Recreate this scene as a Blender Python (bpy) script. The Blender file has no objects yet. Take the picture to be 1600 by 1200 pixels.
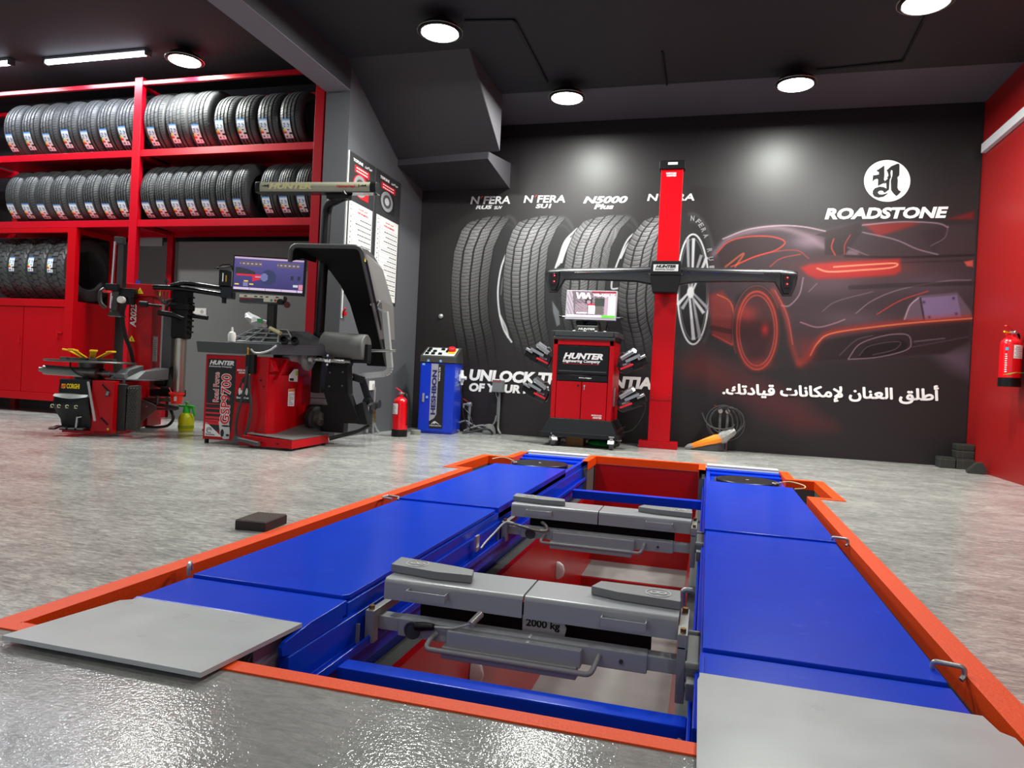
import bpy, bmesh, math, random
import numpy as np
from mathutils import Matrix, Vector
random.seed(7)
PI = math.pi
COL = bpy.context.scene.collection
SC = bpy.context.scene

# ------------------------------------------------------------------ camera
CAM_H = 0.68
ROLL, PITCH, YAW = math.radians(2.81), math.radians(-0.57), math.radians(15.5)
FPX = 1110.0                                   # focal length in pixels of a 1600 px wide frame
F_ = Vector((-math.sin(YAW)*math.cos(PITCH), math.cos(YAW)*math.cos(PITCH), math.sin(PITCH)))
r0 = Vector((math.cos(YAW), math.sin(YAW), 0)); u0 = r0.cross(F_)
R_ = r0*math.cos(ROLL) + u0*math.sin(ROLL); U_ = -r0*math.sin(ROLL) + u0*math.cos(ROLL)
cam_d = bpy.data.cameras.new('camera'); cam = bpy.data.objects.new('camera', cam_d); COL.objects.link(cam)
cam_d.sensor_width = 36.0; cam_d.lens = FPX/1600*36; cam_d.clip_start = 0.02
M = Matrix((( R_.x, U_.x, -F_.x, 0), (R_.y, U_.y, -F_.y, 0), (R_.z, U_.z, -F_.z, CAM_H), (0, 0, 0, 1)))
cam.matrix_world = M
SC.camera = cam

# ------------------------------------------------------------------ world, exposure
SC.view_settings.view_transform = 'Standard'; SC.view_settings.look = 'None'
SC.view_settings.exposure = 0.32; SC.view_settings.gamma = 1.0; SC.view_settings.use_curve_mapping = False
w = bpy.data.worlds.new('world'); SC.world = w; w.use_nodes = True
w.node_tree.nodes['Background'].inputs[0].default_value = (0.86, 0.93, 1.0, 1)     # daylight through the open shop front
w.node_tree.nodes['Background'].inputs[1].default_value = 0.50
LAMP_W = 75.0        # watts of each high-bay lamp
TUBE_W = 34.0

# ------------------------------------------------------------------ helpers
def lin(c):
    return tuple((v/255/12.92 if v/255 <= .04045 else ((v/255+.055)/1.055)**2.4) for v in c)
MATS = {}
def mat(name, rgb, rough=.5, metal=0., bump=0., bscale=200., var=0., vscale=8., coat=0., emit=None, estr=0., spec=.5, rvar=0., stretch=(1, 1, 1)):
    if name in MATS: return MATS[name]
    m = bpy.data.materials.new(name); m.use_nodes = True; nt = m.node_tree; N = nt.nodes; L = nt.links
    b = N['Principled BSDF']; c = lin(rgb) + (1,)
    b.inputs['Base Color'].default_value = c; b.inputs['Roughness'].default_value = rough; b.inputs['Metallic'].default_value = metal
    b.inputs['Specular IOR Level'].default_value = spec
    if coat: b.inputs['Coat Weight'].default_value = coat; b.inputs['Coat Roughness'].default_value = .08
    if emit is not None:
        b.inputs['Emission Color'].default_value = lin(emit) + (1,); b.inputs['Emission Strength'].default_value = estr
    tc = N.new('ShaderNodeTexCoord'); mp = N.new('ShaderNodeMapping'); L.new(tc.outputs['Object'], mp.inputs[0]); mp.inputs['Scale'].default_value = stretch
    if var or rvar:
        n = N.new('ShaderNodeTexNoise'); n.inputs['Scale'].default_value = vscale; n.inputs['Detail'].default_value = 5; L.new(mp.outputs[0], n.inputs['Vector'])
        if var:
            mx = N.new('ShaderNodeMix'); mx.data_type = 'RGBA'
            mx.inputs['A'].default_value = tuple(max(0, x*(1-var)) for x in c[:3]) + (1,)
            mx.inputs['B'].default_value = tuple(min(1, x*(1+var)) for x in c[:3]) + (1,)
            L.new(n.outputs['Fac'], mx.inputs['Factor']); L.new(mx.outputs['Result'], b.inputs['Base Color'])
        if rvar:
            mr = N.new('ShaderNodeMapRange'); mr.inputs['From Min'].default_value = .3; mr.inputs['From Max'].default_value = .7
            mr.inputs['To Min'].default_value = max(.02, rough-rvar); mr.inputs['To Max'].default_value = rough+rvar
            L.new(n.outputs['Fac'], mr.inputs['Value']); L.new(mr.outputs[0], b.inputs['Roughness'])
    if bump:
        n2 = N.new('ShaderNodeTexNoise'); n2.inputs['Scale'].default_value = bscale; n2.inputs['Detail'].default_value = 3; L.new(mp.outputs[0], n2.inputs['Vector'])
        bp = N.new('ShaderNodeBump'); bp.inputs['Strength'].default_value = bump; bp.inputs['Distance'].default_value = .005
        L.new(n2.outputs['Fac'], bp.inputs['Height']); L.new(bp.outputs[0], b.inputs['Normal'])
    MATS[name] = m
    return m
def printed(name, rough=.5, emis=0., spec=.5):
    """a printed or displayed surface whose ink sits in the colour attribute 'ink'"""
    if name in MATS: return MATS[name]
    m = bpy.data.materials.new(name); m.use_nodes = True; nt = m.node_tree; b = nt.nodes['Principled BSDF']
    a = nt.nodes.new('ShaderNodeAttribute'); a.attribute_name = 'ink'
    nt.links.new(a.outputs['Color'], b.inputs['Base Color']); b.inputs['Roughness'].default_value = rough; b.inputs['Specular IOR Level'].default_value = spec
    if emis:
        nt.links.new(a.outputs['Color'], b.inputs['Emission Color']); b.inputs['Emission Strength'].default_value = emis
    MATS[name] = m
    return m

def link(o, parent=None):
    COL.objects.link(o)
    if parent is not None: o.parent = parent
    return o
def tag(o, label=None, cat=None, group=None, kind=None):
    if label: o['label'] = label
    if cat: o['category'] = cat
    if group: o['group'] = group
    if kind: o['kind'] = kind
    return o
def thing(name, label, cat, loc=(0, 0, 0), rz=0., group=None):
    o = bpy.data.objects.new(name, None); o.empty_display_size = .1; COL.objects.link(o)
    o.location = loc; o.rotation_euler = (0, 0, rz)
    return tag(o, label, cat, group)
def dup(root, loc=None, rot=None, label=None, group=None, name=None):
    r = root.copy(); COL.objects.link(r)
    if loc is not None: r.location = loc
    if rot is not None: r.rotation_euler = rot
    if label: r['label'] = label
    if group: r['group'] = group
    for ch in root.children:
        c = ch.copy(); COL.objects.link(c); c.parent = r
        for g in ch.children:
            d = g.copy(); COL.objects.link(d); d.parent = c
    return r

def fillet(pts, r, k=5, closed=False):
    pts = [Vector(p) for p in pts]; n = len(pts); out = []
    for i, p in enumerate(pts):
        if not closed and i in (0, n-1): out.append(p); continue
        a = pts[i-1]; b = pts[(i+1) % n]; da = (a-p); db = (b-p)
        rr = min(r, da.length*.49, db.length*.49); s = p+da.normalized()*rr; e = p+db.normalized()*rr
        for j in range(k+1):
            t = j/k; out.append(s*(1-t)**2 + p*2*t*(1-t) + e*t*t)
    return out
def spline(pts, n=8):
    P = [Vector(p) for p in pts]; P = [P[0]*2-P[1]] + P + [P[-1]*2-P[-2]]; out = []
    for i in range(1, len(P)-2):
        p0, p1, p2, p3 = P[i-1:i+3]
        for j in range(n):
            t = j/n
            out.append(.5*((2*p1)+(p2-p0)*t+(2*p0-5*p1+4*p2-p3)*t*t+(3*p1-p0-3*p2+p3)*t**3))
    out.append(P[-2]); return out

class MB:
    def __init__(s): s.bm = bmesh.new()
    def _bev(s, faces, bev, seg=2):
        es = list({e for f in faces for e in f.edges})
        bmesh.ops.bevel(s.bm, geom=es, offset=bev, segments=seg, affect='EDGES', profile=.5, clamp_overlap=True)
    def hexa(s, v8, bev=0):
        vs = [s.bm.verts.new(Vector(p)) for p in v8]
        fs = [s.bm.faces.new([vs[i] for i in q]) for q in ((0, 3, 2, 1), (4, 5, 6, 7), (0, 1, 5, 4), (1, 2, 6, 5), (2, 3, 7, 6), (3, 0, 4, 7))]
        if bev: s._bev(fs, bev)
        return s
    def box(s, x0, x1, y0, y1, z0, z1, bev=0):
        return s.hexa([(x0, y0, z0), (x1, y0, z0), (x1, y1, z0), (x0, y1, z0), (x0, y0, z1), (x1, y0, z1), (x1, y1, z1), (x0, y1, z1)], bev)
    def bar(s, p, q, w, h, up=(0, 0, 1), bev=0):
        p = Vector(p); q = Vector(q); d = (q-p).normalized(); up = Vector(up)
        sx = d.cross(up).normalized(); sy = sx.cross(d).normalized(); a = sx*w/2; b = sy*h/2
        return s.hexa([p-a-b, p+a-b, q+a-b, q-a-b, p-a+b, p+a+b, q+a+b, q-a+b], bev)
    def prism(s, poly, o, u, v, d, bev=0):
        """polygon (a,b) in plane o + a u + b v, thickened by d along u x v"""
        o = Vector(o); u = Vector(u); v = Vector(v); n = u.cross(v).normalized()
        A = [s.bm.verts.new(o+u*a+v*b) for a, b in poly]; B = [s.bm.verts.new(o+u*a+v*b+n*d) for a, b in poly]
        k = len(poly); fs = [s.bm.faces.new(A[::-1]), s.bm.faces.new(B)]
        for i in range(k): fs.append(s.bm.faces.new([A[i], A[(i+1) % k], B[(i+1) % k], B[i]]))
        if bev: s._bev(fs, bev)
        return s
    def tube(s, pts, r, n=10, closed=False, cap=True):
        P = [Vector(p) for p in pts]; k = len(P); rings = []
        rs = r if isinstance(r, (list, tuple)) else [r]*k
        t0 = (P[1]-P[0]).normalized(); a = Vector((0, 0, 1)) if abs(t0.z) < .9 else Vector((1, 0, 0)); nx = t0.cross(a).normalized()
        for i, p in enumerate(P):
            if closed: t = (P[(i+1) % k]-P[i-1])
            else: t = P[min(i+1, k-1)]-P[max(i-1, 0)]
            t.normalize(); nx = (nx - t*nx.dot(t)).normalized(); ny = t.cross(nx)
            rings.append([s.bm.verts.new(p+(nx*math.cos(2*PI*j/n)+ny*math.sin(2*PI*j/n))*rs[i]) for j in range(n)])
        m = k if closed else k-1
        for i in range(m):
            a, b = rings[i], rings[(i+1) % k]
            for j in range(n): s.bm.faces.new([a[j], a[(j+1) % n], b[(j+1) % n], b[j]])
        if cap and not closed:
            s.bm.faces.new(rings[0][::-1]); s.bm.faces.new(rings[-1])
        return s
    def cyl(s, p, q, r, r2=None, n=24): return s.tube([p, q], [r, r if r2 is None else r2], n)
    def lathe(s, prof, n=32, M=None, closed=False):
        """(radius, height) profile turned about local z, optionally moved by matrix M"""
        rings = []
        for r, z in prof:
            ring = []
            for j in range(n):
                p = Vector((max(r, 1e-4)*math.cos(2*PI*j/n), max(r, 1e-4)*math.sin(2*PI*j/n), z))
                ring.append(s.bm.verts.new(M @ p if M else p))
            rings.append(ring)
        m = len(rings) if closed else len(rings)-1
        for i in range(m):
            a, b = rings[i], rings[(i+1) % len(rings)]
            for j in range(n): s.bm.faces.new([a[j], a[(j+1) % n], b[(j+1) % n], b[j]])
        if not closed:
            s.bm.faces.new(rings[0][::-1]); s.bm.faces.new(rings[-1])
        return s
    def sheet(s, rows, thick=0.):
        V = [[s.bm.verts.new(Vector(p)) for p in row] for row in rows]; fs = []
        for i in range(len(V)-1):
            for j in range(len(V[0])-1): fs.append(s.bm.faces.new([V[i][j], V[i][j+1], V[i+1][j+1], V[i+1][j]]))
        if thick:
            s.bm.normal_update()
            bmesh.ops.solidify(s.bm, geom=fs, thickness=thick)
        return s
    def obj(s, name, m, parent=None, sharp=35, label=None, Mx=None, recalc=True):
        if recalc: bmesh.ops.recalc_face_normals(s.bm, faces=s.bm.faces)
        me = bpy.data.meshes.new(name); s.bm.to_mesh(me); s.bm.free()
        if Mx is not None: me.transform(Mx)
        me.materials.append(m); me.shade_smooth(); me.set_sharp_from_angle(angle=math.radians(sharp))
        o = bpy.data.objects.new(name, me); link(o, parent)
        wn = o.modifiers.new('weighted_normal', 'WEIGHTED_NORMAL'); wn.keep_sharp = True; wn.weight = 80
        if label: o['label'] = label
        return o

def axis_matrix(o, n):
    """matrix whose local z is n, located at o"""
    n = Vector(n).normalized(); a = Vector((0, 0, 1)) if abs(n.z) < .9 else Vector((1, 0, 0)); x = a.cross(n).normalized(); y = n.cross(x)
    return Matrix(((x.x, y.x, n.x, o[0]), (x.y, y.y, n.y, o[1]), (x.z, y.z, n.z, o[2]), (0, 0, 0, 1)))
def text_mesh(s, bold=0., spacing=1., shear=0., depth=.02):
    c = bpy.data.curves.new('lettering', 'FONT'); c.body = s; c.offset = bold; c.space_character = spacing; c.shear = shear; c.extrude = depth; c.resolution_u = 3
    o = bpy.data.objects.new('lettering', c); me = bpy.data.meshes.new_from_object(o)
    bpy.data.objects.remove(o); bpy.data.curves.remove(c)
    return me
def text(s, m, parent, o, u, v, w=None, h=None, bold=.02, spacing=1., shear=0., name='lettering', label=None, lift=.0015, quad=None, fat=0.):
    """flat lettering; its box starts at o (lower left), runs along u and v, w wide and h tall (metres)"""
    me = text_mesh(s, bold, spacing, shear)
    if fat:
        bm = bmesh.new()
        for k in range(8):
            n0 = len(bm.verts); bm.from_mesh(me); bm.verts.ensure_lookup_table()
            for v_ in bm.verts[n0:]: v_.co.x += fat*math.cos(k*PI/4); v_.co.y += fat*math.sin(k*PI/4); v_.co.z += .1*k
        bm.to_mesh(me); bm.free()
    n = len(me.vertices); co = np.empty(n*3); me.vertices.foreach_get('co', co); co = co.reshape(-1, 3)
    lo = co.min(0); hi = co.max(0); sz = np.maximum(hi-lo, 1e-6)
    if quad is not None: w = h = 1.
    if h is None: h = w/sz[0]*sz[1]
    if w is None: w = h/sz[1]*sz[0]
    a = (co[:, 0]-lo[0])/sz[0]; b = (co[:, 1]-lo[1])/sz[1]; kz = np.round(co[:, 2]/.1); c = np.where(co[:, 2]-kz*.1 > 0, 1., .3) + kz*.15
    o = np.array(o, float); u = np.array(Vector(u).normalized()); v = np.array(Vector(v).normalized()); nn = np.cross(u, v)
    if quad is not None:        # lower left, lower right, upper right, upper left
        q = [np.array(p, float) for p in quad]
        P = (q[0]*((1-a)*(1-b))[:, None] + q[1]*(a*(1-b))[:, None] + q[2]*(a*b)[:, None] + q[3]*((1-a)*b)[:, None])
    else: P = o + u*(a*w)[:, None] + v*(b*h)[:, None]
    P = P + nn*(lift*c)[:, None]
    me.vertices.foreach_set('co', P.ravel()); me.update(); me.materials.clear(); me.materials.append(m)
    ob = bpy.data.objects.new(name, me); link(ob, parent)
    if label: ob['label'] = label
    return ob
def ink_grid(name, m, parent, nx, nz, fn, pos, label=None):
    """a grid of (nx+1)x(nz+1) points pos(a,b) in 0..1 whose cells carry flat ink fn(a,b) -> sRGB 0..255"""
    V = [pos(i/nx, j/nz) for j in range(nz+1) for i in range(nx+1)]; Fs = []; C = []
    for j in range(nz):
        for i in range(nx):
            Fs.append((j*(nx+1)+i, j*(nx+1)+i+1, (j+1)*(nx+1)+i+1, (j+1)*(nx+1)+i)); C.append(lin(fn((i+.5)/nx, (j+.5)/nz)) + (1,))
    me = bpy.data.meshes.new(name); me.from_pydata([tuple(v) for v in V], [], Fs)
    at = me.color_attributes.new('ink', 'FLOAT_COLOR', 'CORNER')
    at.data.foreach_set('color', np.repeat(np.array(C, dtype=np.float32), 4, 0).ravel())
    me.materials.append(m); me.shade_smooth()
    o = bpy.data.objects.new(name, me); link(o, parent)
    if label: o['label'] = label
    return o

# ------------------------------------------------------------------ materials
RED = mat('red_enamel', (176, 1, 14), .32, var=.08, vscale=3, spec=.25)
RACKRED = mat('rack_red_paint', (178, 1, 26), .33, var=.1, vscale=4, spec=.3)
BLUE = mat('blue_enamel', (14, 64, 208), .22, var=.10, vscale=5, spec=.13)
def scuffed(m, rgb, scale, lo, hi, amt, stretch=(1, 1, 1)):
    """pale scuff marks with shapes of their own over an enamel"""
    nt = m.node_tree; N = nt.nodes; L = nt.links; b = N['Principled BSDF']; src = b.inputs['Base Color'].links[0].from_socket
    tc = N.new('ShaderNodeTexCoord'); mp = N.new('ShaderNodeMapping'); mp.inputs['Scale'].default_value = stretch; L.new(tc.outputs['Object'], mp.inputs[0])
    n = N.new('ShaderNodeTexNoise'); n.inputs['Scale'].default_value = scale; n.inputs['Detail'].default_value = 5; n.inputs['Roughness'].default_value = .6; L.new(mp.outputs[0], n.inputs['Vector'])
    r = N.new('ShaderNodeMapRange'); r.inputs['From Min'].default_value = lo; r.inputs['From Max'].default_value = hi; r.inputs['To Max'].default_value = amt; L.new(n.outputs['Fac'], r.inputs['Value'])
    mx = N.new('ShaderNodeMix'); mx.data_type = 'RGBA'; L.new(r.outputs[0], mx.inputs['Factor']); L.new(src, mx.inputs['A']); mx.inputs['B'].default_value = lin(rgb) + (1,); L.new(mx.outputs['Result'], b.inputs['Base Color'])
scuffed(BLUE, (120, 140, 226), 9, .62, .80, .18, (1, 1.6, 1))
ORANGE = mat('orange_paint', (238, 76, 6), .5, spec=.2, var=.06, vscale=6, bump=.25, bscale=160)
GREYPAINT = mat('grey_enamel', (160, 164, 169), .28, var=.06, vscale=5)
RAMPGREY = mat('ramp_grey_paint', (180, 185, 188), .30, var=.05, vscale=6, rvar=.04)
BLACK = mat('black_plastic', (13, 13, 15), .38, spec=.3)
BLACKMATT = mat('black_matt', (16, 16, 17), .7, spec=.25, bump=.15, bscale=300)
BLACKGLOSS = mat('black_gloss', (7, 7, 9), .12, spec=.3, coat=.1)
DGREY = mat('dark_grey_plastic', (62, 64, 67), .45, bump=.1, bscale=300)
MGREY = mat('mid_grey_plastic', (96, 98, 100), .5)
STEEL = mat('bare_steel', (160, 160, 158), .28, .9, var=.15, vscale=12)
DSTEEL = mat('worn_steel', (98, 98, 96), .4, .8, var=.25, vscale=20)
CHROME = mat('chrome', (215, 215, 218), .10, 1.)
SILVER = mat('silver_paint', (172, 172, 172), .32, .4)
GALV = mat('galvanised_fitting', (176, 178, 180), .35, .6, var=.12, vscale=30)
BRASS = mat('brass', (190, 150, 70), .25, .9)
WHITE = mat('white_ink', (232, 230, 230), .5)
WHITEPL = mat('white_plastic', (222, 222, 218), .42)
INKBLACK = mat('black_ink', (14, 13, 15), .5)
INKRED = mat('red_ink', (205, 20, 34), .5)
YELLOW = mat('yellow_plastic', (250, 196, 10), .45)
RUBBER = mat('rubber', (26, 26, 27), .62, bump=.1, bscale=180)
GREYCABLE = mat('grey_cable', (112, 113, 114), .5)
BLACKCABLE = mat('black_cable', (18, 18, 18), .45)
CONDUIT = mat('grey_conduit', (118, 120, 120), .45)
X, Y, Z = Vector((1, 0, 0)), Vector((0, 1, 0)), Vector((0, 0, 1))
# ------------------------------------------------------------------ the room
YB, XR, XL, XP = 8.05, 2.50, -3.48, -3.74         # back wall, right wall, poster wall and its far side
YP = 6.19                                          # front of the pillar
ZC, ZL, YLB = 3.64, 3.93, 7.24                     # ceiling, side-bay ceiling, side-bay back wall
XW = -9.6; YF = -3.2

def floor_material(name, lo, mid, hi):
    m = bpy.data.materials.new(name); m.use_nodes = True; nt = m.node_tree; N = nt.nodes; L = nt.links; b = N['Principled BSDF']
    tc = N.new('ShaderNodeTexCoord')
    def noise(scale, stretch, det=6, rot=0, dist=0):
        mp = N.new('ShaderNodeMapping'); mp.inputs['Scale'].default_value = stretch; mp.inputs['Rotation'].default_value = (0, 0, rot); L.new(tc.outputs['Object'], mp.inputs[0])
        n = N.new('ShaderNodeTexNoise'); n.inputs['Scale'].default_value = scale; n.inputs['Detail'].default_value = det; n.inputs['Roughness'].default_value = .62; n.inputs['Distortion'].default_value = dist
        L.new(mp.outputs[0], n.inputs['Vector']); return n
    n1 = noise(2.6, (1, 1.6, 1), 5, .3, .6); n2 = noise(13, (1, 3.2, 1), 7, .15, 1.4); n3 = noise(42, (1, 4, 1), 4, -.35, 1.8)
    a = N.new('ShaderNodeMath'); a.operation = 'MULTIPLY_ADD'; a.inputs[1].default_value = .75; L.new(n2.outputs['Fac'], a.inputs[0])
    h = N.new('ShaderNodeMath'); h.operation = 'MULTIPLY'; h.inputs[1].default_value = .35; L.new(n1.outputs['Fac'], h.inputs[0]); L.new(h.outputs[0], a.inputs[2])
    a2 = N.new('ShaderNodeMath'); a2.operation = 'MULTIPLY_ADD'; a2.inputs[1].default_value = .42; L.new(n3.outputs['Fac'], a2.inputs[0]); L.new(a.outputs[0], a2.inputs[2])
    cr = N.new('ShaderNodeValToRGB'); e = cr.color_ramp.elements
    e[0].position = .50; e[0].color = lin(lo) + (1,); e[1].position = .98; e[1].color = lin(hi) + (1,)
    e2 = cr.color_ramp.elements.new(.74); e2.color = lin(mid) + (1,)
    L.new(a2.outputs[0], cr.inputs[0]); L.new(cr.outputs[0], b.inputs['Base Color'])
    mr = N.new('ShaderNodeMapRange'); mr.inputs['From Min'].default_value = .3; mr.inputs['From Max'].default_value = .7; mr.inputs['To Min'].default_value = .08; mr.inputs['To Max'].default_value = .15
    L.new(n1.outputs['Fac'], mr.inputs['Value']); L.new(mr.outputs[0], b.inputs['Roughness'])
    n4 = noise(105, (1, 1, 1), 2); bp = N.new('ShaderNodeBump'); bp.inputs['Strength'].default_value = .18; bp.inputs['Distance'].default_value = .006
    L.new(n4.outputs['Fac'], bp.inputs['Height']); L.new(bp.outputs[0], b.inputs['Normal'])
    b.inputs['Specular IOR Level'].default_value = .5
    return m
FLOORM = floor_material('polished_concrete', (112, 114, 112), (170, 171, 167), (228, 228, 222))
FRONTM = floor_material('front_concrete', (122, 123, 122), (143, 144, 142), (164, 164, 161))
# pit outline (plan): wide recess for the two runways, side niches, narrower head
PX0, PX1, PY0, PY1 = -1.635, 0.645, 1.39, 5.76
NX0, NX1, NY0 = -1.775, 0.80, 4.92                # side niches
HX0, HX1, HY = -1.565, 0.60, 6.30                 # head of the runway pockets
CX0, CX1, CY = -0.95, -0.045, 6.37                 # middle trench
def in_hole(x, y):
    if PY0 < y < PY1 and PX0 < x < PX1: return True
    if NY0 < y < PY1 and NX0 < x < NX1: return True
    if PY1 <= y < HY and HX0 < x < HX1: return True
    if y < CY and y > PY1 and CX0 < x < CX1: return True
    return False
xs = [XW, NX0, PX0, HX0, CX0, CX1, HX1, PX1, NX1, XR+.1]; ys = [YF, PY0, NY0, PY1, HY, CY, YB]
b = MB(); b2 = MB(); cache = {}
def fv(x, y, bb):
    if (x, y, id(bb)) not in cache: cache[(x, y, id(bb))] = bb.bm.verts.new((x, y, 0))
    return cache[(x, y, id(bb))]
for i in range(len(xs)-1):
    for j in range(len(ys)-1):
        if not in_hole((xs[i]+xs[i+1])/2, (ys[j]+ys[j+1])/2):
            bb = b2 if j == 0 else b                # floor before the lift coloured darker and more even, streaky floor beyond
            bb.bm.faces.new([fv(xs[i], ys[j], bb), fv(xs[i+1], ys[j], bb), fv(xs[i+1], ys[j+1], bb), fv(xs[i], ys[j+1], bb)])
tag(b.obj('floor', FLOORM), kind='structure'); tag(b2.obj('floor_front', FRONTM), kind='structure')
RZ, TZ = -0.30, -1.20                              # recess floor, trench floor
PITGREY = mat('pit_concrete', (120, 117, 115), .6, var=.25, vscale=6)
PITDARK = mat('recess_concrete', (86, 88, 86), .7, var=.3, vscale=7)
PITRED = mat('pit_red_paint', (168, 6, 12), .28, var=.12, vscale=3, bump=.1, bscale=30)
TX0, TX1 = -0.97, -0.05                            # trench walls
b = MB()
for (x0, x1, y0, y1) in ((NX0, TX0, PY0, HY), (TX1, NX1, PY0, HY), (TX0, TX1, PY0-.0, 1.45)):
    b.box(x0, x1, y0, y1, RZ-.05, RZ)
tag(b.obj('floor_recess', PITDARK), kind='structure')
b = MB(); b.box(TX0-.02, TX1+.02, 1.4, 6.5, TZ-.05, TZ); b.box(TX0, TX1, 5.82, 6.37, TZ, -.93)
tag(b.obj('floor_pit', PITGREY), kind='structure')
b = MB()
def wallrun(bb, pts, z0, z1, t=.05):
    for (ax, ay), (bx, by) in zip(pts[:-1], pts[1:]):
        d = Vector((bx-ax, by-ay, 0)).normalized(); n = Vector((d.y, -d.x, 0))*t
        A = Vector((ax, ay, 0)); B = Vector((bx, by, 0))
        bb.hexa([A+Z*z0, B+Z*z0, B+n+Z*z0, A+n+Z*z0, A+Z*z1, B+Z*z1, B+n+Z*z1, A+n+Z*z1])
wallrun(b, [(TX0, 1.45), (TX0, CY)][::-1], TZ, RZ, -.03); b.hexa([(TX1-.085, 1.45, TZ), (TX1+.03, 1.45, TZ), (TX1+.03, CY, TZ), (TX1-.085, CY, TZ), (TX1, 1.45, RZ-.001), (TX1+.03, 1.45, RZ-.001), (TX1+.03, CY, RZ-.001), (TX1, CY, RZ-.001)])
b.box(CX0-.02, CX1+.02, CY, CY+.05, TZ, -.062)
b.box(TX0, TX1, 5.805, 5.82, TZ, -.935)
b.box(TX0, TX1, 1.40, 1.45, TZ, RZ)
tag(b.obj('wall_pit', PITRED), kind='structure')
b = MB()
for x0, x1, y0, y1 in ((NX0-.05, NX0, NY0, PY1), (PX0-.05, PX0, PY0, NY0), (PX1, PX1+.05, PY0, NY0), (NX1, NX1+.05, NY0, PY1), (NX0, PX0, NY0-.05, NY0), (PX1, NX1, NY0-.05, NY0),
                       (NX0, HX0, PY1, PY1+.05), (HX1, NX1, PY1, PY1+.05), (HX0-.05, HX0, PY1, HY), (HX1, HX1+.05, PY1, HY), (HX0, CX0, HY, HY+.05), (CX1, HX1, HY, HY+.05), (CX0-.05, CX0, HY, CY), (CX1, CX1+.05, HY, CY), (PX0, PX1, PY0-.05, PY0)):
    b.box(x0, x1, y0, y1, RZ, -.02)
tag(b.obj('wall_recess', PITDARK), kind='structure')
# orange steel angle round the whole opening
OW, OD, OT = .065, .062, .004
b = MB()
def edge(ax, ay, bx, by, ox, oy, d=OD, w=OW, ea=0., eb=0.):
    """angle iron along a->b; (ox,oy) points away from the pit; ea, eb lengthen the flat leg at its ends"""
    dx, dy = Vector((bx-ax, by-ay)).normalized()
    x = sorted((ax-dx*ea, bx+dx*eb, ax-dx*ea+ox*w, bx+dx*eb+ox*w)); y = sorted((ay-dy*ea, by+dy*eb, ay-dy*ea+oy*w, by+dy*eb+oy*w))
    b.box(x[0], x[-1], y[0], y[-1], .0005, OT)
    x = sorted((ax, bx, ax-ox*.004, bx-ox*.004)); y = sorted((ay, by, ay-oy*.004, by-oy*.004)); b.box(x[0], x[-1], y[0], y[-1], -d, OT)
edge(PX0, PY0, PX1, PY0, 0, -1, .03, .042, OW, OW)
edge(PX0, PY0, PX0, NY0, -1, 0); edge(PX1, PY0, PX1, NY0, 1, 0)
edge(NX0, NY0, PX0, NY0, 0, -1, eb=-OW, ea=OW); edge(PX1, NY0, NX1, NY0, 0, -1, ea=-OW, eb=OW)
edge(NX0, NY0, NX0, PY1, -1, 0); edge(NX1, NY0, NX1, PY1, 1, 0)
edge(NX0, PY1, HX0, PY1, 0, 1, ea=OW); edge(HX1, PY1, NX1, PY1, 0, 1, eb=OW)
edge(HX0, PY1, HX0, HY, -1, 0, ea=-OW); edge(HX1, PY1, HX1, HY, 1, 0, ea=-OW)
edge(CX0, 5.92, CX0, CY, -1, 0, .07, .05); edge(CX1, 5.97, CX1, CY, 1, 0, .07, .05); edge(CX0, CY, CX1, CY, 0, 1, .06, .06, .05, .05)
tag(b.obj('pit_edging', ORANGE), 'orange painted steel edging framing the lift pit in the floor', 'edging')
# web plates under the orange returns either side of the trench head
b = MB(); b.box(CX0-.05, CX0-.001, 5.925, 6.30, RZ, -.07); b.box(CX1+.001, CX1+.05, 5.975, 6.30, RZ, -.07)
tag(b.obj('wall_trench_head', mat('grey_green_steel', (92, 98, 94), .5)), kind='structure')

WALLGREY = mat('grey_wall_paint', (80, 81, 85), .55, var=.06, vscale=2, bump=.05, bscale=60)
BAYGREY = mat('bay_wall_paint', (112, 113, 114), .5, var=.06, vscale=2)
CEILM = mat('dark_ceiling_paint', (26, 27, 31), .65, var=.1, vscale=1.5)
BANDM = mat('ceiling_band_paint', (78, 77, 84), .6)
WALLRED = mat('red_wall_paint', (144, 20, 20), .4, spec=.3, var=.05, vscale=1.2, bump=.06, bscale=14)
def struct(name, bb, m, sharp=35): return tag(bb.obj(name, m, sharp=sharp), kind='structure')
struct('wall_back', MB().box(XL, XR+.1, YB, YB+.1, -.02, ZC+.3), CEILM)
struct('wall_right', MB().box(XR, XR+.1, YF, YB, -.02, ZC+.3), WALLRED)
struct('wall_left', MB().box(XP, XL, YP, YB+.1, -.02, ZC+.3), WALLGREY)
struct('beam_left', MB().box(XP, XL, YF, YP, 3.375, ZC+.3), mat('beam_paint', (46, 45, 50), .6))
struct('beam_soffit', MB().box(XP, XL, YF, YP, 3.37, 3.375), mat('beam_soffit_grey', (118, 116, 124), .6))  # thin slab on the underside, lighter grey than the beam above
struct('wall_bay', MB().box(XW, XP, YLB, YLB+.1, -.02, 2.12), BAYGREY)
struct('wall_bay_lower', MB().box(-6.02, XP, 6.92, YLB, -.02, 2.06), BAYGREY)
struct('wall_bay_upper', MB().box(XW, XP, YLB, YLB+.1, 2.12, ZL+.1), mat('bay_upper_dark', (26, 25, 28), .6))  # upper bay wall in a much darker tone than the wall below
struct('wall_bay_left', MB().box(XW-.1, XW, YF, YLB+.1, -.02, ZL+.1), BAYGREY)
struct('ceiling', MB().box(XL, XR+.1, YF, 7.15, ZC, ZC+.1), CEILM)
struct('ceiling_band', MB().box(XL, XR+.1, 7.15, YB+.1, ZC, ZC+.1), BANDM)
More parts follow.
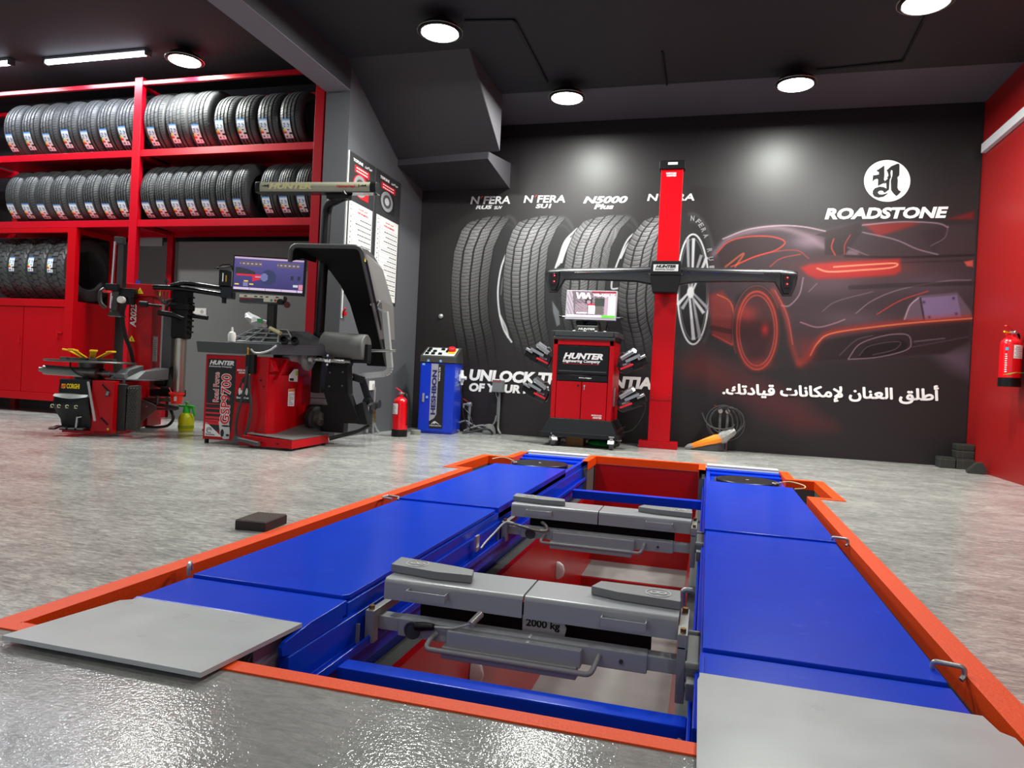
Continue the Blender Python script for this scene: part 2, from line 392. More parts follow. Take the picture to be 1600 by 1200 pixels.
struct('ceiling_bay', MB().box(XW, XP, YF, YLB+.1, ZL, ZL+.1), mat('bay_ceiling_paint', (42, 41, 46), .8, bump=.1, bscale=6))
# underside of the staircase: sloping flight and landing slab
STAIRM = mat('stair_paint', (44, 41, 46), .6); STAIRS = mat('stair_side_paint', (66, 64, 69), .55)
b = MB(); b.prism([(6.10, ZC), (7.16, 3.07), (7.16, ZC)], (XL, 0, 0), Y, Z, 0) if False else None
prof = [(6.10, ZC+.001), (7.20, 3.06), (7.20, ZC+.001)]
b.hexa([(XL, 6.10, ZC), (-2.25, 6.10, ZC), (-2.25, 7.17, 3.05), (XL, 7.30, 3.05), (XL, 6.101, ZC+.02), (-2.25, 6.101, ZC+.02), (-2.25, 7.17, ZC+.02), (XL, 7.30, ZC+.02)])
struct('ceiling_stair', b, STAIRM)
b = MB(); b.hexa([(XL, 7.31, 2.98), (-2.38, 7.17, 2.975), (-2.38, YB, 2.89), (XL, YB, 2.89), (XL, 7.31, 3.06), (-2.38, 7.17, 3.05), (-2.38, YB, 3.19), (XL, YB, 3.19)])
struct('ceiling_landing', b, STAIRM)
b = MB(); b.prism([(6.13, ZC-.002), (7.165, 3.052), (7.165, ZC-.002)], (-2.2495, 0, 0), Y, Z, .004)
b.prism([(7.175, 2.977), (YB-.012, 2.893), (YB-.012, 3.188), (7.175, 3.052)], (-2.3795, 0, 0), Y, Z, .004)
struct('trim_1', b, STAIRS)

# ------------------------------------------------------------------ lamps
LAMPRIM = mat('lamp_housing', (30, 30, 32), .35)
LENS = mat('lamp_lens', (255, 250, 238), .3, emit=(255, 247, 232), estr=26.)
def highbay(x, y, label, zc=ZC, power=LAMP_W, group=None):
    t = thing('ceiling_lamp', label, 'lamp', (x, y, zc), 0, group)
    b = MB(); b.lathe([(.05, 0), (.06, -.03), (.10, -.05), (.155, -.085), (.172, -.115), (.172, -.135), (.160, -.14), (.160, -.132), (.01, -.130)], 40)
    b.obj('housing', LAMPRIM, t)
    MB().lathe([(.01, -.1305), (.150, -.1325), (.153, -.138), (.145, -.143), (.01, -.146)], 40).obj('lens', LENS, t)
    MB().tube([(.188*math.cos(a*PI/24), .188*math.sin(a*PI/24), -.125) for a in range(48)], .0045, 6, closed=True).obj('rim', mat('lamp_rim', (150, 148, 140), .25, .7), t)
    ld = bpy.data.lights.new('bulb', 'AREA'); ld.shape = 'DISK'; ld.size = .28; ld.energy = power; ld.color = (.96, 1.0, .945)
    lo = bpy.data.objects.new('bulb', ld); link(lo, t); lo.location = (0, 0, -.149)
    return t
ZH = ZC
for x, y, lab in ((-2.30, 5.52, 'round high-bay lamp over the stair flight, left end of the black conduit'),
                  (-1.52, 7.02, 'round high-bay lamp lighting the wall mural above the printed tyres'),
                  (0.63, 7.02, 'round high-bay lamp lighting the mural between red sensor post and round emblem'),
                  (1.36, 5.70, 'round high-bay lamp cut by the top edge of the picture')):
    highbay(x, y, lab)
highbay(-5.42, 6.20, 'round high-bay lamp on the side bay ceiling in front of the tyre rack', ZL, LAMP_W*.55)
for x, y in ((-2.3, 2.6), (0.9, 2.4), (-2.3, -.4), (.9, -.6)):
    highbay(x, y, 'round high-bay lamp on the ceiling above the camera', group='lamps above the camera', power=LAMP_W*.12)
highbay(-6.8, 4.5, 'added unseen round lamp on the side bay ceiling, lighting cupboards and bay wall', ZL, LAMP_W*1.2)  # added lamp out of view, placed to light the cupboards and bay wall
def batten(x, y, label, L=1.36):
    t = thing('tube_light', label, 'lamp', (x, y, ZL))
    MB().box(-L/2, L/2, -.035, .035, -.03, -.001, .006).obj('body', mat('batten_body', (120, 122, 128), .4), t)
    MB().tube([(-L/2+.01, 0, -.045), (L/2-.01, 0, -.045)], .026, 14).obj('tube', mat('tube_lens', (250, 252, 255), .3, emit=(232, 240, 255), estr=14.), t)
    for s in (-1, 1): MB().box(s*L/2-.016, s*L/2+.016, -.038, .038, -.075, -.001, .006).obj('end_cap', mat('cap_grey', (70, 72, 76), .5), t)
    ld = bpy.data.lights.new('bulb', 'AREA'); ld.shape = 'RECTANGLE'; ld.size = L-.05; ld.size_y = .05; ld.energy = TUBE_W; ld.color = (.86, .92, 1.0)
    lo = bpy.data.objects.new('bulb', ld); link(lo, t); lo.location = (0, 0, -.078)
    return t
batten(-6.52, 6.15, 'lit white tube light on the bay ceiling left of the round lamp')
batten(-8.30, 6.09, 'tube light cut by the left edge of the picture')
# conduits on the ceiling
def conduit(name, pts, r, label, m=BLACK):
    return tag(MB().tube(fillet(pts, .03, 4), r, 8).obj(name, m), label, 'conduit')
conduit('ceiling_conduit', [(-2.12, 5.60, ZC-.012), (-1.70, 5.66, ZC-.012), (-1.70, 6.88, ZC-.012)], .011, 'black conduit running between the two left ceiling lamps')
conduit('ceiling_conduit', [(1.46, 5.90, ZC-.012), (1.50, 6.95, ZC-.012), (.80, 7.02, ZC-.012)], .010, 'black conduit running between the two right ceiling lamps')
conduit('ceiling_conduit', [(-.55, 6.42, ZC-.012), (-.55, 7.14, ZC-.012)], .010, 'short straight black conduit on the ceiling above the red post')
# trunking on the red wall
MBx = MB().box(XR-.045, XR-.001, 2.5, 7.95, 3.10, 3.19, .004)
tag(MBx.obj('cable_trunking', mat('trunking_grey', (205, 203, 208), .5)), 'white cable trunking fixed high along the red wall', 'trunking')
# ------------------------------------------------------------------ printed mural on the back wall
YM = YB-.012
def wp(x, y, d=YM):
    """photo position on the wall print -> point on the wall plane"""
    r = F_*FPX + R_*(x-800) - U_*(y-600)
    return Vector((0, 0, CAM_H)) + r*(d/r.y)
MX0, MX1, MZ0, MZ1 = XL+.012, XR-.012, .004, ZC-.006
NXG, NZG = 860, 520
gx, gz = np.meshgrid(np.linspace(MX0, MX1, NXG+1), np.linspace(MZ0, MZ1, NZG+1))
dx, dy, dz = gx, np.full_like(gx, YM), gz-CAM_H
fw = dx*F_.x+dy*F_.y+dz*F_.z
px = 800+FPX*(dx*R_.x+dy*R_.y+dz*R_.z)/fw; py = 600-FPX*(dx*U_.x+dy*U_.y+dz*U_.z)/fw
img = np.zeros(gx.shape+(3,), np.float32); img[:] = (39, 34, 36)
def blend(a, col, sl=np.s_[:]):
    img[sl] = img[sl]*(1-a[..., None]) + np.array(col, np.float32)*a[..., None]
def bbox(pts, m):
    x0 = min(p[0] for p in pts)-m; x1 = max(p[0] for p in pts)+m; y0 = min(p[1] for p in pts)-m; y1 = max(p[1] for p in pts)+m
    k = (px >= x0) & (px <= x1) & (py >= y0) & (py <= y1)
    r = np.where(k.any(1))[0]; c = np.where(k.any(0))[0]
    if len(r) == 0 or len(c) == 0: return None
    return np.s_[r[0]:r[-1]+1, c[0]:c[-1]+1]
def segd(P, Q, ax, ay):
    vx, vy = Q[0]-P[0], Q[1]-P[1]; t = np.clip(((ax-P[0])*vx+(ay-P[1])*vy)/(vx*vx+vy*vy+1e-9), 0, 1)
    return np.hypot(ax-P[0]-t*vx, ay-P[1]-t*vy)
def poly(pts, col, al=1., soft=1.2):
    sl = bbox(pts, soft*1.5)
    if sl is None: return
    ax, ay = px[sl], py[sl]; ins = np.zeros(ax.shape, bool); d = np.full(ax.shape, 1e9)
    for i in range(len(pts)):
        P, Q = pts[i-1], pts[i]; d = np.minimum(d, segd(P, Q, ax, ay))
        c = ((P[1] > ay) != (Q[1] > ay)) & (ax < (Q[0]-P[0])*(ay-P[1])/((Q[1]-P[1]) or 1e-9)+P[0]); ins ^= c
    sd = np.where(ins, -d, d); blend(np.clip(.5-sd/soft, 0, 1)*al, col, sl)
def dense(pts, n=6): return [(p.x, p.y) for p in spline([(a, c, 0) for a, c in pts], n)]
def stroke(pts, col, w=2., al=1., glow=0., curve=True):
    if curve and len(pts) > 2: pts = dense(pts)
    sl = bbox(pts, w+glow*2.5+2)
    if sl is None: return
    ax, ay = px[sl], py[sl]; d = np.full(ax.shape, 1e9)
    for P, Q in zip(pts[:-1], pts[1:]): d = np.minimum(d, segd(P, Q, ax, ay))
    a = np.exp(-(d/glow)**2)*al if glow else np.clip((w/2-d)+.5, 0, 1)*al
    blend(a, col, sl)
def blob(cx, cy, rx, ry, col, al=1.):
    blend(np.exp(-(((px-cx)/rx)**2+((py-cy)/ry)**2))*al, col)
def ring(cx, cy, rx, ry, col, w, al=1., glow=0., a0=0, a1=360, rot=0):
    cr, sr = math.cos(rot), math.sin(rot); pts = []
    for k in range(49):
        a = math.radians(a0+(a1-a0)*k/48); ex, ey = rx*math.cos(a), ry*math.sin(a); pts.append((cx+ex*cr-ey*sr, cy+ex*sr+ey*cr))
    stroke(pts, col, w, al, glow, False)
# paper: a little darker towards the ceiling
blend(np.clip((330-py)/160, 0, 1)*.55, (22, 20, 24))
# the four printed tyres
def edge_tab(tab): ys_ = [t[0] for t in tab]; xs_ = [t[1] for t in tab]; return lambda y: np.interp(y, ys_, xs_)
def z5(pts): return [(640+a/3, 200+c/3) for a, c in pts]
def tyre_print(le, re, ytop, side, ngro, pitch, slope, lum=1.):
    le = [(c, a) for a, c in z5(le)]; re = [(c, a) for a, c in z5(re)]
    xl, xr = edge_tab(le)(py), edge_tab(re)(py)
    # dark sidewall to the right
    if side:
        cx, cy, rx, ry = side
        poly([(cx+rx*math.cos(a*PI/30), cy+ry*math.sin(a*PI/30)) for a in range(60)], (40, 38, 40), .96, 3)
        ring(cx, cy, rx*.95, ry*.97, (78, 76, 78), 3, .5, 3, -95, 60); ring(cx, cy, rx*.8, ry*.86, (66, 64, 66), 2, .5, 2, -95, 60)
    u = (px-xl)/np.maximum(xr-xl, 1); yt = ytop + 14*np.abs(u-.62)**2*2
    a = np.clip((px-xl)+.5, 0, 1)*np.clip((xr-px)+.5, 0, 1)*np.clip((py-yt)/2, 0, 1)*np.clip((588-py)/75, 0, 1)
    v = (py-ytop)/230
    base = 140*lum*(1-.5*np.abs(u-.45))*np.clip(1.18-v*.86, .14, 1.15)*np.clip(.55+v*4, 0, 1)
    rib = np.floor(u*ngro); fr = u*ngro-rib
    g = np.clip((np.abs(fr-.5)-.385)/.05, 0, 1)                      # long grooves
    ph = (py+slope*(u-.5)**2*60+slope*14*np.sin(rib*2.1)*(1 if ngro else 1)+u*22*slope)/pitch + rib*.37
    sp = np.clip((.16-np.abs((ph % 1)-.5))/.08, 0, 1)*np.clip((.9-np.abs(fr-.5)*1.6)/.2, 0, 1)
    hl = np.clip((.1-np.abs((ph % 1)-.72))/.06, 0, 1)*.35
    sh = base*(1-.82*np.maximum(g, sp*.5))*(1+hl)
    c = np.stack([sh, sh*.985, sh*1.0], -1)
    img[:] = img*(1-a[..., None])+c*a[..., None]
CH = (214, 214, 216)
# chrome wheel rims glimpsed between the tyres
poly(z5([(430, 600), (418, 700), (412, 780), (420, 860), (440, 950), (480, 1000), (520, 1000), (520, 560)]), (34, 33, 35), .8, 4)
tyre_print([(300, 412), (240, 480), (205, 580), (193, 700), (192, 800), (200, 900), (215, 985), (240, 1150)], [(480, 412), (432, 480), (397, 560), (376, 680), (368, 800), (375, 900), (395, 985), (420, 1150)], 337, (795, 445, 26, 110), 4, 5.2, .5, .92)
stroke(z5([(452, 590), (428, 660), (414, 760), (420, 860), (442, 945), (478, 1003)]), CH, 2.6, .95); stroke(z5([(468, 600), (440, 690), (428, 780)]), (120, 120, 122), 1.6, .8); stroke(z5([(424, 880), (450, 935), (462, 980)]), CH, 3.4, .8)
tyre_print([(520, 425), (480, 480), (452, 560), (437, 680), (437, 800), (450, 900), (482, 990), (520, 1150)], [(745, 408), (692, 470), (652, 560), (636, 700), (635, 820), (640, 900), (655, 990), (690, 1150)], 336, (878, 452, 34, 116), 5, 6.2, .8)
poly(z5([(782, 470), (730, 540), (692, 640), (668, 720), (690, 850), (720, 700), (760, 560)]), (30, 30, 31), .9, 2)
for q in ([(786, 472), (730, 530), (700, 610), (672, 690)], [(770, 500), (735, 560), (712, 630)]): stroke(z5(q), CH, 3, .9)
poly(z5([(745, 505), (760, 520), (705, 640), (690, 655), (715, 570)]), (205, 205, 208), .9, 1.2); poly(z5([(700, 860), (668, 810), (672, 860), (690, 930), (705, 920)]), (120, 124, 128), .8, 1.5)
tyre_print([(832, 412), (770, 490), (737, 570), (717, 680), (706, 800), (716, 900), (738, 985), (770, 1150)], [(1058, 404), (992, 470), (947, 560), (925, 680), (916, 800), (926, 900), (942, 985), (970, 1150)], 335, (978, 450, 36, 116), 5, 5.0, 1.5)
poly(z5([(1085, 470), (1020, 530), (980, 620), (958, 720), (985, 700), (1030, 560)]), (30, 30, 31), .9, 2)
for q in ([(1090, 466), (1025, 520), (985, 605), (960, 670)], [(1065, 500), (1020, 550), (990, 610)], [(948, 715), (948, 752), (975, 752)]): stroke(z5(q), CH, 2.6, .9)
tyre_print([(1102, 425), (1050, 490), (1012, 570), (987, 680), (972, 800), (982, 900), (1002, 985), (1030, 1150)], [(1292, 402), (1222, 470), (1182, 560), (1160, 680), (1150, 800), (1158, 900), (1182, 985), (1210, 1150)], 334, (1081, 441, 40, 110), 4, 7.5, 1.0)
# the full wheel of the fourth tyre
cx, cy, rx, ry = 1083, 452, 24.5, 86
poly([(cx+rx*math.cos(a*PI/30), cy+ry*math.sin(a*PI/30)) for a in range(60)], (28, 28, 30), 1, 1.5)
ring(cx, cy, rx, ry, CH, 2.6, .95); ring(cx, cy, rx-3, ry-7, (110, 110, 114), 1.5, .8)
hub = (1079, 457)
for ang, wd in ((-100, 5), (-40, 5), (25, 5.5), (75, 6), (160, 5.5)):
    a = math.radians(ang); ex, ey = cx+(rx-2)*math.cos(a), cy+(ry-5)*math.sin(a); nx_, ny_ = -(ey-hub[1]), ex-hub[0]; l = math.hypot(nx_, ny_); nx_, ny_ = nx_/l, ny_/l
    for s in (-1, 1):
        poly([(hub[0]+nx_*s*3.4, hub[1]+ny_*s*3.4), (ex+nx_*s*(wd+2), ey+ny_*s*(wd+2)), (ex+nx_*s*2.2, ey+ny_*s*2.2), (hub[0]+nx_*s*.8, hub[1]+ny_*s*.8)], (198, 198, 202) if s > 0 else (150, 150, 155), .95, 1.2)
poly([(hub[0]+5.5*math.cos(a*PI/12), hub[1]+9*math.sin(a*PI/12)) for a in range(24)], (205, 205, 208), 1, 1.5)
# the printed sports car, seen from behind with red light trails
def z6(pts): return [(1060+a/2.307, 200+c/2.307) for a, c in pts]
LAV, TR, OR = (136, 112, 124), (190, 56, 42), (206, 92, 54)
poly(z6([(0, 845), (80, 800), (430, 985), (560, 1080), (420, 1090), (200, 965), (20, 900)]), (96, 38, 36), .75, 34)
poly(z6([(120, 830), (430, 985), (560, 1080), (300, 1060)]), (70, 38, 42), .6, 30)
poly(z6([(900, 800), (1060, 790), (1060, 900), (985, 870)]), (92, 72, 88), .8, 26)
body = [(100, 560), (128, 450), (180, 395), (260, 365), (360, 352), (440, 356), (530, 362), (600, 345), (670, 335), (860, 335), (960, 350), (1070, 345), (1070, 770), (960, 815), (700, 835), (430, 848), (405, 760), (370, 650), (320, 590), (260, 575), (210, 600), (180, 700), (190, 785), (120, 745)]
poly(z6(body), (56, 43, 48), .95, 5)
blob(*z6([(470, 410)])[0], 26, 12, (130, 108, 122), .8); blob(*z6([(560, 560)])[0], 60, 20, (84, 66, 74), .8); blob(*z6([(900, 560)])[0], 60, 18, (84, 70, 84), .6); blob(*z6([(620, 690)])[0], 60, 14, (92, 74, 84), .6)
stroke(z6([(128, 455), (180, 400), (260, 371), (360, 360), (460, 388), (530, 430), (640, 452)]), LAV, 3, .6, 5)
stroke(z6([(160, 400), (250, 366), (360, 352), (450, 356), (530, 372)]), (176, 150, 160), 2, .8)
poly(z6([(140, 448), (178, 410), (240, 392), (330, 390), (384, 410), (350, 440), (270, 465), (195, 498), (150, 500)]), (48, 32, 34), .9, 4)
stroke(z6([(138, 452), (178, 412), (240, 393), (330, 391), (384, 410), (352, 440), (270, 466), (190, 500)]), TR, 2, .85); stroke(z6([(215, 492), (300, 455), (420, 440), (470, 470)]), TR, 1.6, .6)
stroke(z6([(170, 500), (235, 452), (205, 500)]), OR, 3, .6); stroke(z6([(330, 500), (370, 470), (440, 455)]), TR, 1.5, .7)
poly(z6([(495, 385), (590, 358), (662, 338), (662, 372), (600, 384), (545, 398)]), (46, 32, 36), 1, 2); poly(z6([(528, 398), (640, 375), (660, 376), (600, 458), (528, 458)]), (44, 30, 34), 1, 3)
stroke(z6([(560, 400), (552, 430), (565, 458)]), TR, 2, .8); stroke(z6([(620, 385), (600, 420), (598, 455)]), TR, 1.6, .7)
poly(z6([(665, 345), (840, 338), (870, 345), (720, 392)]), (128, 34, 32), .9, 6); poly(z6([(970, 328), (1066, 298), (1066, 330)]), (120, 24, 28), .9, 6)
poly(z6([(870, 375), (975, 345), (960, 395), (920, 445)]), (44, 34, 40), .7, 6)
stroke(z6([(664, 350), (800, 338), (930, 343), (972, 358)]), LAV, 2.4, .9); stroke(z6([(664, 376), (780, 402), (860, 436), (935, 456)]), LAV, 2, .85); stroke(z6([(972, 352), (960, 395), (910, 425)]), LAV, 1.3, .6); stroke(z6([(610, 430), (690, 462)]), LAV, 1.6, .6)
stroke(z6([(600, 462), (800, 466), (1065, 458)]), (26, 20, 23), 4, .8); stroke(z6([(790, 485), (1060, 478)]), (40, 30, 34), 3, .8)
poly(z6([(440, 503), (475, 490), (800, 470), (802, 515), (780, 530), (600, 542), (500, 545), (465, 530)]), (150, 34, 34), .95, 5)
blob(*z6([(640, 505)])[0], 75, 13, (200, 60, 50), .5)
stroke(z6([(560, 501), (660, 494), (782, 488), (768, 503), (660, 512), (545, 518), (500, 506)]), (226, 142, 110), 2.4, .9); poly(z6([(1030, 482), (1062, 476), (1062, 500), (1040, 498)]), (210, 80, 66), .9, 3)
stroke(z6([(450, 540), (436, 600), (400, 640), (372, 640)]), LAV, 2.2, .8); stroke(z6([(440, 700), (500, 718), (560, 705), (600, 690)]), (170, 120, 128), 2, .7); stroke(z6([(470, 590), (500, 560)]), LAV, 1.6, .6)
stroke(z6([(640, 668), (700, 622), (800, 582), (960, 552), (1055, 548)]), LAV, 1.6, .7); stroke(z6([(715, 672), (800, 622), (900, 588)]), TR, 1.6, .8); stroke(z6([(520, 660), (570, 625), (700, 590)]), (120, 100, 112), 1.6, .6)
stroke(z6([(620, 575), (820, 566), (1060, 560)]), (36, 28, 32), 7, .6)
poly(z6([(520, 765), (860, 708), (1055, 692), (1050, 770), (960, 812), (700, 832), (500, 842), (440, 845)]), (36, 26, 30), .95, 5)
poly(z6([(810, 690), (830, 640), (866, 605), (1005, 592), (1055, 660), (1055, 684), (860, 696)]), (96, 78, 92), .9, 3); stroke(z6([(815, 690), (835, 640), (866, 612)]), (178, 150, 165), 2, .8)
poly(z6([(872, 613), (1004, 602), (1020, 680), (886, 692)]), (116, 96, 130), 1, 2); stroke(z6([(872, 613), (886, 692)]), (40, 30, 40), 3, .9, 0, False)
for q in ((885, 628), (992, 614), (905, 682), (1002, 670)): blob(*z6([q])[0], 2.2, 2.2, (50, 38, 52), 1)
stroke(z6([(440, 850), (470, 822), (500, 772), (550, 738), (700, 715), (860, 698), (1060, 682)]), (170, 44, 36), 8, .6, 6); stroke(z6([(475, 820), (502, 775), (550, 741), (700, 718), (860, 701), (1060, 686)]), (204, 104, 68), 2.2, .95)
poly(z6([(640, 832), (680, 780), (800, 762), (830, 775), (815, 805), (720, 828)]), (20, 15, 18), 1, 3)
stroke(z6([(612, 832), (655, 778), (745, 748), (820, 744), (838, 770), (822, 800), (720, 826), (612, 834)]), (128, 104, 116), 1.6, .9); stroke(z6([(650, 822), (690, 785), (795, 770), (780, 798), (700, 818)]), (92, 74, 84), 1.3, .8); stroke(z6([(580, 820), (640, 765), (700, 748)]), (100, 80, 90), 1.4, .7)
stroke(z6([(850, 770), (960, 758)]), (110, 90, 104), 2, .7); stroke(z6([(840, 790), (960, 768), (1045, 752)]), (84, 66, 78), 1.6, .6)
poly(z6([(110, 600), (160, 588), (200, 640), (195, 785), (120, 745)]), (126, 44, 40), .85, 8)
stroke(z6([(140, 600), (185, 625), (200, 680), (195, 780)]), OR, 1.6, .8); stroke(z6([(120, 720), (195, 735)]), (60, 26, 26), 8, .8); stroke(z6([(125, 745), (195, 782)]), TR, 2, .8)
poly(z6([(285+92*math.cos(a*PI/30), 728+165*math.sin(a*PI/30)) for a in range(60)]), (38, 30, 32), .95, 4)
poly(z6([(283+70*math.cos(a*PI/30), 730+140*math.sin(a*PI/30)) for a in range(60)]), (62, 34, 36), .95, 4)
blob(*z6([(245, 670)])[0], 16, 14, (140, 40, 38), .8); blob(*z6([(290, 850)])[0], 20, 8, (130, 40, 36), .6)
c0 = z6([(283, 730)])[0]
ring(c0[0], c0[1], 31.5, 61, (164, 60, 48), 2.2, .9); ring(c0[0], c0[1], 31.5, 61, TR, 4, .3, 5); ring(c0[0], c0[1], 27.5, 55, (176, 62, 54), 1.6, .8)
ring(c0[0], c0[1], 38, 70, (120, 60, 56), 1.6, .7, 0, 150, 330); blob(*z6([(312, 727)])[0], 5.5, 9, (170, 40, 38), .95)
stroke(z6([(340, 585), (385, 670), (408, 780), (430, 846)]), TR, 2, .4, 5); stroke(z6([(348, 585), (392, 675), (412, 780)]), (190, 80, 70), 1.4, .8)
blob(*z6([(460, 800)])[0], 16, 22, (120, 40, 36), .55)
# vertical seams of the printed sheets
for sx in (1120, 1278, 1240): pass
nv = (NXG+1)*(NZG+1)
me = bpy.data.meshes.new('print_sheet'); me.vertices.add(nv)
me.vertices.foreach_set('co', np.stack([gx, np.full_like(gx, YM), gz], -1).astype(np.float32).ravel())
ii, jj = np.meshgrid(np.arange(NXG), np.arange(NZG)); q = (jj*(NXG+1)+ii).ravel()
quads = np.stack([q, q+1, q+NXG+2, q+NXG+1], -1).astype(np.int32); nf = len(quads)
me.loops.add(nf*4); me.loops.foreach_set('vertex_index', quads.ravel())
me.polygons.add(nf); me.polygons.foreach_set('loop_start', np.arange(0, nf*4, 4, dtype=np.int32))
me.update(calc_edges=True)
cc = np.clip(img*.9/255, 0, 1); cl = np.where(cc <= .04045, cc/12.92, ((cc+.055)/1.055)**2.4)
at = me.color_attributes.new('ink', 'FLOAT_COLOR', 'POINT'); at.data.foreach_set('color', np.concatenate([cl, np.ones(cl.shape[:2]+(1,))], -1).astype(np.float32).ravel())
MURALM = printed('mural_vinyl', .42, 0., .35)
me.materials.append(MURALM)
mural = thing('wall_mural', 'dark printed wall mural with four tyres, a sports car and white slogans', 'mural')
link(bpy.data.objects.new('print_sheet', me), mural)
def wtext(s, x0, x1, yb0, yt0, yb1, yt1, m=WHITE, **k):
    q = [wp(x0, yb0), wp(x1, yb1), wp(x1, yt1), wp(x0, yt0)]
    return text(s, m, mural, (0, 0, 0), X, Z, quad=q, lift=.003, **k)
GREYINK = mat('pale_grey_ink', (196, 194, 196), .5)
for s, x0, x1, y0, y1 in (("N FERA", 735, 797, 319, 307), ("N FERA", 818, 883, 317, 305.5), ("N FERA", 1011, 1085, 314, 303)):
    wtext(s, x0, x1, y0, y1, y0-.6, y1-.6, GREYINK, shear=.18, bold=.025, label='pale grey product lettering')
for x, y in ((751, 312), (836, 310), (1030, 308)):
    a, c, d = wp(x-.6, y-1), wp(x+4, y-5), wp(x+1.8, y-5.5)
    MB().prism([(p.x, p.z) for p in (a, c, d)], (0, YM-.0005, 0), X, Z, .002).obj('red_tick', INKRED, mural)
wtext('RU5', 743, 769, 327, 321.2, 326.6, 320.8, GREYINK, shear=.25, bold=.04); wtext('SUV', 772, 785, 327, 322, 326.7, 321.7, GREYINK, shear=.3, bold=.02)
wtext('SU1', 837, 862, 325.5, 318.8, 325.2, 318.5, GREYINK, shear=.2, bold=.04)
wtext('N5000', 911, 981, 318, 307, 317.3, 306.3, GREYINK, shear=.3, bold=.04); wtext('Plus', 928, 959, 327, 319, 326.7, 318.7, GREYINK, shear=.25, bold=.04)
wtext('RU1', 1036, 1062, 322, 315, 321.7, 314.7, GREYINK, shear=.2, bold=.04)
wtext('ROADSTONE', 1288.5, 1482, 343, 325.5, 340.8, 322.6, shear=.22, bold=.045, label='large white brand lettering')
wtext('UNLOCK THE POTENTIAL', 733.5, 1032, 594.5, 576.5, 610, 590.5, shear=.17, bold=.05, label='white slogan, first line'); wtext('OF YOUR RIDE', 733, 859, 611.5, 598, 617, 603.5, shear=.15, bold=.05, label='white slogan, second line')
ar = '\ufe83\ufec3\ufee0\ufed6 \ufe8d\ufedf\ufecc\ufee8\ufe8e\ufee5 \ufef9\ufee3\ufedc\ufe8e\ufee7\ufe8e\ufe95 \ufed7\ufef4\ufe8e\ufea9\ufe97\ufeda.'
wtext(ar[::-1], 1128.5, 1467, 622.5, 594, 634, 602, bold=0., fat=.036, label='white Arabic slogan')
# sidewall lettering of the fourth printed tyre
for k, ch in enumerate('N FERA RU1'):
    if ch == ' ': continue
    a = math.radians(-88+k*8.3); x = 1081+32*math.cos(a); y = 441+100*math.sin(a); t = Vector((-32*math.sin(a), 100*math.cos(a))).normalized(); n = Vector((t.y, -t.x))
    p = lambda s, v: wp(x+t.x*s*3.6+n.x*v*3.4*1.2, y+t.y*s*3.6+n.y*v*3.4*1.2)
    text(ch, mat('sidewall_ink', (126, 124, 126), .5), mural, (0, 0, 0), X, Z, quad=[p(-.8, -1), p(.8, -1), p(.8, 1), p(-.8, 1)], lift=.003, bold=.03)
# round emblem with a blackletter R
def wpoly(pts, m, name, off, label=None):
    P = [wp(*p) for p in pts]
    return MB().prism([(p.x, p.z) for p in P], (0, YM-off, 0), X, Z, .001).obj(name, m, mural, label=label)
EC = (1386.1, 282.7)
wpoly([(EC[0]+36.2*math.cos(a*PI/36)+.9*math.sin(a*PI/36), EC[1]+32.6*math.sin(a*PI/36)-.9*math.cos(a*PI/36)) for a in range(72)], WHITE, 'emblem_disc', .002, 'white round emblem')
def z8(pts): return [(1270+a/6.957, 240+c/6.957) for a, c in pts]
wpoly(z8([(775, 132), (705, 178), (690, 182), (702, 196), (718, 202), (716, 228), (690, 234), (655, 238), (650, 262), (648, 306), (668, 284), (695, 274), (708, 282), (706, 352), (770, 322), (782, 300), (770, 284), (776, 240)]), INKBLACK, 'emblem_letter', .0045)
wpoly(z8([(782, 300), (770, 330), (796, 318), (800, 382), (770, 366), (725, 360), (672, 378), (650, 408), (648, 440), (668, 468), (712, 480), (765, 470), (800, 446), (815, 428), (790, 438), (750, 446), (718, 442), (704, 424), (716, 408), (740, 402), (762, 408), (776, 428), (826, 394), (832, 300), (836, 282), (812, 276)]), INKBLACK, 'emblem_letter', .0045)
wpoly(z8([(936, 112), (912, 114), (850, 140), (800, 184), (812, 200), (822, 240), (806, 262), (824, 292), (848, 262), (842, 214), (848, 180), (866, 186), (864, 240), (852, 276), (846, 300), (850, 400), (876, 436), (908, 464), (934, 440), (958, 414), (930, 398), (918, 370), (922, 290), (916, 262), (938, 236), (940, 128)]), INKBLACK, 'emblem_letter', .0045)
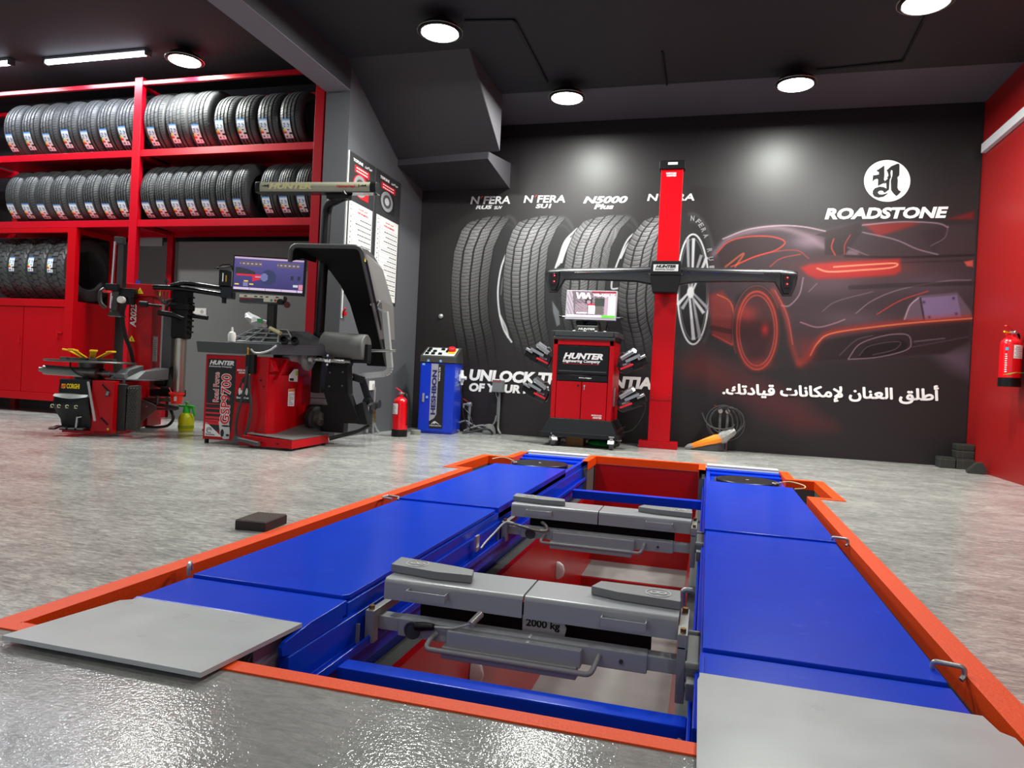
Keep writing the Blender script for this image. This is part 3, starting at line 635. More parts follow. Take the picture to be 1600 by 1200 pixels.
# ------------------------------------------------------------------ the alignment lift
LABELM = mat('pale_label', (196, 198, 198), .45)
lift = thing('alignment_lift', 'blue in-floor alignment lift with two runways joined by cross beams', 'lift', (0, 0, 0))
def runway(x0, x1, side):
    """side=-1: left runway (inner edge x1), side=+1: right runway (inner edge x0)"""
    xi = x1 if side < 0 else x0; out = -1 if side > 0 else 1      # out: from the runway towards the middle
    b = MB(); b.box(x0, x1, 1.69, 1.905, -.05, -.006, .004); b.hexa([(x0, 1.66, -.05), (x1, 1.66, -.05), (x1, 1.69, -.05), (x0, 1.69, -.05), (x0, 1.66, -.012), (x1, 1.66, -.012), (x1, 1.692, -.006), (x0, 1.692, -.006)])
    b.box(x0, x1, 3.478, 5.24, -.05, .011, .004)
    b.box(x0+.01, x1-.01, 1.905, 6.02, -.06, -.045)                 # pan under the slip plate and turning plate
    b.box(x0, x1, 6.0, 6.10, -.05, -.022, .004); b.box(x0, x1, 6.10, 6.21, -.05, -.004, .004)
    r = b.obj('runway', BLUE, lift)
    # slip plate
    b = MB(); y0, y1 = 1.912, 3.462
    c = .02
    b.prism([(x0+.006, y0), (x1-.006 if side > 0 else x1-c, y0), (x1-.006, y0+(0 if side > 0 else c)), (x1-.006, y1-(0 if side > 0 else c)), (x1-.006 if side > 0 else x1-c, y1), (x0+.006, y1)], (0, 0, -.012), X, Y, .015, .003)
    b.obj('slip_plate', BLUE, r)
    # side members
    b = MB()
    b.box(min(xi, xi-out*.03), max(xi, xi-out*.03), 1.91, 6.2, -.062, -.016, .004)
    b.box(min(xi+out*.012, xi-out*.02), max(xi+out*.012, xi-out*.02), 1.585, 6.22, -.145, -.058, .005)
    b.box(x0 if side > 0 else x0, x0+.02 if side > 0 else x0+.02, 1.6, 6.2, -.16, -.05) if side < 0 else b.box(x1-.02, x1, 1.6, 6.2, -.16, -.05)
    b.obj('side_member', BLUE, r)
    b = MB()
    e_ = .042 if side < 0 else .022
    b.box(min(xi+out*.002, xi+out*e_), max(xi+out*.002, xi+out*e_), 1.42, 6.20, -.158, -.150, .003)
    b.box(min(xi+out*(e_-.008), xi+out*(e_+.002)), max(xi+out*(e_-.008), xi+out*(e_+.002)), 1.42, 6.20, -.158, -.132, .003)
    b.box(min(xi+out*.006, xi+out*.014), max(xi+out*.006, xi+out*.014), 1.42, 6.20, -.155, -.142, .002)
    b.box(min(xi+out*.002, xi+out*.022), max(xi+out*.002, xi+out*.022), 1.42, 6.20, -.22, -.158, .003)
    b.obj('jack_rail', BLUE, r)
    # cheek plate beside the ramp hinge
    cx = xi+(out*.001 if side < 0 else out*.001)
    b = MB(); b.prism([(1.870, -.002), (1.70, -.004), (1.575, -.016), (1.56, -.026), (1.565, -.05), (1.60, -.058), (1.870, -.056)], (cx-(.006 if out > 0 else 0), 0, 0), Y, Z, .012, .002)
    b.obj('cheek_plate', BLUE, r)
    # base frame and folded scissor arms deep in the recess
    b = MB(); xm0, xm1 = x0+.06, x1-.06
    for xx in (xm0, xm1): b.box(xx-.03, xx+.03, 1.7, 5.9, -.30, -.255, .004)
    for xx, (ya, yb_) in ((xm0, (1.9, 5.6)), (xm1, (5.6, 1.9))): b.bar((xx, ya, -.235), (xx, yb_, -.175), .04, .05)
    b.obj('scissor_base', BLUE, r)
    # ramp flap
    g = MB(); rx0, rx1 = (x0+.012, x1) if side < 0 else (x0, x1+.03); o = x0+.012 if side < 0 else x1+.03; ni = .025*side
    if side < 0: pl = [(rx0, 1.272), (rx1, 1.272), (rx1, 1.662), (rx0+.025, 1.662), (rx0+.022, 1.638), (rx0, 1.615)]
    else: pl = [(rx0, 1.262), (rx1+.01, 1.262), (rx1+.01, 1.65), (rx1-.01, 1.672), (rx1-.014, 1.752), (rx0, 1.752), (rx0, 1.725), (rx0-.004, 1.70)]
    V = [(p[0], p[1], .024-(p[1]-1.27)*.052) for p in pl]; n = len(V)
    A = [g.bm.verts.new((p[0], p[1], p[2]-.011)) for p in V]; B_ = [g.bm.verts.new(p) for p in V]
    g.bm.faces.new(A[::-1]); g.bm.faces.new(B_)
    for i in range(n): g.bm.faces.new([A[i], A[(i+1) % n], B_[(i+1) % n], B_[i]])
    g.obj('ramp_flap', RAMPGREY, r, label='grey ramp flap')
    MB().box(min(xi-out*.03, xi-out*.035), max(xi-out*.03, xi-out*.035), 1.50, 1.62, -.10, -.006, .002).box(x0+.1, x1-.1, 1.56, 1.60, -.10, -.012).obj('ramp_support', GREYPAINT, r)
    # white end flap at the far end
    MB().box(x0+.005, x1-(.0 if side < 0 else .0), 6.23, 6.36, .004, .018, .003).obj('end_flap', mat('end_flap_paint', (206, 210, 208), .4), r, label='pale end flap')
    return r
rl = runway(-1.56, -1.003, -1); rr = runway(.012, .588, 1)
# bolts on the cheek and locking pins beside the slip plates
def pin(x, y, s, rot=0):
    b = MB(); c, sn = math.cos(rot), math.sin(rot)
    P = [Vector((x, y, .0)), Vector((x, y, .024)), Vector((x+s*.062*c, y+.062*sn*s, .030)), Vector((x+s*.066*c+.012*sn, y+.066*sn*s-.02, .008))]
    b.tube(fillet(P, .014, 5), .0052, 10); return b
def pin_big(x, y, s):
    return MB().tube(fillet([(x, y+.012, .004), (x, y+.006, .024), (x+s*.064, y-.010, .024), (x+s*.066, y-.010, .002), (x+s*.056, y-.016, -.006)], .016, 5), .0062, 10)
for nm, par, bb in (('locking_pin', rl, MB().tube(fillet([(-1.585, 1.93, -.01), (-1.585, 1.93, .022), (-1.60, 1.955, .026), (-1.60, 1.96, .0)], .01, 4), .0065, 10)), ('locking_pin', rl, MB().tube(fillet([(-1.545, 3.44, .006), (-1.545, 3.45, .018), (-1.615, 3.47, .018), (-1.62, 3.40, .018), (-1.55, 3.38, .018)], .02, 5), .006, 10)),
                    ('locking_pin', rr, pin_big(.572, 1.985, 1)), ('locking_pin', rr, pin_big(.572, 3.50, 1))):
    bb.obj(nm, GALV, par, label='pale locking pin hook')
b = MB(); b.box(-.955, -.012, 1.768, 1.832, -.215, -.145, .006); b.obj('cross_beam', BLUE, lift)
b = MB(); b.box(-.955, -.012, 5.30, 5.37, -.215, -.150, .006); b.obj('cross_beam', BLUE, lift)
b = MB()
for x, y, z in ((-.988, 1.60, -.105), (-.988, 1.56, -.105), (-.03, 1.735, -.165), (-.04, 1.72, -.172)): b.cyl((x, y, z), (x+.008, y-.006, z), .008, n=6)
b.obj('bolt', STEEL, lift)
# flexible air line with fitting on the left runway side
b = MB(); b.tube(spline([(-.955, 3.05, -.10), (-.955, 3.13, -.085), (-.95, 3.25, -.065), (-.955, 3.38, -.055), (-.955, 3.46, -.055)], 6), .005, 8)
b.box(-.975, -.965, 3.02, 3.06, -.11, -.04).obj('air_line', GALV, lift, label='bent metal air line')

# turning plates
def turnplate(x, y, label, pinx):
    t = thing('turning_plate', label, 'turning plate', (x, y, -.045))
    b = MB(); b.box(-.235, .235, -.27, .27, .0, .014, .003); b.obj('base_plate', DSTEEL, t)
    b = MB(); b.lathe([(.01, .015), (.215, .015), (.225, .022), (.225, .038), (.22, .042), (.012, .042)], 56); b.obj('disc', mat('turnplate_black', (40, 40, 42), .35, .5, var=.2, vscale=9), t)
    MB().box(-.012, .012, -.008, .008, .042, .0435).obj('centre_mark', LABELM, t)
    MB().tube(fillet([(pinx, -.15, .03), (pinx, -.15, .052), (pinx*.8, -.165, .056), (pinx*.72, -.19, .056), (pinx*.85, -.2, .050)], .01, 4), .005, 8).obj('lock_pin', GALV, t)
    return t
turnplate(-1.285, 5.60, 'black round turning plate at the far end of the left runway', -.20)
turnplate(.31, 5.60, 'black round turning plate at the far end of the right runway', .22)
def cord(name, pts, r, m, label, n=6): return tag(MB().tube(spline(pts, n), r, 8).obj(name, m), label, 'cord')
cord('pin_cord', [(.52, 5.44, .015), (.60, 5.5, .02), (.68, 5.42, .012), (.67, 5.28, .010), (.60, 5.22, .006)], .004, mat('pale_cord', (214, 190, 140), .6), 'pale cord looped at the right turning plate')
cord('pin_cord', [(-1.47, 5.46, .015), (-1.55, 5.54, .022), (-1.62, 5.57, .018), (-1.66, 5.50, .010)], .004, mat('pale_cord', (214, 190, 140), .6), 'pale cord looped at the left turning plate')

# jacking beams
PADGREY = mat('pad_rubber_grey', (122, 124, 127), .5, var=.06, vscale=12)
def jack(yf, label):
    t = thing('jacking_beam', label, 'jack', (-.5, yf, 0))
    for sx, (xa, xb) in ((-1, (-.45, -.003)), (1, (.003, .45))):
        b = MB(); prof_ = [(0, -.035), (0, .016), (.004, .025), (.013, .030), (.185, .030), (.194, .025), (.198, .016), (.198, -.035), (.190, -.035), (.190, .012), (.185, .022), (.015, .022), (.008, .012), (.008, -.035)]
        b.prism(prof_, (xa, 0, 0), Y, Z, xb-xa); h = b.obj('beam_housing', GREYPAINT, t, 50)
        cxp = sx*.30
        MB().box(cxp-.064, cxp+.064, -.032, -.029, -.014, .010, .001).box(cxp-.064, cxp-.061, -.031, .002, -.012, .010).hexa([(cxp+.061, -.031, -.014), (cxp+.064, -.031, -.014), (cxp+.064, .002, -.008), (cxp+.061, .002, -.008), (cxp+.061, -.031, .010), (cxp+.064, -.031, .010), (cxp+.064, .002, .010), (cxp+.061, .002, .010)]).obj('pull_handle', GREYPAINT, h)
        # lift pad: blunt wedge plate with a cast round mark
        if sx < 0: pl = [(-.462, .068), (-.470, .165), (-.262, .132), (-.196, .118), (-.180, .055), (-.30, .045)]
        else: pl = [(.185, .135), (.20, .225), (.448, .21), (.452, .075), (.28, .10), (.205, .115)]
        if sx > 0: pl = [(.185, .105), (.205, .175), (.448, .175), (.452, .062), (.27, .078)]
        pb = MB(); pb.prism(pl, (0, 0, .031), X, Y, .026, .003); p = pb.obj('lift_pad', PADGREY, t)
        m = MB(); cx_, cy_ = (-.385, .105) if sx < 0 else (.385, .115)
        m.tube([(cx_+.036*math.cos(a*PI/16), cy_+.036*math.sin(a*PI/16), .0576) for a in range(32)], .0018, 6, closed=True)
        m.tube([(cx_-.012+.011*math.cos(a*PI/8), cy_+.011*math.sin(a*PI/8), .0576) for a in range(16)], .003, 6, closed=True); m.tube([(cx_+.012+.011*math.cos(a*PI/8), cy_+.011*math.sin(a*PI/8), .0576) for a in range(16)], .003, 6, closed=True)
        m.box(cx_-.025, cx_+.025, cy_-.002, cy_+.002, .0565, .0585)
        m.obj('cast_mark', LABELM, p, label='pale round cast mark')
    b = MB(); b.box(-.47, .47, -.02, .03, -.125, -.082, .004); b.obj('inner_tube', GREYPAINT, t)
    b = MB(); b.box(-.385, .372, -.032, .022, -.132, -.077, .005); b.obj('main_tube', GREYPAINT, t)
    b = MB(); b.box(-.215, .19, -.062, -.033, -.135, -.082, .006); b.hexa([(-.225, -.075, -.162), (.18, -.075, -.162), (.18, -.03, -.168), (-.225, -.03, -.168), (-.225, -.07, -.128), (.18, -.07, -.128), (.18, -.033, -.128), (-.225, -.033, -.128)], .003)
    b.obj('front_cover', GREYPAINT, t)
    MB().tube(fillet([(-.255, -.034, -.104), (-.268, -.06, -.118), (-.268, -.09, -.134), (.222, -.09, -.134), (.23, -.06, -.118), (.238, -.034, -.096)], .03, 6), .0075, 12).obj('push_bar', mat('push_bar_grey', (150, 151, 152), .4), t)
    b = MB(); b.lathe([(.026, -.0005), (.027, .004), (.022, .0045), (.020, .001)], 24, axis_matrix((-.335, -.032, -.108), (0, -1, 0))); b.cyl((.30, -.032, -.105), (.30, -.038, -.105), .006, n=8); b.obj('port', DGREY, t)
    # end brackets hanging on the rails
    for s in (-1, 1):
        x = s*.466; br = MB()
        if s < 0:
            br.box(x-.014, x+.016, -.065, -.03, -.155, -.055, .003); br.box(x-.012, x+.012, -.03, .16, -.085, -.058, .003); br.box(x-.062, x-.014, -.10, -.094, -.165, -.088, .001); br.box(x-.07, x-.012, -.10, -.05, -.168, -.16, .001)
        else:
            br.box(x-.014, x+.012, -.085, .15, -.03, .012, .003); br.box(x-.014, x+.010, -.085, -.02, -.175, -.02, .003); br.box(x-.006, x+.012, -.02, .14, -.12, -.03, .003)
        q = br.obj('rail_bracket', mat('bracket_grey', (150, 151, 150), .38, .2), t)
        bo = MB()
        for zz in ((-.055, .012)[s > 0], (-.150, -.03)[s > 0]): bo.cyl((x, -.048-(.02 if s > 0 else 0), zz), (x, -.048-(.02 if s > 0 else 0), zz+.012), .009, n=6)
        if s > 0: bo.cyl((x, .11, .012), (x, .11, .026), .010, n=6)
        bo.obj('bolt', BRASS, q)
    # roller block on the right rail
    r = MB(); r.box(.477, .513, -.145, .14, -.085, -.05, .004); r.box(.480, .511, -.20, -.15, -.115, -.07, .004)
    r.cyl((.476, -.13, -.055), (.514, -.13, -.055), .014, n=12).cyl((.476, .12, -.055), (.514, .12, -.055), .014, n=12).obj('roller_block', mat('block_grey', (104, 104, 100), .5), t)
    return t
j1 = jack(2.045, 'nearer grey jacking beam bridging the runways, black gripped lever in front')
b = MB(); b.tube(fillet([(-.29, -.045, -.085), (-.20, -.05, -.078), (-.14, -.045, -.055)], .02, 4), .0042, 10); b.cyl((-.145, -.05, -.058), (-.128, -.005, -.038), .011, n=14)
lv = b.obj('lever', SILVER, j1)
MB().tube([(-.325, -.047, -.090), (-.32, -.047, -.089), (-.30, -.047, -.087), (-.285, -.046, -.085), (-.262, -.047, -.083), (-.258, -.047, -.0825)], [.006, .013, .014, .0125, .010, .006], 14).obj('grip', BLACK, lv, label='black grip')
pl_ = MB(); pl_.prism([(-.01, -.10), (.118, -.10), (.125, -.065), (.112, -.043), (-.012, -.043)], (0, .055, 0), X, Z, .004); rp = pl_.obj('rating_plate', LABELM, j1, label='pale load plate')
text('2000 kg', INKBLACK, rp, (.0, .0508, -.080), X, Z, h=.030, w=.105, bold=.03)
MB().box(-.38, .37, .136, .15, -.125, -.035).obj('rear_web', BLACKMATT, j1)
j2 = jack(3.53, 'farther grey jacking beam bridging the runways, ribbed hose looped under its left end')
MB().box(-.38, .37, .136, .15, -.125, -.035).obj('rear_web', BLACKMATT, j2)
b = MB(); P = spline([(-.44, -.05, -.062), (-.40, -.062, -.066), (-.33, -.07, -.075), (-.27, -.07, -.082), (-.245, -.05, -.078), (-.26, -.02, -.062), (-.29, .02, -.056)], 12)
b.tube(P, [.0085 if (i % 2) else .0068 for i in range(len(P))], 10).obj('ribbed_hose', mat('ribbed_steel_hose', (150, 148, 140), .35, .6), j2)
MB().tube([(-.475, -.05, -.058), (-.455, -.05, -.060), (-.452, -.05, -.06), (-.42, -.058, -.064)], [.006, .006, .011, .010], 10).obj('hose_fitting', GALV, j2)

# pit details: lamp cover, tap on the pit wall, drain hose
b = MB(); b.lathe([(.01, 0), (.06, 0), (.058, .02), (.04, .045), (.01, .055)], 28, axis_matrix((TX0+.032, 2.95, -.62), (1, 0, 0)) @ Matrix.Diagonal((.4, 1.0, 1, 1)))
tag(b.obj('pit_lamp', WHITEPL), 'white bulkhead lamp on the left red pit wall under the nearer jack', 'lamp')
b = MB(); b.lathe([(.01, 0), (.06, 0), (.058, .02), (.04, .045), (.01, .055)], 28, axis_matrix((TX0+.032, 4.75, -.62), (1, 0, 0)) @ Matrix.Diagonal((.4, 1.0, 1, 1)))
tag(b.obj('pit_lamp', WHITEPL), 'white bulkhead lamp on the left red pit wall under the farther jack', 'lamp')
t = thing('pit_tap', 'small metal tap with elbow on the right pit wall below the farther jack', 'tap', (-.055, 3.10, -.245))
MB().tube(fillet([(.03, 0, .06), (-.01, 0, .06), (-.01, 0, -.02)], .02, 5), .012, 12).obj('elbow', GALV, t)
MB().cyl((-.01, 0, -.02), (-.01, 0, -.065), .015, n=12).cyl((-.01, 0, -.03), (-.045, -.004, -.03), .006, n=8).obj('valve_body', GALV, t)
MB().bar((-.045, -.004, -.028), (-.05, -.006, -.062), .008, .005).obj('lever', INKRED, t, label='red lever')
MB().cyl((-.01, 0, -.065), (-.01, 0, -.092), .010, n=10).obj('nozzle', BRASS, t)
tag(MB().tube(spline([(.02, 2.46, -.17), (-.02, 2.44, -.18), (-.035, 2.40, -.21), (-.03, 2.38, -.28)], 8), .022, 14).obj('drain_hose', mat('hose_grey', (70, 70, 68), .5)), 'dark grey drain hose beside the nearer jack and right runway', 'hose')
# rubber block on the floor left of the lift
def rubber_block(name, label, loc, rz, sx, sy, sz, ribbed=True, group=None):
    t = thing(name, label, 'rubber block', loc, rz, group)
    MB().box(-sx/2, sx/2, -sy/2, sy/2, 0, sz-.004, .003).obj('body', mat('brownish_rubber', (38, 30, 28), .65), t)
    b = MB(); n = int(sx/.011)
    if ribbed:
        for k in range(n): b.bar((-sx/2+.004+k*sx/n, -sy/2+.003, sz-.004), (-sx/2+.004+k*sx/n, sy/2-.003, sz-.004), .004, .008)
        b.obj('ribbed_top', mat('rib_rubber', (104, 98, 92), .4), t)
    return t
rubber_block('rubber_block', 'flat ribbed dark rubber block lying left of the orange edging', (-1.783, 2.60, 0), math.radians(6), .135, .185, .042)
# ------------------------------------------------------------------ tyre rack and tyres
RY = 6.43; RD = .62
rack = thing('tyre_rack', 'red steel tyre rack with two upper shelves along the bay wall', 'rack', (-6.2, RY, 0))
ox, oy = 6.2, -RY
def rpart(name, b): return b.obj(name, RACKRED, rack, Mx=Matrix.Translation((6.2, -RY, 0)))
for xc in (-6.215, -3.955, -8.6):
    z0 = .002 if xc > -8 else 2.135
    rpart('post', MB().box(xc-.052, xc+.052, RY, RY+.06, z0, 3.775, .004))
    rpart('post', MB().box(xc-.04, xc+.04, RY+RD-.05, RY+RD, z0 if xc < -6 else 2.07, 3.775, .004))
for x0, x1 in ((-8.548, -6.267), (-6.163, -4.007), (-9.55, -8.652)):
    for z0, z1 in ((2.905, 2.98), (2.132, 2.208)):
        rpart('shelf_beam', MB().box(x0, x1, RY+.008, RY+.05, z0, z1, .003)); rpart('shelf_beam', MB().box(x0, x1, RY+RD-.05, RY+RD-.01, z0, z1, .003))
        rpart('shelf_deck', MB().box(x0+.005, x1-.005, RY+.05, RY+RD-.05, z1-.02, z1-.006))
    rpart('top_rail', MB().box(x0, x1, RY+.005, RY+.045, 3.69, 3.735, .003)); rpart('top_rail', MB().box(x0, x1, RY+RD-.045, RY+RD-.005, 3.69, 3.735, .003))
for xc in (-6.215, -3.955):
    for z in (3.70, 2.94, 2.17): rpart('cross_tie', MB().box(xc-.02, xc+.02, RY+.06, RY+RD-.05, z-.03, z+.01, .003))
    if xc > -4: rpart('post_clip', MB().box(xc+.05, xc+.085, RY+.02, RY+.05, 2.28, 2.33, .003).box(xc+.05, xc+.085, RY+.02, RY+.05, 3.02, 3.07, .003))
# mid-height tie between the right posts and the rear post seen behind the tyre changer

# cupboard under the lower left bay
cup = thing('storage_cupboard', 'red steel cupboard with hinged doors below the lower tyre bay', 'cupboard', (-8.0, RY, 0))
def cpart(name, b, par=None): return b.obj(name, RED, par or cup, Mx=Matrix.Translation((8.0, -RY, 0)) if par is None else Matrix.Translation((8.0, -RY, 0)))
CX_R = -6.99
cpart('body', MB().box(-9.55, CX_R, RY+.03, RY+.58, .15, 1.295, .003))
cpart('corner_post', MB().box(-7.105, CX_R+.002, RY-.004, RY+.06, .12, 2.128, .004))
cpart('rear_post', MB().box(-7.06, CX_R+.002, RY+.54, RY+.60, .12, 2.128, .004))
cpart('top_bar', MB().box(-9.55, -7.105, RY, RY+.05, 1.225, 1.312, .004)); cpart('bottom_bar', MB().box(-9.55, -7.105, RY-.002, RY+.05, .145, .232, .004))
cpart('upper_frame', MB().box(-9.55, -7.105, RY, RY+.05, 2.075, 2.128, .003)); cpart('tie', MB().box(-7.03, CX_R, RY+.06, RY+.54, 2.07, 2.128, .003))
for k, (x0, x1) in enumerate(((-7.712, -7.112), (-8.322, -7.722), (-8.932, -8.332))):
    d = cpart('door', MB().box(x0, x1, RY+.012, RY+.03, .236, 1.222, .003))
    hx = x0+.075 if k == 1 else x1-.065
    if k == 0: hx = x1-.055
    cpart('bolt_latch', MB().tube(fillet([(hx-.02, RY+.012, .86), (hx-.02, RY-.018, .86), (hx-.02, RY-.018, .95)], .01, 3), .007, 8).cyl((hx-.03, RY+.004, .93), (hx+.03, RY+.004, .93), .008, n=8), d)
    if k == 0: cpart('bolt_latch', MB().tube(fillet([(x0-.03, RY+.012, .80), (x0-.03, RY-.018, .80), (x0-.03, RY-.018, .90)], .01, 3), .007, 8), d)
for x in (-7.05, -8.4, -9.4): cpart('leg', MB().box(x-.04, x+.04, RY+.02, RY+.08, .001, .15).box(x-.04, x+.04, RY+.48, RY+.54, .001, .15))

# tyres: tread in real relief, axis along local x
TYREM = mat('tyre_rubber', (64, 65, 67), .5, bump=.12, bscale=120, spec=.5)
def tyre_mesh(name, R, wd, rin, ribs, sip, kind):
    """ribs: groove centres across the tread in -1..1; sip: number of sipes round the tyre"""
    bm = bmesh.new(); tw = wd*.43
    # profile across: list of (x, drop, rib index or None)
    pr = [(-wd*.36, R-rin, None), (-wd*.46, R-rin-.012, None), (-wd*.5, (R-rin)*.55, None), (-wd*.485, (R-rin)*.28, None), (-wd*.455, .022, None)]
    edges = [-1.]+[e for g in ribs for e in (g-.075, g+.075)]+[1.]
    for i in range(0, len(edges)-1):
        a, c = edges[i], edges[i+1]
        if i % 2 == 0:
            for t in (0, .5, 1): x = a+(c-a)*t; pr.append((x*tw, .016*abs(x)**3, i//2))
        else:
            for t in (.25, .75): x = a+(c-a)*t; pr.append((x*tw, .020+.016*abs(x)**3, None))
    pr += [(-p[0], p[1], None) for p in pr[4::-1]]
    rings = []; n = sip*4
    for j in range(n):
        ring = []
        for x, drop, rib in pr:
            k = j; cut = 0.
            if rib is not None:
                ph = j % 4
                outer = rib in (0, len(ribs))
                depth = .004 if kind != 'at' else .010
                if ph in (1, 2) and (kind == 'at' or outer or rib % 2 == 0 or (j//4) % 2): cut = depth
            # narrow slots: two of each four stations are the slot edges
            base = 2*PI*(j//4)/sip; off = (0, .03, .15, .18)[j % 4] if kind != 'at' else (0, .06, .30, .36)[j % 4]
            sl = x/tw*.9 if kind != 'at' else math.sin(round((x/tw)*1.5)*2.2)*.5
            a = base+2*PI/sip*(off+sl)
            r = R-drop-cut
            ring.append(bm.verts.new((x, -r*math.cos(a), r*math.sin(a))))
        rings.append(ring)
    for j in range(n):
        a, c = rings[j], rings[(j+1) % n]
        for i in range(len(pr)-1): bm.faces.new([a[i], a[i+1], c[i+1], c[i]])
        bm.faces.new([a[-1], a[0], c[0], c[-1]])
    bmesh.ops.recalc_face_normals(bm, faces=bm.faces)
    me = bpy.data.meshes.new(name); bm.to_mesh(me); bm.free(); me.materials.append(TYREM); me.shade_smooth(); me.set_sharp_from_angle(angle=math.radians(28))
    return me
STICK = printed('sticker_print', .4)
def sticker_ink(seed):
    rnd = random.Random(seed)
    def f(a, b):
        i, j = int(a*8), int(b*20)
        if j >= 19: return (74, 128, 192)
        if j >= 18: return (150, 180, 214)
        if j < 1: return (60, 80, 130)
        if 12 <= j <= 15 and (i in (1, 2, 5, 6)) and (i+j) % 3: return (92, 140, 196)
        if 6 <= j <= 11 and i < 1+(11-j)//2: return ((40, 150, 70), (120, 190, 50), (235, 215, 30), (245, 165, 25), (230, 60, 40), (200, 30, 40))[min(5, 11-j)]
        if j in (5, 6) and i >= 5: return (30, 30, 34)
        if j in (9,) and i in (4, 5): return (26, 26, 30)
        if j in (2, 3) and i in (1, 2, 5): return (88, 90, 100)
        return (226, 228, 232)
    return f
def make_tyre(label, group, R, wd, rin, ribs, sip, kind, st):
    root = bpy.data.objects.new('tyre', tyre_mesh('tyre_'+kind, R, wd, rin, ribs, sip, kind)); link(root)
    tag(root, label, 'tyre', group)
    if st:
        a0, a1, x0, x1 = st
        def pos(a, b_):
            ang = math.radians(a0+(a1-a0)*b_); x = wd*(x0+(x1-x0)*a); return Vector((x, -(R+.0025)*math.cos(ang), (R+.0025)*math.sin(ang)))
        ink_grid('energy_label', STICK, root, 8, 20, sticker_ink(3), pos, 'white paper energy label with a coloured scale')
    return root
ORD = ['first', 'second', 'third', 'fourth', 'fifth', 'sixth', 'seventh', 'eighth', 'ninth', 'tenth']
def place(proto, used, x, y, z, rx, label, group, rz=0.):
    o = proto if not used else dup(proto)
    o.location = (x, y, z); o.rotation_euler = (rx, 0, rz); o['label'] = label; o['group'] = group
    return o
# upper shelf left of the middle post
pA = make_tyre('t', 'g', .352, .250, .225, (-.6, -.2, .2, .6), 76, 'touring', (-52, -17, -.32, .06))
xsA = [-8.03, -7.755, -7.48, -7.205, -6.935, -6.665, -6.405]
for k, xx in enumerate(xsA):
    place(pA, k > 0, xx, RY+.345, 2.985+.346, random.uniform(-.07, .07), '%s tyre from the left end on the upper rack shelf, left bay' % ORD[k].replace('first', 'leftmost'), 'tyres on the upper shelf, left bay', .03)
pB = make_tyre('t', 'g', .360, .275, .225, (-.6, -.2, .22, .62), 80, 'suv', (-52, -18, -.28, .05))
for k, xx in enumerate((-6.015, -5.725, -5.435)):
    place(pB, k > 0, xx, RY+.355, 2.985+.354, random.uniform(-.05, .05), '%s of the three bigger tyres right of the middle post, upper shelf' % ORD[k], 'bigger tyres on the upper shelf, right bay')
pS = make_tyre('t', 'g', .312, .245, .205, (-.6, -.2, .2, .6), 68, 'compact', (-44, -6, -.34, .04))
for k, xx in enumerate((-5.165, -4.90, -4.63, -4.36)):
    o = dup(pS) if k else pS; place(o, False, xx+.05, RY+.31, 2.985+.306, .06+random.uniform(-.05, .05), '%s of the four smaller tyres at the right end, upper shelf' % ORD[k], 'smaller tyres on the upper shelf, right bay')
# second shelf
pC = make_tyre('t', 'g', .332, .218, .20, (-.6, -.25, .12, .5), 72, 'van', (-56, -22, -.36, .10))
for k, xx in enumerate((-7.985, -7.76, -7.535, -7.30, -7.07, -6.84, -6.61, -6.385)):
    place(pC, k > 0, xx, RY+.33, 2.213+.326, random.uniform(-.04, .04), '%s tyre from the left end on the second rack shelf, left bay' % ORD[k].replace('first', 'leftmost'), 'tyres on the second shelf, left bay', .03)
pF = make_tyre('t', 'g', .332, .192, .20, (-.6, -.25, .12, .5), 72, 'narrow', (-56, -22, -.38, .12))
for k, xx in enumerate((-6.06, -5.864, -5.668, -5.472, -5.276, -5.08, -4.884)):
    o = dup(pF) if k else pF; place(o, False, xx, RY+.33, 2.213+.326, random.uniform(-.04, .04), '%s tyre right of the middle post on the second rack shelf' % ORD[k], 'tyres on the second shelf, right bay')
pD = make_tyre('t', 'g', .322, .205, .195, (-.62, -.3, .02, .34, .66), 72, 'comfort', (-50, -17, -.32, .12))
for k, xx in enumerate((-4.53, -4.322, -4.115)):
    place(pD, k > 0, xx, RY+.32, 2.213+.316, random.uniform(-.03, .03), '%s of three tyres behind the measuring bar, second shelf right end' % ORD[k], 'tyres behind the measuring bar')
# lower bay: big all-terrain tyres
pE = make_tyre('t', 'g', .385, .282, .225, (-.36, .36), 34, 'at', (-16, 10, -.30, -.02))
for k, xx in enumerate((-8.21, -7.925, -7.64, -7.355)):
    place(pE, k > 0, xx+.055, RY+.385, 1.315+.379, random.uniform(-.1, .1), ('big all-terrain tyre cut by the left picture edge, lower bay', 'big all-terrain tyre in the lower bay, left of three in full view', 'big all-terrain tyre in the lower bay, middle of three in full view', 'big all-terrain tyre in the lower bay, right beside the cupboard corner post')[k], 'all-terrain tyres in the lower bay')
# ------------------------------------------------------------------ tyre changer
CH_ = thing('tyre_changer', 'red tyre changer with black front panel, yellow clamps and a tall column', 'tyre changer', (-5.27, 4.765, 0), math.radians(20))
b = MB(); b.box(.06, .42, .06, .95, .04, .475, .006); b.box(.25, .43, .0, .10, .03, .474, .004); b.box(.02, .42, .0, .12, .028, .05, .003)
b.obj('body', RED, CH_)
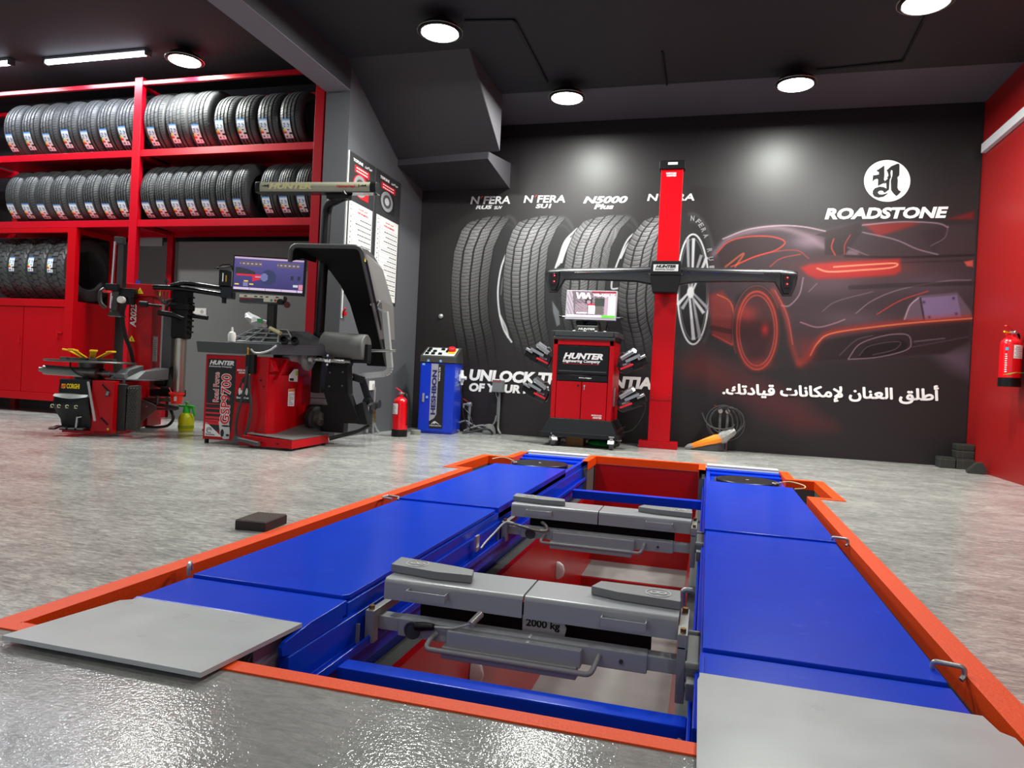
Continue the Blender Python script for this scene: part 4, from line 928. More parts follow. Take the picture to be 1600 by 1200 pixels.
# bulging black front panel
rows = []
for z, d, x0, x1 in ((.075, .015, .02, .262), (.14, .02, .01, .262), (.2, .05, -.02, .258), (.27, .075, -.045, .255), (.33, .06, -.035, .25), (.355, .03, -.02, .25), (.36, .02, -.015, .25), (.475, .018, -.01, .245), (.482, .0, -.01, .245)):
    rows.append([(x0, .06, z), (x0+.004, -d*.6, z), (x0+.05, -d, z), ((x0+x1)/2, -d-.01, z), (x1-.05, -d, z), (x1-.004, -d*.6, z), (x1, .06, z)])
fp = MB().sheet(rows).obj('front_panel', BLACK, CH_, 30)
fl_ = MB(); rows = [[(-.028+.27*t, -.066-.012*math.sin(PI*t)-.03*(1-s)*0, .318+.036*s+.018*(1-math.sin(PI*t))*(1-s)) for t in [k/10 for k in range(11)]] for s in (0, .5, 1)]
MB().sheet([[(x, y+.03*i/2*.9, z) for x, y, z in r] for i, r in enumerate(rows)], .004).obj('panel_flash', mat('flash_grey', (120, 121, 122), .45), fp, label='grey moulded band')
YINK = mat('yellow_ink', (250, 214, 20), .45)
text('CORGHI', YINK, CH_, (.062, -.032, .40), X, Z, w=.105, h=.042, bold=.035, label='yellow brand lettering')
MB().prism([(0, 0), (.012, -.004), (.034, 0), (.036, .036), (.004, .036)], (.018, -.030, .402), X, Z, .002, 0).obj('badge', mat('badge_amber', (246, 176, 20), .45), CH_, label='amber badge')
MB().tube(spline([(.022, -.034, .408), (.032, -.034, .422), (.05, -.034, .430)], 6), .0035, 6).tube(spline([(.030, -.034, .404), (.040, -.034, .415), (.052, -.034, .420)], 6), .0028, 6).obj('badge_mark', INKRED, CH_)
for k, x in enumerate((-.02, .035, .10, .17)):
    MB().tube([(x+.012*math.cos(a*PI/6), -.088+.004*abs(k-1.5), .255+.009*math.sin(a*PI/6)) for a in range(9)], .0028, 6).box(x-.01, x+.012, -.092, -.088, .238, .243).obj('pedal_symbol', mat('cream_ink', (226, 216, 180), .5), CH_)
b = MB()
for x in (-.035, .05, .12, .19): b.hexa([(x, -.10, .055), (x+.055, -.10, .055), (x+.055, .02, .07), (x, .02, .07), (x, -.10, .067), (x+.055, -.10, .067), (x+.055, .02, .085), (x, .02, .085)], .004)
pd = b.obj('pedal_row', BLACK, CH_)
for x in (-.035, .05, .12, .19): MB().hexa([(x+.002, -.105, .068), (x+.053, -.105, .068), (x+.053, -.06, .075), (x+.002, -.06, .075), (x+.002, -.105, .072), (x+.053, -.105, .072), (x+.053, -.06, .079), (x+.002, -.06, .079)]).obj('pedal', STEEL, CH_)
MB().bar((.168, -.07, .06), (.168, -.05, .165), .010, .014).bar((.168, -.055, .16), (.2, -.05, .168), .010, .008).obj('pedal_rod', SILVER, CH_)
MB().bar((.232, -.03, .465), (.305, -.04, .135), .022, .012, bev=.003).obj('bead_lever', SILVER, CH_, label='grey bar leaning on the front')
for z in (.40, .12):
    MB().bar((.335, -.004, z+.045), (.395, -.004, z-.015), .006, .012).obj('slot', BLACKMATT, CH_)
MB().cyl((.385, -.004, .385), (.385, -.03, .35), .013, n=12).obj('knob', DGREY, CH_); MB().cyl((.40, 0, .07), (.40, -.012, .07), .010, n=8).obj('screw', BRASS, CH_)
# bead-breaker pad
b = MB(); b.box(.425, .50, .07, .12, .05, .455, .012); q = b.obj('bead_pad', RUBBER, CH_)
b = MB(); b.hexa([(.50, .075, .06), (.60, .075, .06), (.595, .16, .06), (.50, .16, .06), (.505, .08, .44), (.595, .085, .45), (.59, .16, .45), (.505, .16, .44)], .01)
k_ = 0
for i in range(7):
    for j in range(16):
        if (i+j) % 2: b.hexa([(.508+i*.0125, .071, .075+j*.0225), (.516+i*.0125, .071, .075+j*.0225), (.516+i*.0125, .079, .071+j*.0225), (.508+i*.0125, .079, .071+j*.0225), (.508+i*.0125, .071, .083+j*.0225), (.516+i*.0125, .071, .083+j*.0225), (.516+i*.0125, .079, .087+j*.0225), (.508+i*.0125, .079, .087+j*.0225)])
b.obj('studded_pad', mat('studded_rubber', (58, 56, 52), .6, var=.3, vscale=40), CH_)
# bead-breaker shovel
b = MB(); b.prism([(0, .02), (.0, .225), (.05, .235), (.235, .165), (.24, .125), (.10, -.005), (.05, -.005)], (.33, .55, .09), X, Z, .014, .003)
b.obj('breaker_shovel', mat('worn_plate', (110, 108, 102), .5, .5, var=.25, vscale=18), CH_)
b = MB()
for x, z in ((.37, .29), (.42, .17), (.48, .24)): b.cyl((x, .55, z), (x, .535, z), .009, n=8)
b.obj('shovel_bolt', GALV, CH_)
b = MB(); b.bar((.43, .62, .30), (.74, .62, .31), .05, .035).bar((.44, .66, .27), (.72, .66, .23), .03, .03).cyl((.55, .60, .26), (.55, .60, .34), .018, n=12).bar((.5, .6, .22), (.72, .6, .22), .02, .02); b.obj('breaker_arm', DSTEEL, CH_)
MB().tube(spline([(.66, .62, .22), (.70, .60, .14), (.66, .58, .07), (.56, .57, .05), (.46, .58, .05)], 8), .013, 8).obj('air_hose', BLACKCABLE, CH_)
MB().cyl((.455, .12, .30), (.455, .12, .50), .013, n=10).obj('handle_rod', DGREY, CH_)
# turntable with jaws
tt = (.06, .36)
b = MB(); b.lathe([(.02, .622), (.36, .622), (.364, .630), (.36, .640), (.02, .640)], 48, Matrix.Translation((tt[0], tt[1], 0))); b.lathe([(.02, .56), (.10, .56), (.10, .622), (.02, .622)], 24, Matrix.Translation((tt[0], tt[1], 0)))
b.obj('turntable', DSTEEL, CH_)
for a in (200, 250, 300, 345):
    d = Vector((math.cos(math.radians(a)), math.sin(math.radians(a)), 0)); e = Vector((-d.y, d.x, 0)); c = Vector((tt[0], tt[1], 0))
    jb = MB(); jb.bar(c+d*.05+Z*.652, c+d*.24+Z*.652, .05, .024, bev=.003); jj = jb.obj('clamp_slide', DSTEEL, CH_)
    y_ = MB(); y_.hexa([c+d*.05-e*.020+Z*.665, c+d*.05+e*.020+Z*.665, c+d*.08+e*.022+Z*.665, c+d*.08-e*.022+Z*.665, c+d*.17-e*.024+Z*.725, c+d*.17+e*.024+Z*.725, c+d*.19+e*.026+Z*.720, c+d*.19-e*.026+Z*.720], .004)
    y_.hexa([c+d*.165-e*.030+Z*.715, c+d*.165+e*.030+Z*.715, c+d*.225+e*.030+Z*.722, c+d*.225-e*.030+Z*.722, c+d*.165-e*.030+Z*.730, c+d*.165+e*.030+Z*.730, c+d*.225+e*.030+Z*.738, c+d*.225-e*.030+Z*.738], .004)
    y_.obj('clamp_jaw', YELLOW, jj, label='yellow clamp jaw')
b = MB(); b.cyl((-.25, .20, .545), (.14, .20, .535), .042).cyl((-.29, .20, .546), (-.25, .20, .545), .02).cyl((.14, .20, .535), (.19, .2, .534), .046).cyl((.19, .2, .534), (.34, .2, .53), .016).cyl((.24, .2, .532), (.30, .2, .531), .03, n=12)
b.obj('air_cylinder', mat('cylinder_grey', (112, 112, 110), .35, .6), CH_)
MB().cyl((.05, .36, .47), (.05, .36, .57), .12).obj('turntable_hub', BLACK, CH_)
MB().tube(spline([(-.02, .17, .63), (-.0, .14, .57), (.06, .14, .52), (.14, .16, .49)], 8), .006, 8).obj('hub_hose', BLACKCABLE, CH_)
# grey sloped guide blocks
b = MB(); b.hexa([(.30, .12, .485), (.62, .12, .488), (.64, .5, .488), (.30, .5, .485), (.30, .12, .495), (.62, .12, .498), (.64, .5, .498), (.30, .5, .495)], .003)
b.hexa([(.31, .16, .497), (.42, .16, .497), (.46, .45, .497), (.34, .45, .497), (.37, .25, .58), (.44, .25, .58), (.50, .40, .62), (.40, .40, .62)], .006)
b.hexa([(.44, .16, .497), (.54, .16, .497), (.68, .5, .497), (.52, .5, .497), (.52, .28, .57), (.56, .28, .57), (.70, .46, .605), (.58, .46, .605)], .006)
b.hexa([(.36, .15, .50), (.45, .15, .50), (.45, .22, .50), (.37, .22, .50), (.37, .16, .54), (.44, .16, .54), (.44, .22, .55), (.38, .22, .55)], .006)
b.obj('guide_block', mat('guide_grey', (88, 90, 92), .45), CH_)
# column
b = MB(); b.box(.20, .42, .72, .94, .40, 1.36, .008); b.box(.185, .45, .68, .96, 1.27, 1.385, .008); b.box(.17, .44, .66, .98, .04, .40, .006)
col_ = b.obj('column', RED, CH_)
text('A2025', WHITE, CH_, (.275, .718, .975), Z, -X, w=.225, h=.055, bold=.03, shear=.15, label='white upright model lettering')
def warn(par, o, u, v, s=.04):
    o = Vector(o); u = Vector(u); v = Vector(v); n = u.cross(v)
    t_ = MB().prism([(-s, 0), (s, 0), (0, s*1.8)], o, u, v, .0015).obj('warning_triangle', YINK, par, label='yellow warning triangle')
    MB().prism([(-.004, s*.35), (.006, s*.35), (-.001, s*.75), (.008, s*1.1), (-.006, s*.68), (.0, s*.62)], o+n*.0016, u, v, .001).obj('bolt_symbol', INKBLACK, t_)
warn(CH_, (.315, .678, 1.292), X, Z, .032); warn(CH_, (.24, .718, .84), X, Z, .032); warn(CH_, (.452, .80, 1.292), Y, Z, .03)
MB().box(.4205, .422, .76, .86, .66, .90).obj('data_plate', LABELM, CH_)
for k in range(9): pass
b = MB()
for k in range(8): b.box(.4221, .4226, .775, .845-.012*(k % 3), .72+k*.02, .726+k*.02)
b.obj('plate_print', mat('plate_ink', (120, 118, 124), .5), CH_)
MB().cyl((.24, .80, 1.385), (.24, .80, 1.425), .02, n=12).obj('blue_cap', mat('blue_cap', (24, 60, 190), .4), CH_, label='blue cap')
# swing arm, mount head, hexagon pole
b = MB(); b.box(.085, .30, .60, .70, 1.24, 1.33, .015); b.box(.05, .17, .55, .68, 1.29, 1.36, .015); b.cyl((.25, .64, 1.18), (.25, .64, 1.30), .04); b.obj('swing_arm', BLACK, CH_)
MB().bar((.13, .60, 1.10), (.13, .60, 1.33), .065, .06, up=Y, bev=.004).bar((.155, .615, 1.33), (.155, .615, 1.74), .04, .04, up=Y, bev=.006).box(.105, .185, .58, .65, 1.735, 1.80, .006).obj('slide_tube', mat('slide_grey', (62, 62, 62), .4, .4), CH_)
MB().cyl((.105, .575, 1.13), (.12, .575, 1.75), .013, n=12).obj('slide_rod', CHROME, CH_)
MB().hexa([(.085, .55, 1.06), (.23, .55, 1.055), (.23, .64, 1.055), (.085, .64, 1.06), (.105, .57, 1.12), (.165, .57, 1.12), (.165, .63, 1.12), (.105, .63, 1.12)], .01).obj('mount_head', DSTEEL, CH_)
MB().tube(spline([(.055, .55, 1.31), (.03, .53, 1.27), (.035, .53, 1.18), (.075, .55, 1.13)], 8), .018, 10).obj('lock_handle', mat('handle_brown', (40, 34, 32), .45), CH_)
MB().lathe([(.02, 0), (.05, 0), (.05, .018), (.02, .018)], 24, Matrix.Translation((.07, .57, 1.275))).obj('red_collar', INKRED, CH_, label='red collar')
MB().lathe([(.005, 0), (.032, 0), (.032, .04), (.005, .04)], 20, axis_matrix((.205, .58, 1.215), (0, -1, 0))).obj('gauge', WHITEPL, CH_, label='small white gauge')
b = MB()
for k in range(3): b.tube(spline([(.22+.01*k, .60, 1.22), (.19+.012*k, .60, 1.08), (.20+.015*k, .62, .92), (.25+.012*k, .66, .75), (.265+.01*k, .70, .62)], 8), .007, 8)
b.obj('air_hose', BLACKCABLE, CH_)
# helper arm on the right: steel ram, black sleeve, long booms
b = MB(); b.cyl((.69, .72, .38), (.69, .72, .90), .055); b.obj('lift_ram', mat('brushed_ram', (178, 174, 164), .3, .85, stretch=(1, 1, .05), var=.15, vscale=30), CH_)
b = MB(); b.box(.61, .77, .65, .80, .885, 1.38, .03); b.box(.60, .78, .64, .81, 1.16, 1.22, .012)
for k in range(7): b.box(.755, .79, .66, .76, .95+k*.055, .965+k*.055)
b.obj('ram_sleeve', BLACKMATT, CH_)
b = MB(); b.box(.51, .60, .74, .83, .40, 1.12, .006); b.obj('guide_post', mat('guide_post_grey', (80, 78, 78), .4, .3), CH_)
b = MB(); b.tube(fillet([(.46, .62, 1.355), (.70, .62, 1.36), (1.15, .62, 1.315)], .1, 4), [.022]*4+[.026]*3+[.03]*0 if False else .024, 12)
b.tube(spline([(.58, .66, 1.36), (.68, .66, 1.405), (.80, .66, 1.405), (1.0, .66, 1.39), (1.16, .66, 1.37)], 8), .02, 12)
b.tube(spline([(.62, .60, 1.38), (.75, .60, 1.41), (.95, .60, 1.395), (1.15, .60, 1.375)], 8), .016, 12); b.box(1.08, 1.19, .58, .70, 1.285, 1.40, .012)
b.obj('helper_boom', BLACKGLOSS, CH_)
b = MB(); b.box(1.06, 1.15, .58, .68, 1.40, 1.55, .01); b.box(1.09, 1.12, .60, .65, 1.24, 1.29, .004); b.tube(fillet([(1.04, .60, 1.555), (1.07, .60, 1.60), (1.16, .60, 1.61), (1.18, .62, 1.55)], .03, 5), .007, 8); b.hexa([(1.02, .56, 1.555), (1.12, .54, 1.56), (1.17, .66, 1.60), (1.06, .68, 1.59), (1.02, .56, 1.562), (1.12, .54, 1.567), (1.17, .66, 1.607), (1.06, .68, 1.597)])
hh = b.obj('helper_head', BLACK, CH_)
MB().box(1.094, 1.104, .5785, .580, 1.44, 1.52).obj('head_label', WHITE, hh); MB().box(1.124, 1.134, .5785, .580, 1.44, 1.50).obj('head_label', mat('ochre_ink', (196, 150, 40), .5), hh)
b = MB(); b.tube([(.36, .58, 1.19), (.55, .60, 1.18)], .012, 10); b.tube([(.36, .58, 1.19), (.43, .585, 1.188)], .028, 14); b.tube(fillet([(.52, .60, 1.12), (.66, .62, 1.105), (.72, .66, 1.08)], .05, 5), .026, 12); b.tube(fillet([(.60, .58, 1.14), (.61, .58, 1.20), (.68, .60, 1.205)], .03, 5), .014, 10)
b.obj('roller_arm', BLACK, CH_)
MB().tube([(.78, .72, 1.115), (.93, .72, 1.10)], .022, 12).obj('side_pin', BLACK, CH_)
b = MB()
for k in range(4): b.tube(spline([(.50+.03*k, .62, 1.32), (.53+.02*k, .60, 1.24-.01*k), (.58, .60, 1.20+.01*k), (.64, .62, 1.26)], 6), .006, 6)
b.tube([(.56, .66, 1.36), (.56, .66, 1.45)], .008, 8).tube([(.56, .66, 1.41), (.56, .66, 1.43)], .02, 10)
b.obj('hose_bundle', BLACKCABLE, CH_)
b = MB(); b.hexa([(.46, .70, .44), (.56, .70, .44), (.60, .86, .40), (.46, .86, .40), (.50, .70, .56), (.60, .70, .60), (.66, .86, .66), (.50, .86, .60)], .01); b.box(.44, .72, .68, .84, .33, .40, .01); b.obj('arm_base', BLACK, CH_)
text('', WHITE, CH_, (0, 0, 0), X, Z, w=1, h=1) if False else None

# red tub on the ram and sprayer bottle
def place_local(p): return CH_.location + Matrix.Rotation(math.radians(20), 3, 'Z') @ Vector(p)
t = thing('lubricant_tub', 'orange-red plastic tub hung beside the steel ram of the tyre changer', 'tub', place_local((.715, .615, .272)))
ORRED = mat('orange_red_plastic', (238, 48, 28), .4)
MB().lathe([(.01, 0), (.045, 0), (.054, .085), (.068, .088), (.068, .108), (.062, .108), (.05, .02), (.01, .01)], 28).obj('tub', ORRED, t)
MB().prism([(-.012, -.02), (.012, -.02), (.012, .02), (-.012, .02)], (.028, -.0475, .05), Vector((.86, .5, 0)), Z, .002).obj('label', WHITE, t)
MB().tube([(-.02, 0, .04), (-.09, .0, .15)], .006, 8).obj('brush_handle', mat('brush_red', (180, 60, 50), .5), t)
t = thing('pump_sprayer', 'yellow-green pump sprayer bottle with green trigger on the floor', 'sprayer', (-4.86, 5.79, 0))
SY = mat('spray_yellow', (206, 220, 24), .35); SG = mat('spray_green', (50, 196, 60), .4)
MB().lathe([(.01, 0), (.062, 0), (.07, .012), (.072, .06), (.068, .072), (.072, .082), (.070, .13), (.055, .165), (.032, .18), (.01, .18)], 32).obj('bottle', SY, t)
MB().lathe([(.01, .17), (.036, .17), (.034, .20), (.026, .235), (.01, .24)], 24).bar((-.09, 0, .243), (.03, 0, .238), .022, .018, bev=.004).bar((.02, 0, .238), (.085, 0, .235), .03, .03, bev=.006).bar((.07, 0, .235), (.10, 0, .15), .022, .016, bev=.004).obj('trigger_head', SG, t)
MB().cyl((0, 0, .24), (0, 0, .275), .009, n=10).lathe([(.005, .272), (.022, .274), (.022, .286), (.005, .288)], 16).obj('pump_knob', mat('pump_green', (90, 180, 70), .4), t)
b = MB(); b.lathe([(.0725, .03), (.0735, .03), (.0735, .058), (.0725, .058)], 32); b.obj('embossed_band', mat('spray_dark', (150, 176, 20), .4), t)
tag(MB().tube(spline([(-4.80, 5.95, .008), (-4.62, 6.02, .008), (-4.45, 5.9, .008), (-4.30, 5.75, .008), (-4.12, 5.65, .008)], 8), .009, 8).obj('air_line', BLACKCABLE), 'black air line on the floor between the sprayer and the balancer', 'hose')
# sockets on the bay wall
def socket(name, label, o, u, w_, h_, n2=True):
    t = thing(name, label, 'socket', o)
    u = Vector(u); n = u.cross(Z)
    MB().prism([(-w_/2, -h_/2), (w_/2, -h_/2), (w_/2, h_/2), (-w_/2, h_/2)], (0, 0, 0), u, Z, .012, .003).obj('plate', WHITEPL, t)
    MB().lathe([(.004, .012), (.022, .012), (.022, .0145), (.019, .0145), (.018, .0130), (.004, .0130)], 20, axis_matrix(u*w_*.18, n)).obj('outlet', mat('socket_grey', (170, 170, 166), .5), t)
    return t
socket('wall_socket', 'white double wall socket behind the tyre changer arm', (-5.68, 6.919, 1.252), X, .17, .085)
tag(MB().box(-6.85, -6.52, YLB-.028, YLB-.001, 2.07, 2.18, .004).obj('wall_sign', mat('sign_grey', (176, 174, 174), .5)), 'blank pale panel on the bay wall behind the rack post', 'panel')
# ------------------------------------------------------------------ wheel balancer
BA = thing('wheel_balancer', 'red wheel balancer with open black wheel hood, weight tray and screen', 'balancer', (-4.07, 5.05, 0), math.radians(4))
b = MB(); b.box(0, .575, 0, .74, .035, .745, .006)
b.hexa([(.575, .02, .035), (.602, .08, .035), (.602, .74, .035), (.575, .74, .035), (.575, .02, .60), (.60, .08, .60), (.60, .74, .60), (.575, .74, .60)], .004)
b.hexa([(.52, .02, .60), (.62, .02, .63), (.62, .10, .63), (.52, .10, .60), (.52, .02, .735), (.575, .02, .735), (.575, .10, .735), (.52, .10, .735)], .003)
b.obj('body', RED, BA)
b = MB(); b.hexa([(.40, -.10, .02), (.89, -.13, .02), (.89, .52, .02), (.575, .70, .02), (.42, -.08, .10), (.885, -.125, .085), (.885, .515, .085), (.58, .69, .16)], .003); b.obj('foot_plinth', RED, BA)
b = MB(); b.hexa([(.45, -.075, .112), (.885, -.115, .0875), (.885, .515, .0875), (.59, .62, .165), (.45, -.075, .117), (.885, -.115, .0925), (.885, .515, .0925), (.59, .62, .170)]); b.obj('foot_mat', mat('foot_mat_grey', (92, 92, 90), .6, var=.1), BA)
b = MB()
for x, y in ((.02, .03), (.86, -.10), (.86, .48), (.03, .70)): b.cyl((x, y, 0.001), (x, y, .036), .018, n=10)
b.obj('foot', BLACK, BA)
b = MB()
for x, y, z in ((.50, -.118, .055), (.62, -.126, .055), (.76, -.130, .052), (.60, -.128, .04)): b.cyl((x, y+.004, z), (x, y-.004, z), .006, n=8)
b.cyl((.515, -.001, .55), (.515, -.006, .55), .009, n=12).cyl((.545, -.001, .50), (.545, -.006, .50), .006, n=8); b.obj('screw', BLACK, BA)
# front decals (lie on the front face y=0)
dk = MB().prism([(.022, .375), (.022, .71), (.282, .71), (.282, .355), (.262, .10), (.022, .12)][::1], (0, -.001, 0), X, Z, .0012).obj('black_decal', INKBLACK, BA, label='black brand panel')
b = MB()
for k, z in enumerate((.33, .29, .25, .21, .18, .16)): b.box(.022, .245, -.0032, -.0022, z, z+.006+.004*k)
b.obj('red_stripe', INKRED, dk)
text('HUNTER', WHITE, dk, (.040, -.0028, .660), X, Z, w=.225, h=.038, bold=.045, shear=.3); text('Engineering Company', WHITE, dk, (.036, -.0028, .638), X, Z, w=.215, h=.016, bold=.02, shear=.25)
text('GSP9700', WHITE, dk, (.252, -.0026, .162), Z, -X, w=.43, h=.098, bold=.06, label='white outlined model lettering'); text('GSP9700', INKRED, dk, (.246, -.0042, .170), Z, -X, w=.415, h=.086, bold=.012)
text('Road Force', WHITE, dk, (.138, -.0026, .35), Z, -X, w=.25, h=.055, bold=.05); text('Road Force', INKRED, dk, (.133, -.0042, .355), Z, -X, w=.24, h=.045, bold=.005)
sd = MB().prism([(.022, .085), (.022, .185), (.175, .068), (.175, .062), (.022, .062)], (0, -.0022, 0), X, Z, .001).obj('white_corner', WHITE, dk)
text('ServoDrive', INKBLACK, sd, (.030, -.0036, .070), X, Z, w=.085, h=.014, bold=.02); MB().tube([(.062+.022*math.cos(a*PI/12), -.0042, .112+.022*math.sin(a*PI/12)) for a in range(22)], .0028, 6).tube([(.062+.010*math.cos(a*PI/8), -.0042, .112+.010*math.sin(a*PI/8)) for a in range(10)], .0022, 6).obj('drive_symbol', INKBLACK, sd)
wl = MB().prism([(.148, .185), (.165, .20), (.245, .185), (.255, .10), (.25, .05), (.20, .045), (.165, .075), (.158, .13)], (0, -.0032, 0), X, Z, .001).obj('wheel_picture', LABELM, dk, label='black and white wheel picture')
b = MB()
for (cx, cz, rx, rz_) in ((.185, .095, .016, .032), (.185, .095, .010, .022), (.215, .155, .04, .008), (.235, .08, .016, .01)): b.prism([(cx+rx*math.cos(a*PI/10), cz+rz_*math.sin(a*PI/10)) for a in range(20)], (0, -.0044-.0004*(rx < .012), 0), X, Z, .001)
b.obj('wheel_shade', INKBLACK, wl)
text('MADE IN USA', WHITE, BA, (.296, -.0008, .618), X, Z, w=.115, h=.016, bold=.03, shear=.1); text('HUNTER', WHITE, BA, (.31, -.0008, .598), X, Z, w=.10, h=.014, bold=.04, shear=.25)
tr_ = MB().prism([(.295, .36), (.42, .355), (.43, .38), (.385, .555), (.365, .575), (.345, .555), (.29, .385)], (0, -.001, 0), X, Z, .0012).obj('triangle_decal', INKBLACK, BA, label='black triangle decal')
text('StraightTrak', WHITE, tr_, (.302, -.0026, .385), X, Z, w=.115, h=.022, bold=.035)
b = MB()
for dx, s in ((-.032, 1), (-.012, .8), (.012, .8), (.032, 1)): b.prism([(.36+dx+.011*s*math.cos(a*PI/8), .45+.03*s*math.sin(a*PI/8)) for a in range(16)], (0, -.0022, 0), X, Z, .001)
b.obj('decal_wheels', WHITE, tr_); MB().prism([(.335, .46), (.385, .46), (.37, .52), (.35, .52)], (0, -.0034, 0), X, Z, .001).obj('decal_mark', INKRED, tr_)
# labels on the right flank
def flank(pts, m, name, par=BA, off=.002): return MB().prism(pts, (.603+off, 0, 0), Y, Z, .001).obj(name, m, par)
fl1 = flank([(.29, .55), (.44, .545), (.44, .655), (.37, .655), (.29, .60)], WHITE, 'notice_label'); flank([(.40, .60), (.44, .60), (.44, .64), (.40, .64)], mat('lime_ink', (170, 200, 40), .5), 'label_mark', fl1, .0035); flank([(.30, .555), (.37, .552), (.37, .575), (.30, .575)], INKBLACK, 'label_mark', fl1, .0035)
fl2 = flank([(.29, .335), (.40, .33), (.40, .485), (.29, .48)], WHITE, 'warning_label'); flank([(.293, .458), (.397, .462), (.397, .482), (.293, .477)], mat('warning_orange', (240, 120, 50), .5), 'label_mark', fl2, .0035)
b = MB()
for k in range(7): b.box(.6065, .607, .30, .385-.02*(k % 3), .345+.015*k, .350+.015*k)
b.obj('label_print', mat('plate_ink', (120, 118, 124), .5), fl2)
# gusset under the tray, ram housing and grey slats at the back
MB().hexa([(.60, .05, .54), (.63, .05, .54), (.63, .20, .69), (.60, .20, .69), (.60, .05, .56), (.63, .05, .56), (.63, .20, .735), (.60, .20, .735)], .002).obj('gusset', RED, BA)
b = MB()
for k in range(3): b.box(.60, .86, .70, .76, .34+k*.062, .395+k*.062, .004)
b.obj('slat', mat('slat_grey', (150, 148, 150), .45), BA, label='grey slats at the back')
# weight tray on top
TR_ = DGREY
b = MB(); b.hexa([(-.055, -.04, .758), (.60, -.02, .765), (.97, .55, .79), (-.055, .62, .77), (-.062, -.055, .852), (.62, -.03, .852), (.985, .56, .875), (-.062, .63, .862)], .006)
tray = b.obj('weight_tray', TR_, BA)
TRI = mat('tray_rib_grey', (126, 128, 130), .45)
b = MB(); b.hexa([(.10, .16, .858), (.74, .18, .862), (.90, .54, .872), (.04, .60, .862), (.22, .36, .985), (.56, .36, .985), (.64, .52, .995), (.20, .56, .99)], .006); rise = b.obj('tray_bins', TR_, BA)
b = MB()
for k in range(5):
    t0 = k/4; b.tube([(.10+.62*t0, .15, .868), (.22+.32*t0, .35, .992)], .0075, 6)
for k in range(4):
    s = k/3; b.tube([(.10+.12*s, .15+.2*s, .868+.124*s), (.72-.18*s, .17+.18*s, .868+.124*s)], .0075, 6)
b.obj('bin_rib', TRI, BA)
b = MB()
for x, y in ((.66, .09), (.735, .13)): b.lathe([(.030, -.02), (.034, 0), (.034, .06), (.026, .06), (.024, .0), (.001, -.005)], 18, axis_matrix((x, y, .885), (.35, -.9, .25)))
b.obj('cone_holder', BLACK, BA)
MB().tube(spline([(.46, -.075, .80), (.50, -.09, .775), (.56, -.085, .775), (.62, -.06, .80), (.66, -.03, .84)], 8), .008, 8).obj('caliper_arm', SILVER, BA)
MB().tube([(.40, .30, 1.0), (.52, .27, .955)], [.018, .018], 12).obj('hammer_grip', mat('cream_grip', (206, 196, 150), .5), BA, label='cream tool grip')
MB().lathe([(.002, .86), (.03, .86), (.034, .91), (.026, .935), (.010, .945), (.008, .975), (.004, .98)], 18, Matrix.Translation((.22, .02, 0))).obj('bottle', WHITEPL, BA, label='small white bottle')
# inflation gun and looping hose on the front
b = MB(); b.box(.42, .475, -.05, 0.0, .60, .76, .008); b.box(.40, .44, -.055, -.02, .63, .755, .006); b.obj('hose_bracket', BLACK, BA)
MB().cyl((.418, -.05, .755), (.418, -.05, .80), .010, n=10).cyl((.418, -.05, .80), (.418, -.05, .815), .013, n=10).cyl((.44, -.045, .585), (.44, -.045, .60), .011, n=10).obj('hose_fitting', BRASS, BA)
MB().tube(spline([(.418, -.055, .66), (.42, -.06, .56), (.395, -.062, .42), (.36, -.064, .28), (.345, -.066, .16), (.365, -.068, .08), (.405, -.07, .065), (.44, -.07, .11), (.47, -.068, .22), (.475, -.064, .34), (.455, -.06, .46), (.442, -.055, .59)], 8), .0115, 10).obj('inflation_hose', mat('hose_black', (40, 40, 42), .45), BA)
b = MB(); b.tube([(.35, -.07, .065), (.44, -.11, .06), (.62, -.165, .045)], .018, 10); b.box(.34, .41, -.10, -.05, .045, .085, .008); b.obj('pedal_bar', DGREY, BA)
# spindle: shaft, hub flange, threaded end and wing nut
b = MB(); b.cyl((.46, .38, .765), (.66, .38, .757), .042); b.obj('spindle', mat('spindle_steel', (196, 198, 202), .2, .5), BA)
b = MB(); b.cyl((.44, .38, .766), (.50, .38, .764), .075); b.obj('spindle_housing', BLACK, BA)
ax = (.998, 0, -.04)
b = MB(); b.lathe([(.02, 0), (.055, 0), (.055, .05), (.10, .055), (.108, .065), (.108, .085), (.045, .09), (.02, .10)], 36, axis_matrix((.655, .38, .757), ax)); b.obj('hub_flange', mat('flange_steel', (112, 112, 110), .42, .1), BA)
b = MB(); b.lathe([(.02, 0), (.048, 0), (.044, .03), (.022, .045)], 28, axis_matrix((.752, .38, .753), ax)); b.obj('centring_cone', STEEL, BA)
P = [(.77+.30*k/40, .38, .7525-.012*k/40) for k in range(41)]; MB().tube(P, [.019 if k % 2 else .0165 for k in range(41)], 14).obj('threaded_shaft', STEEL, BA)
b = MB(); b.lathe([(.018, 0), (.034, 0), (.034, .022), (.026, .05), (.018, .05)], 18, axis_matrix((.90, .38, .747), ax)); b.bar((.915, .38, .70), (.915, .38, .795), .02, .016, up=X); b.bar((.93, .34, .745), (.93, .42, .748), .016, .016); b.obj('wing_nut', CHROME, BA)
MB().cyl((1.07, .38, .741), (1.12, .38, .739), .011, n=10).obj('shaft_tip', STEEL, BA)
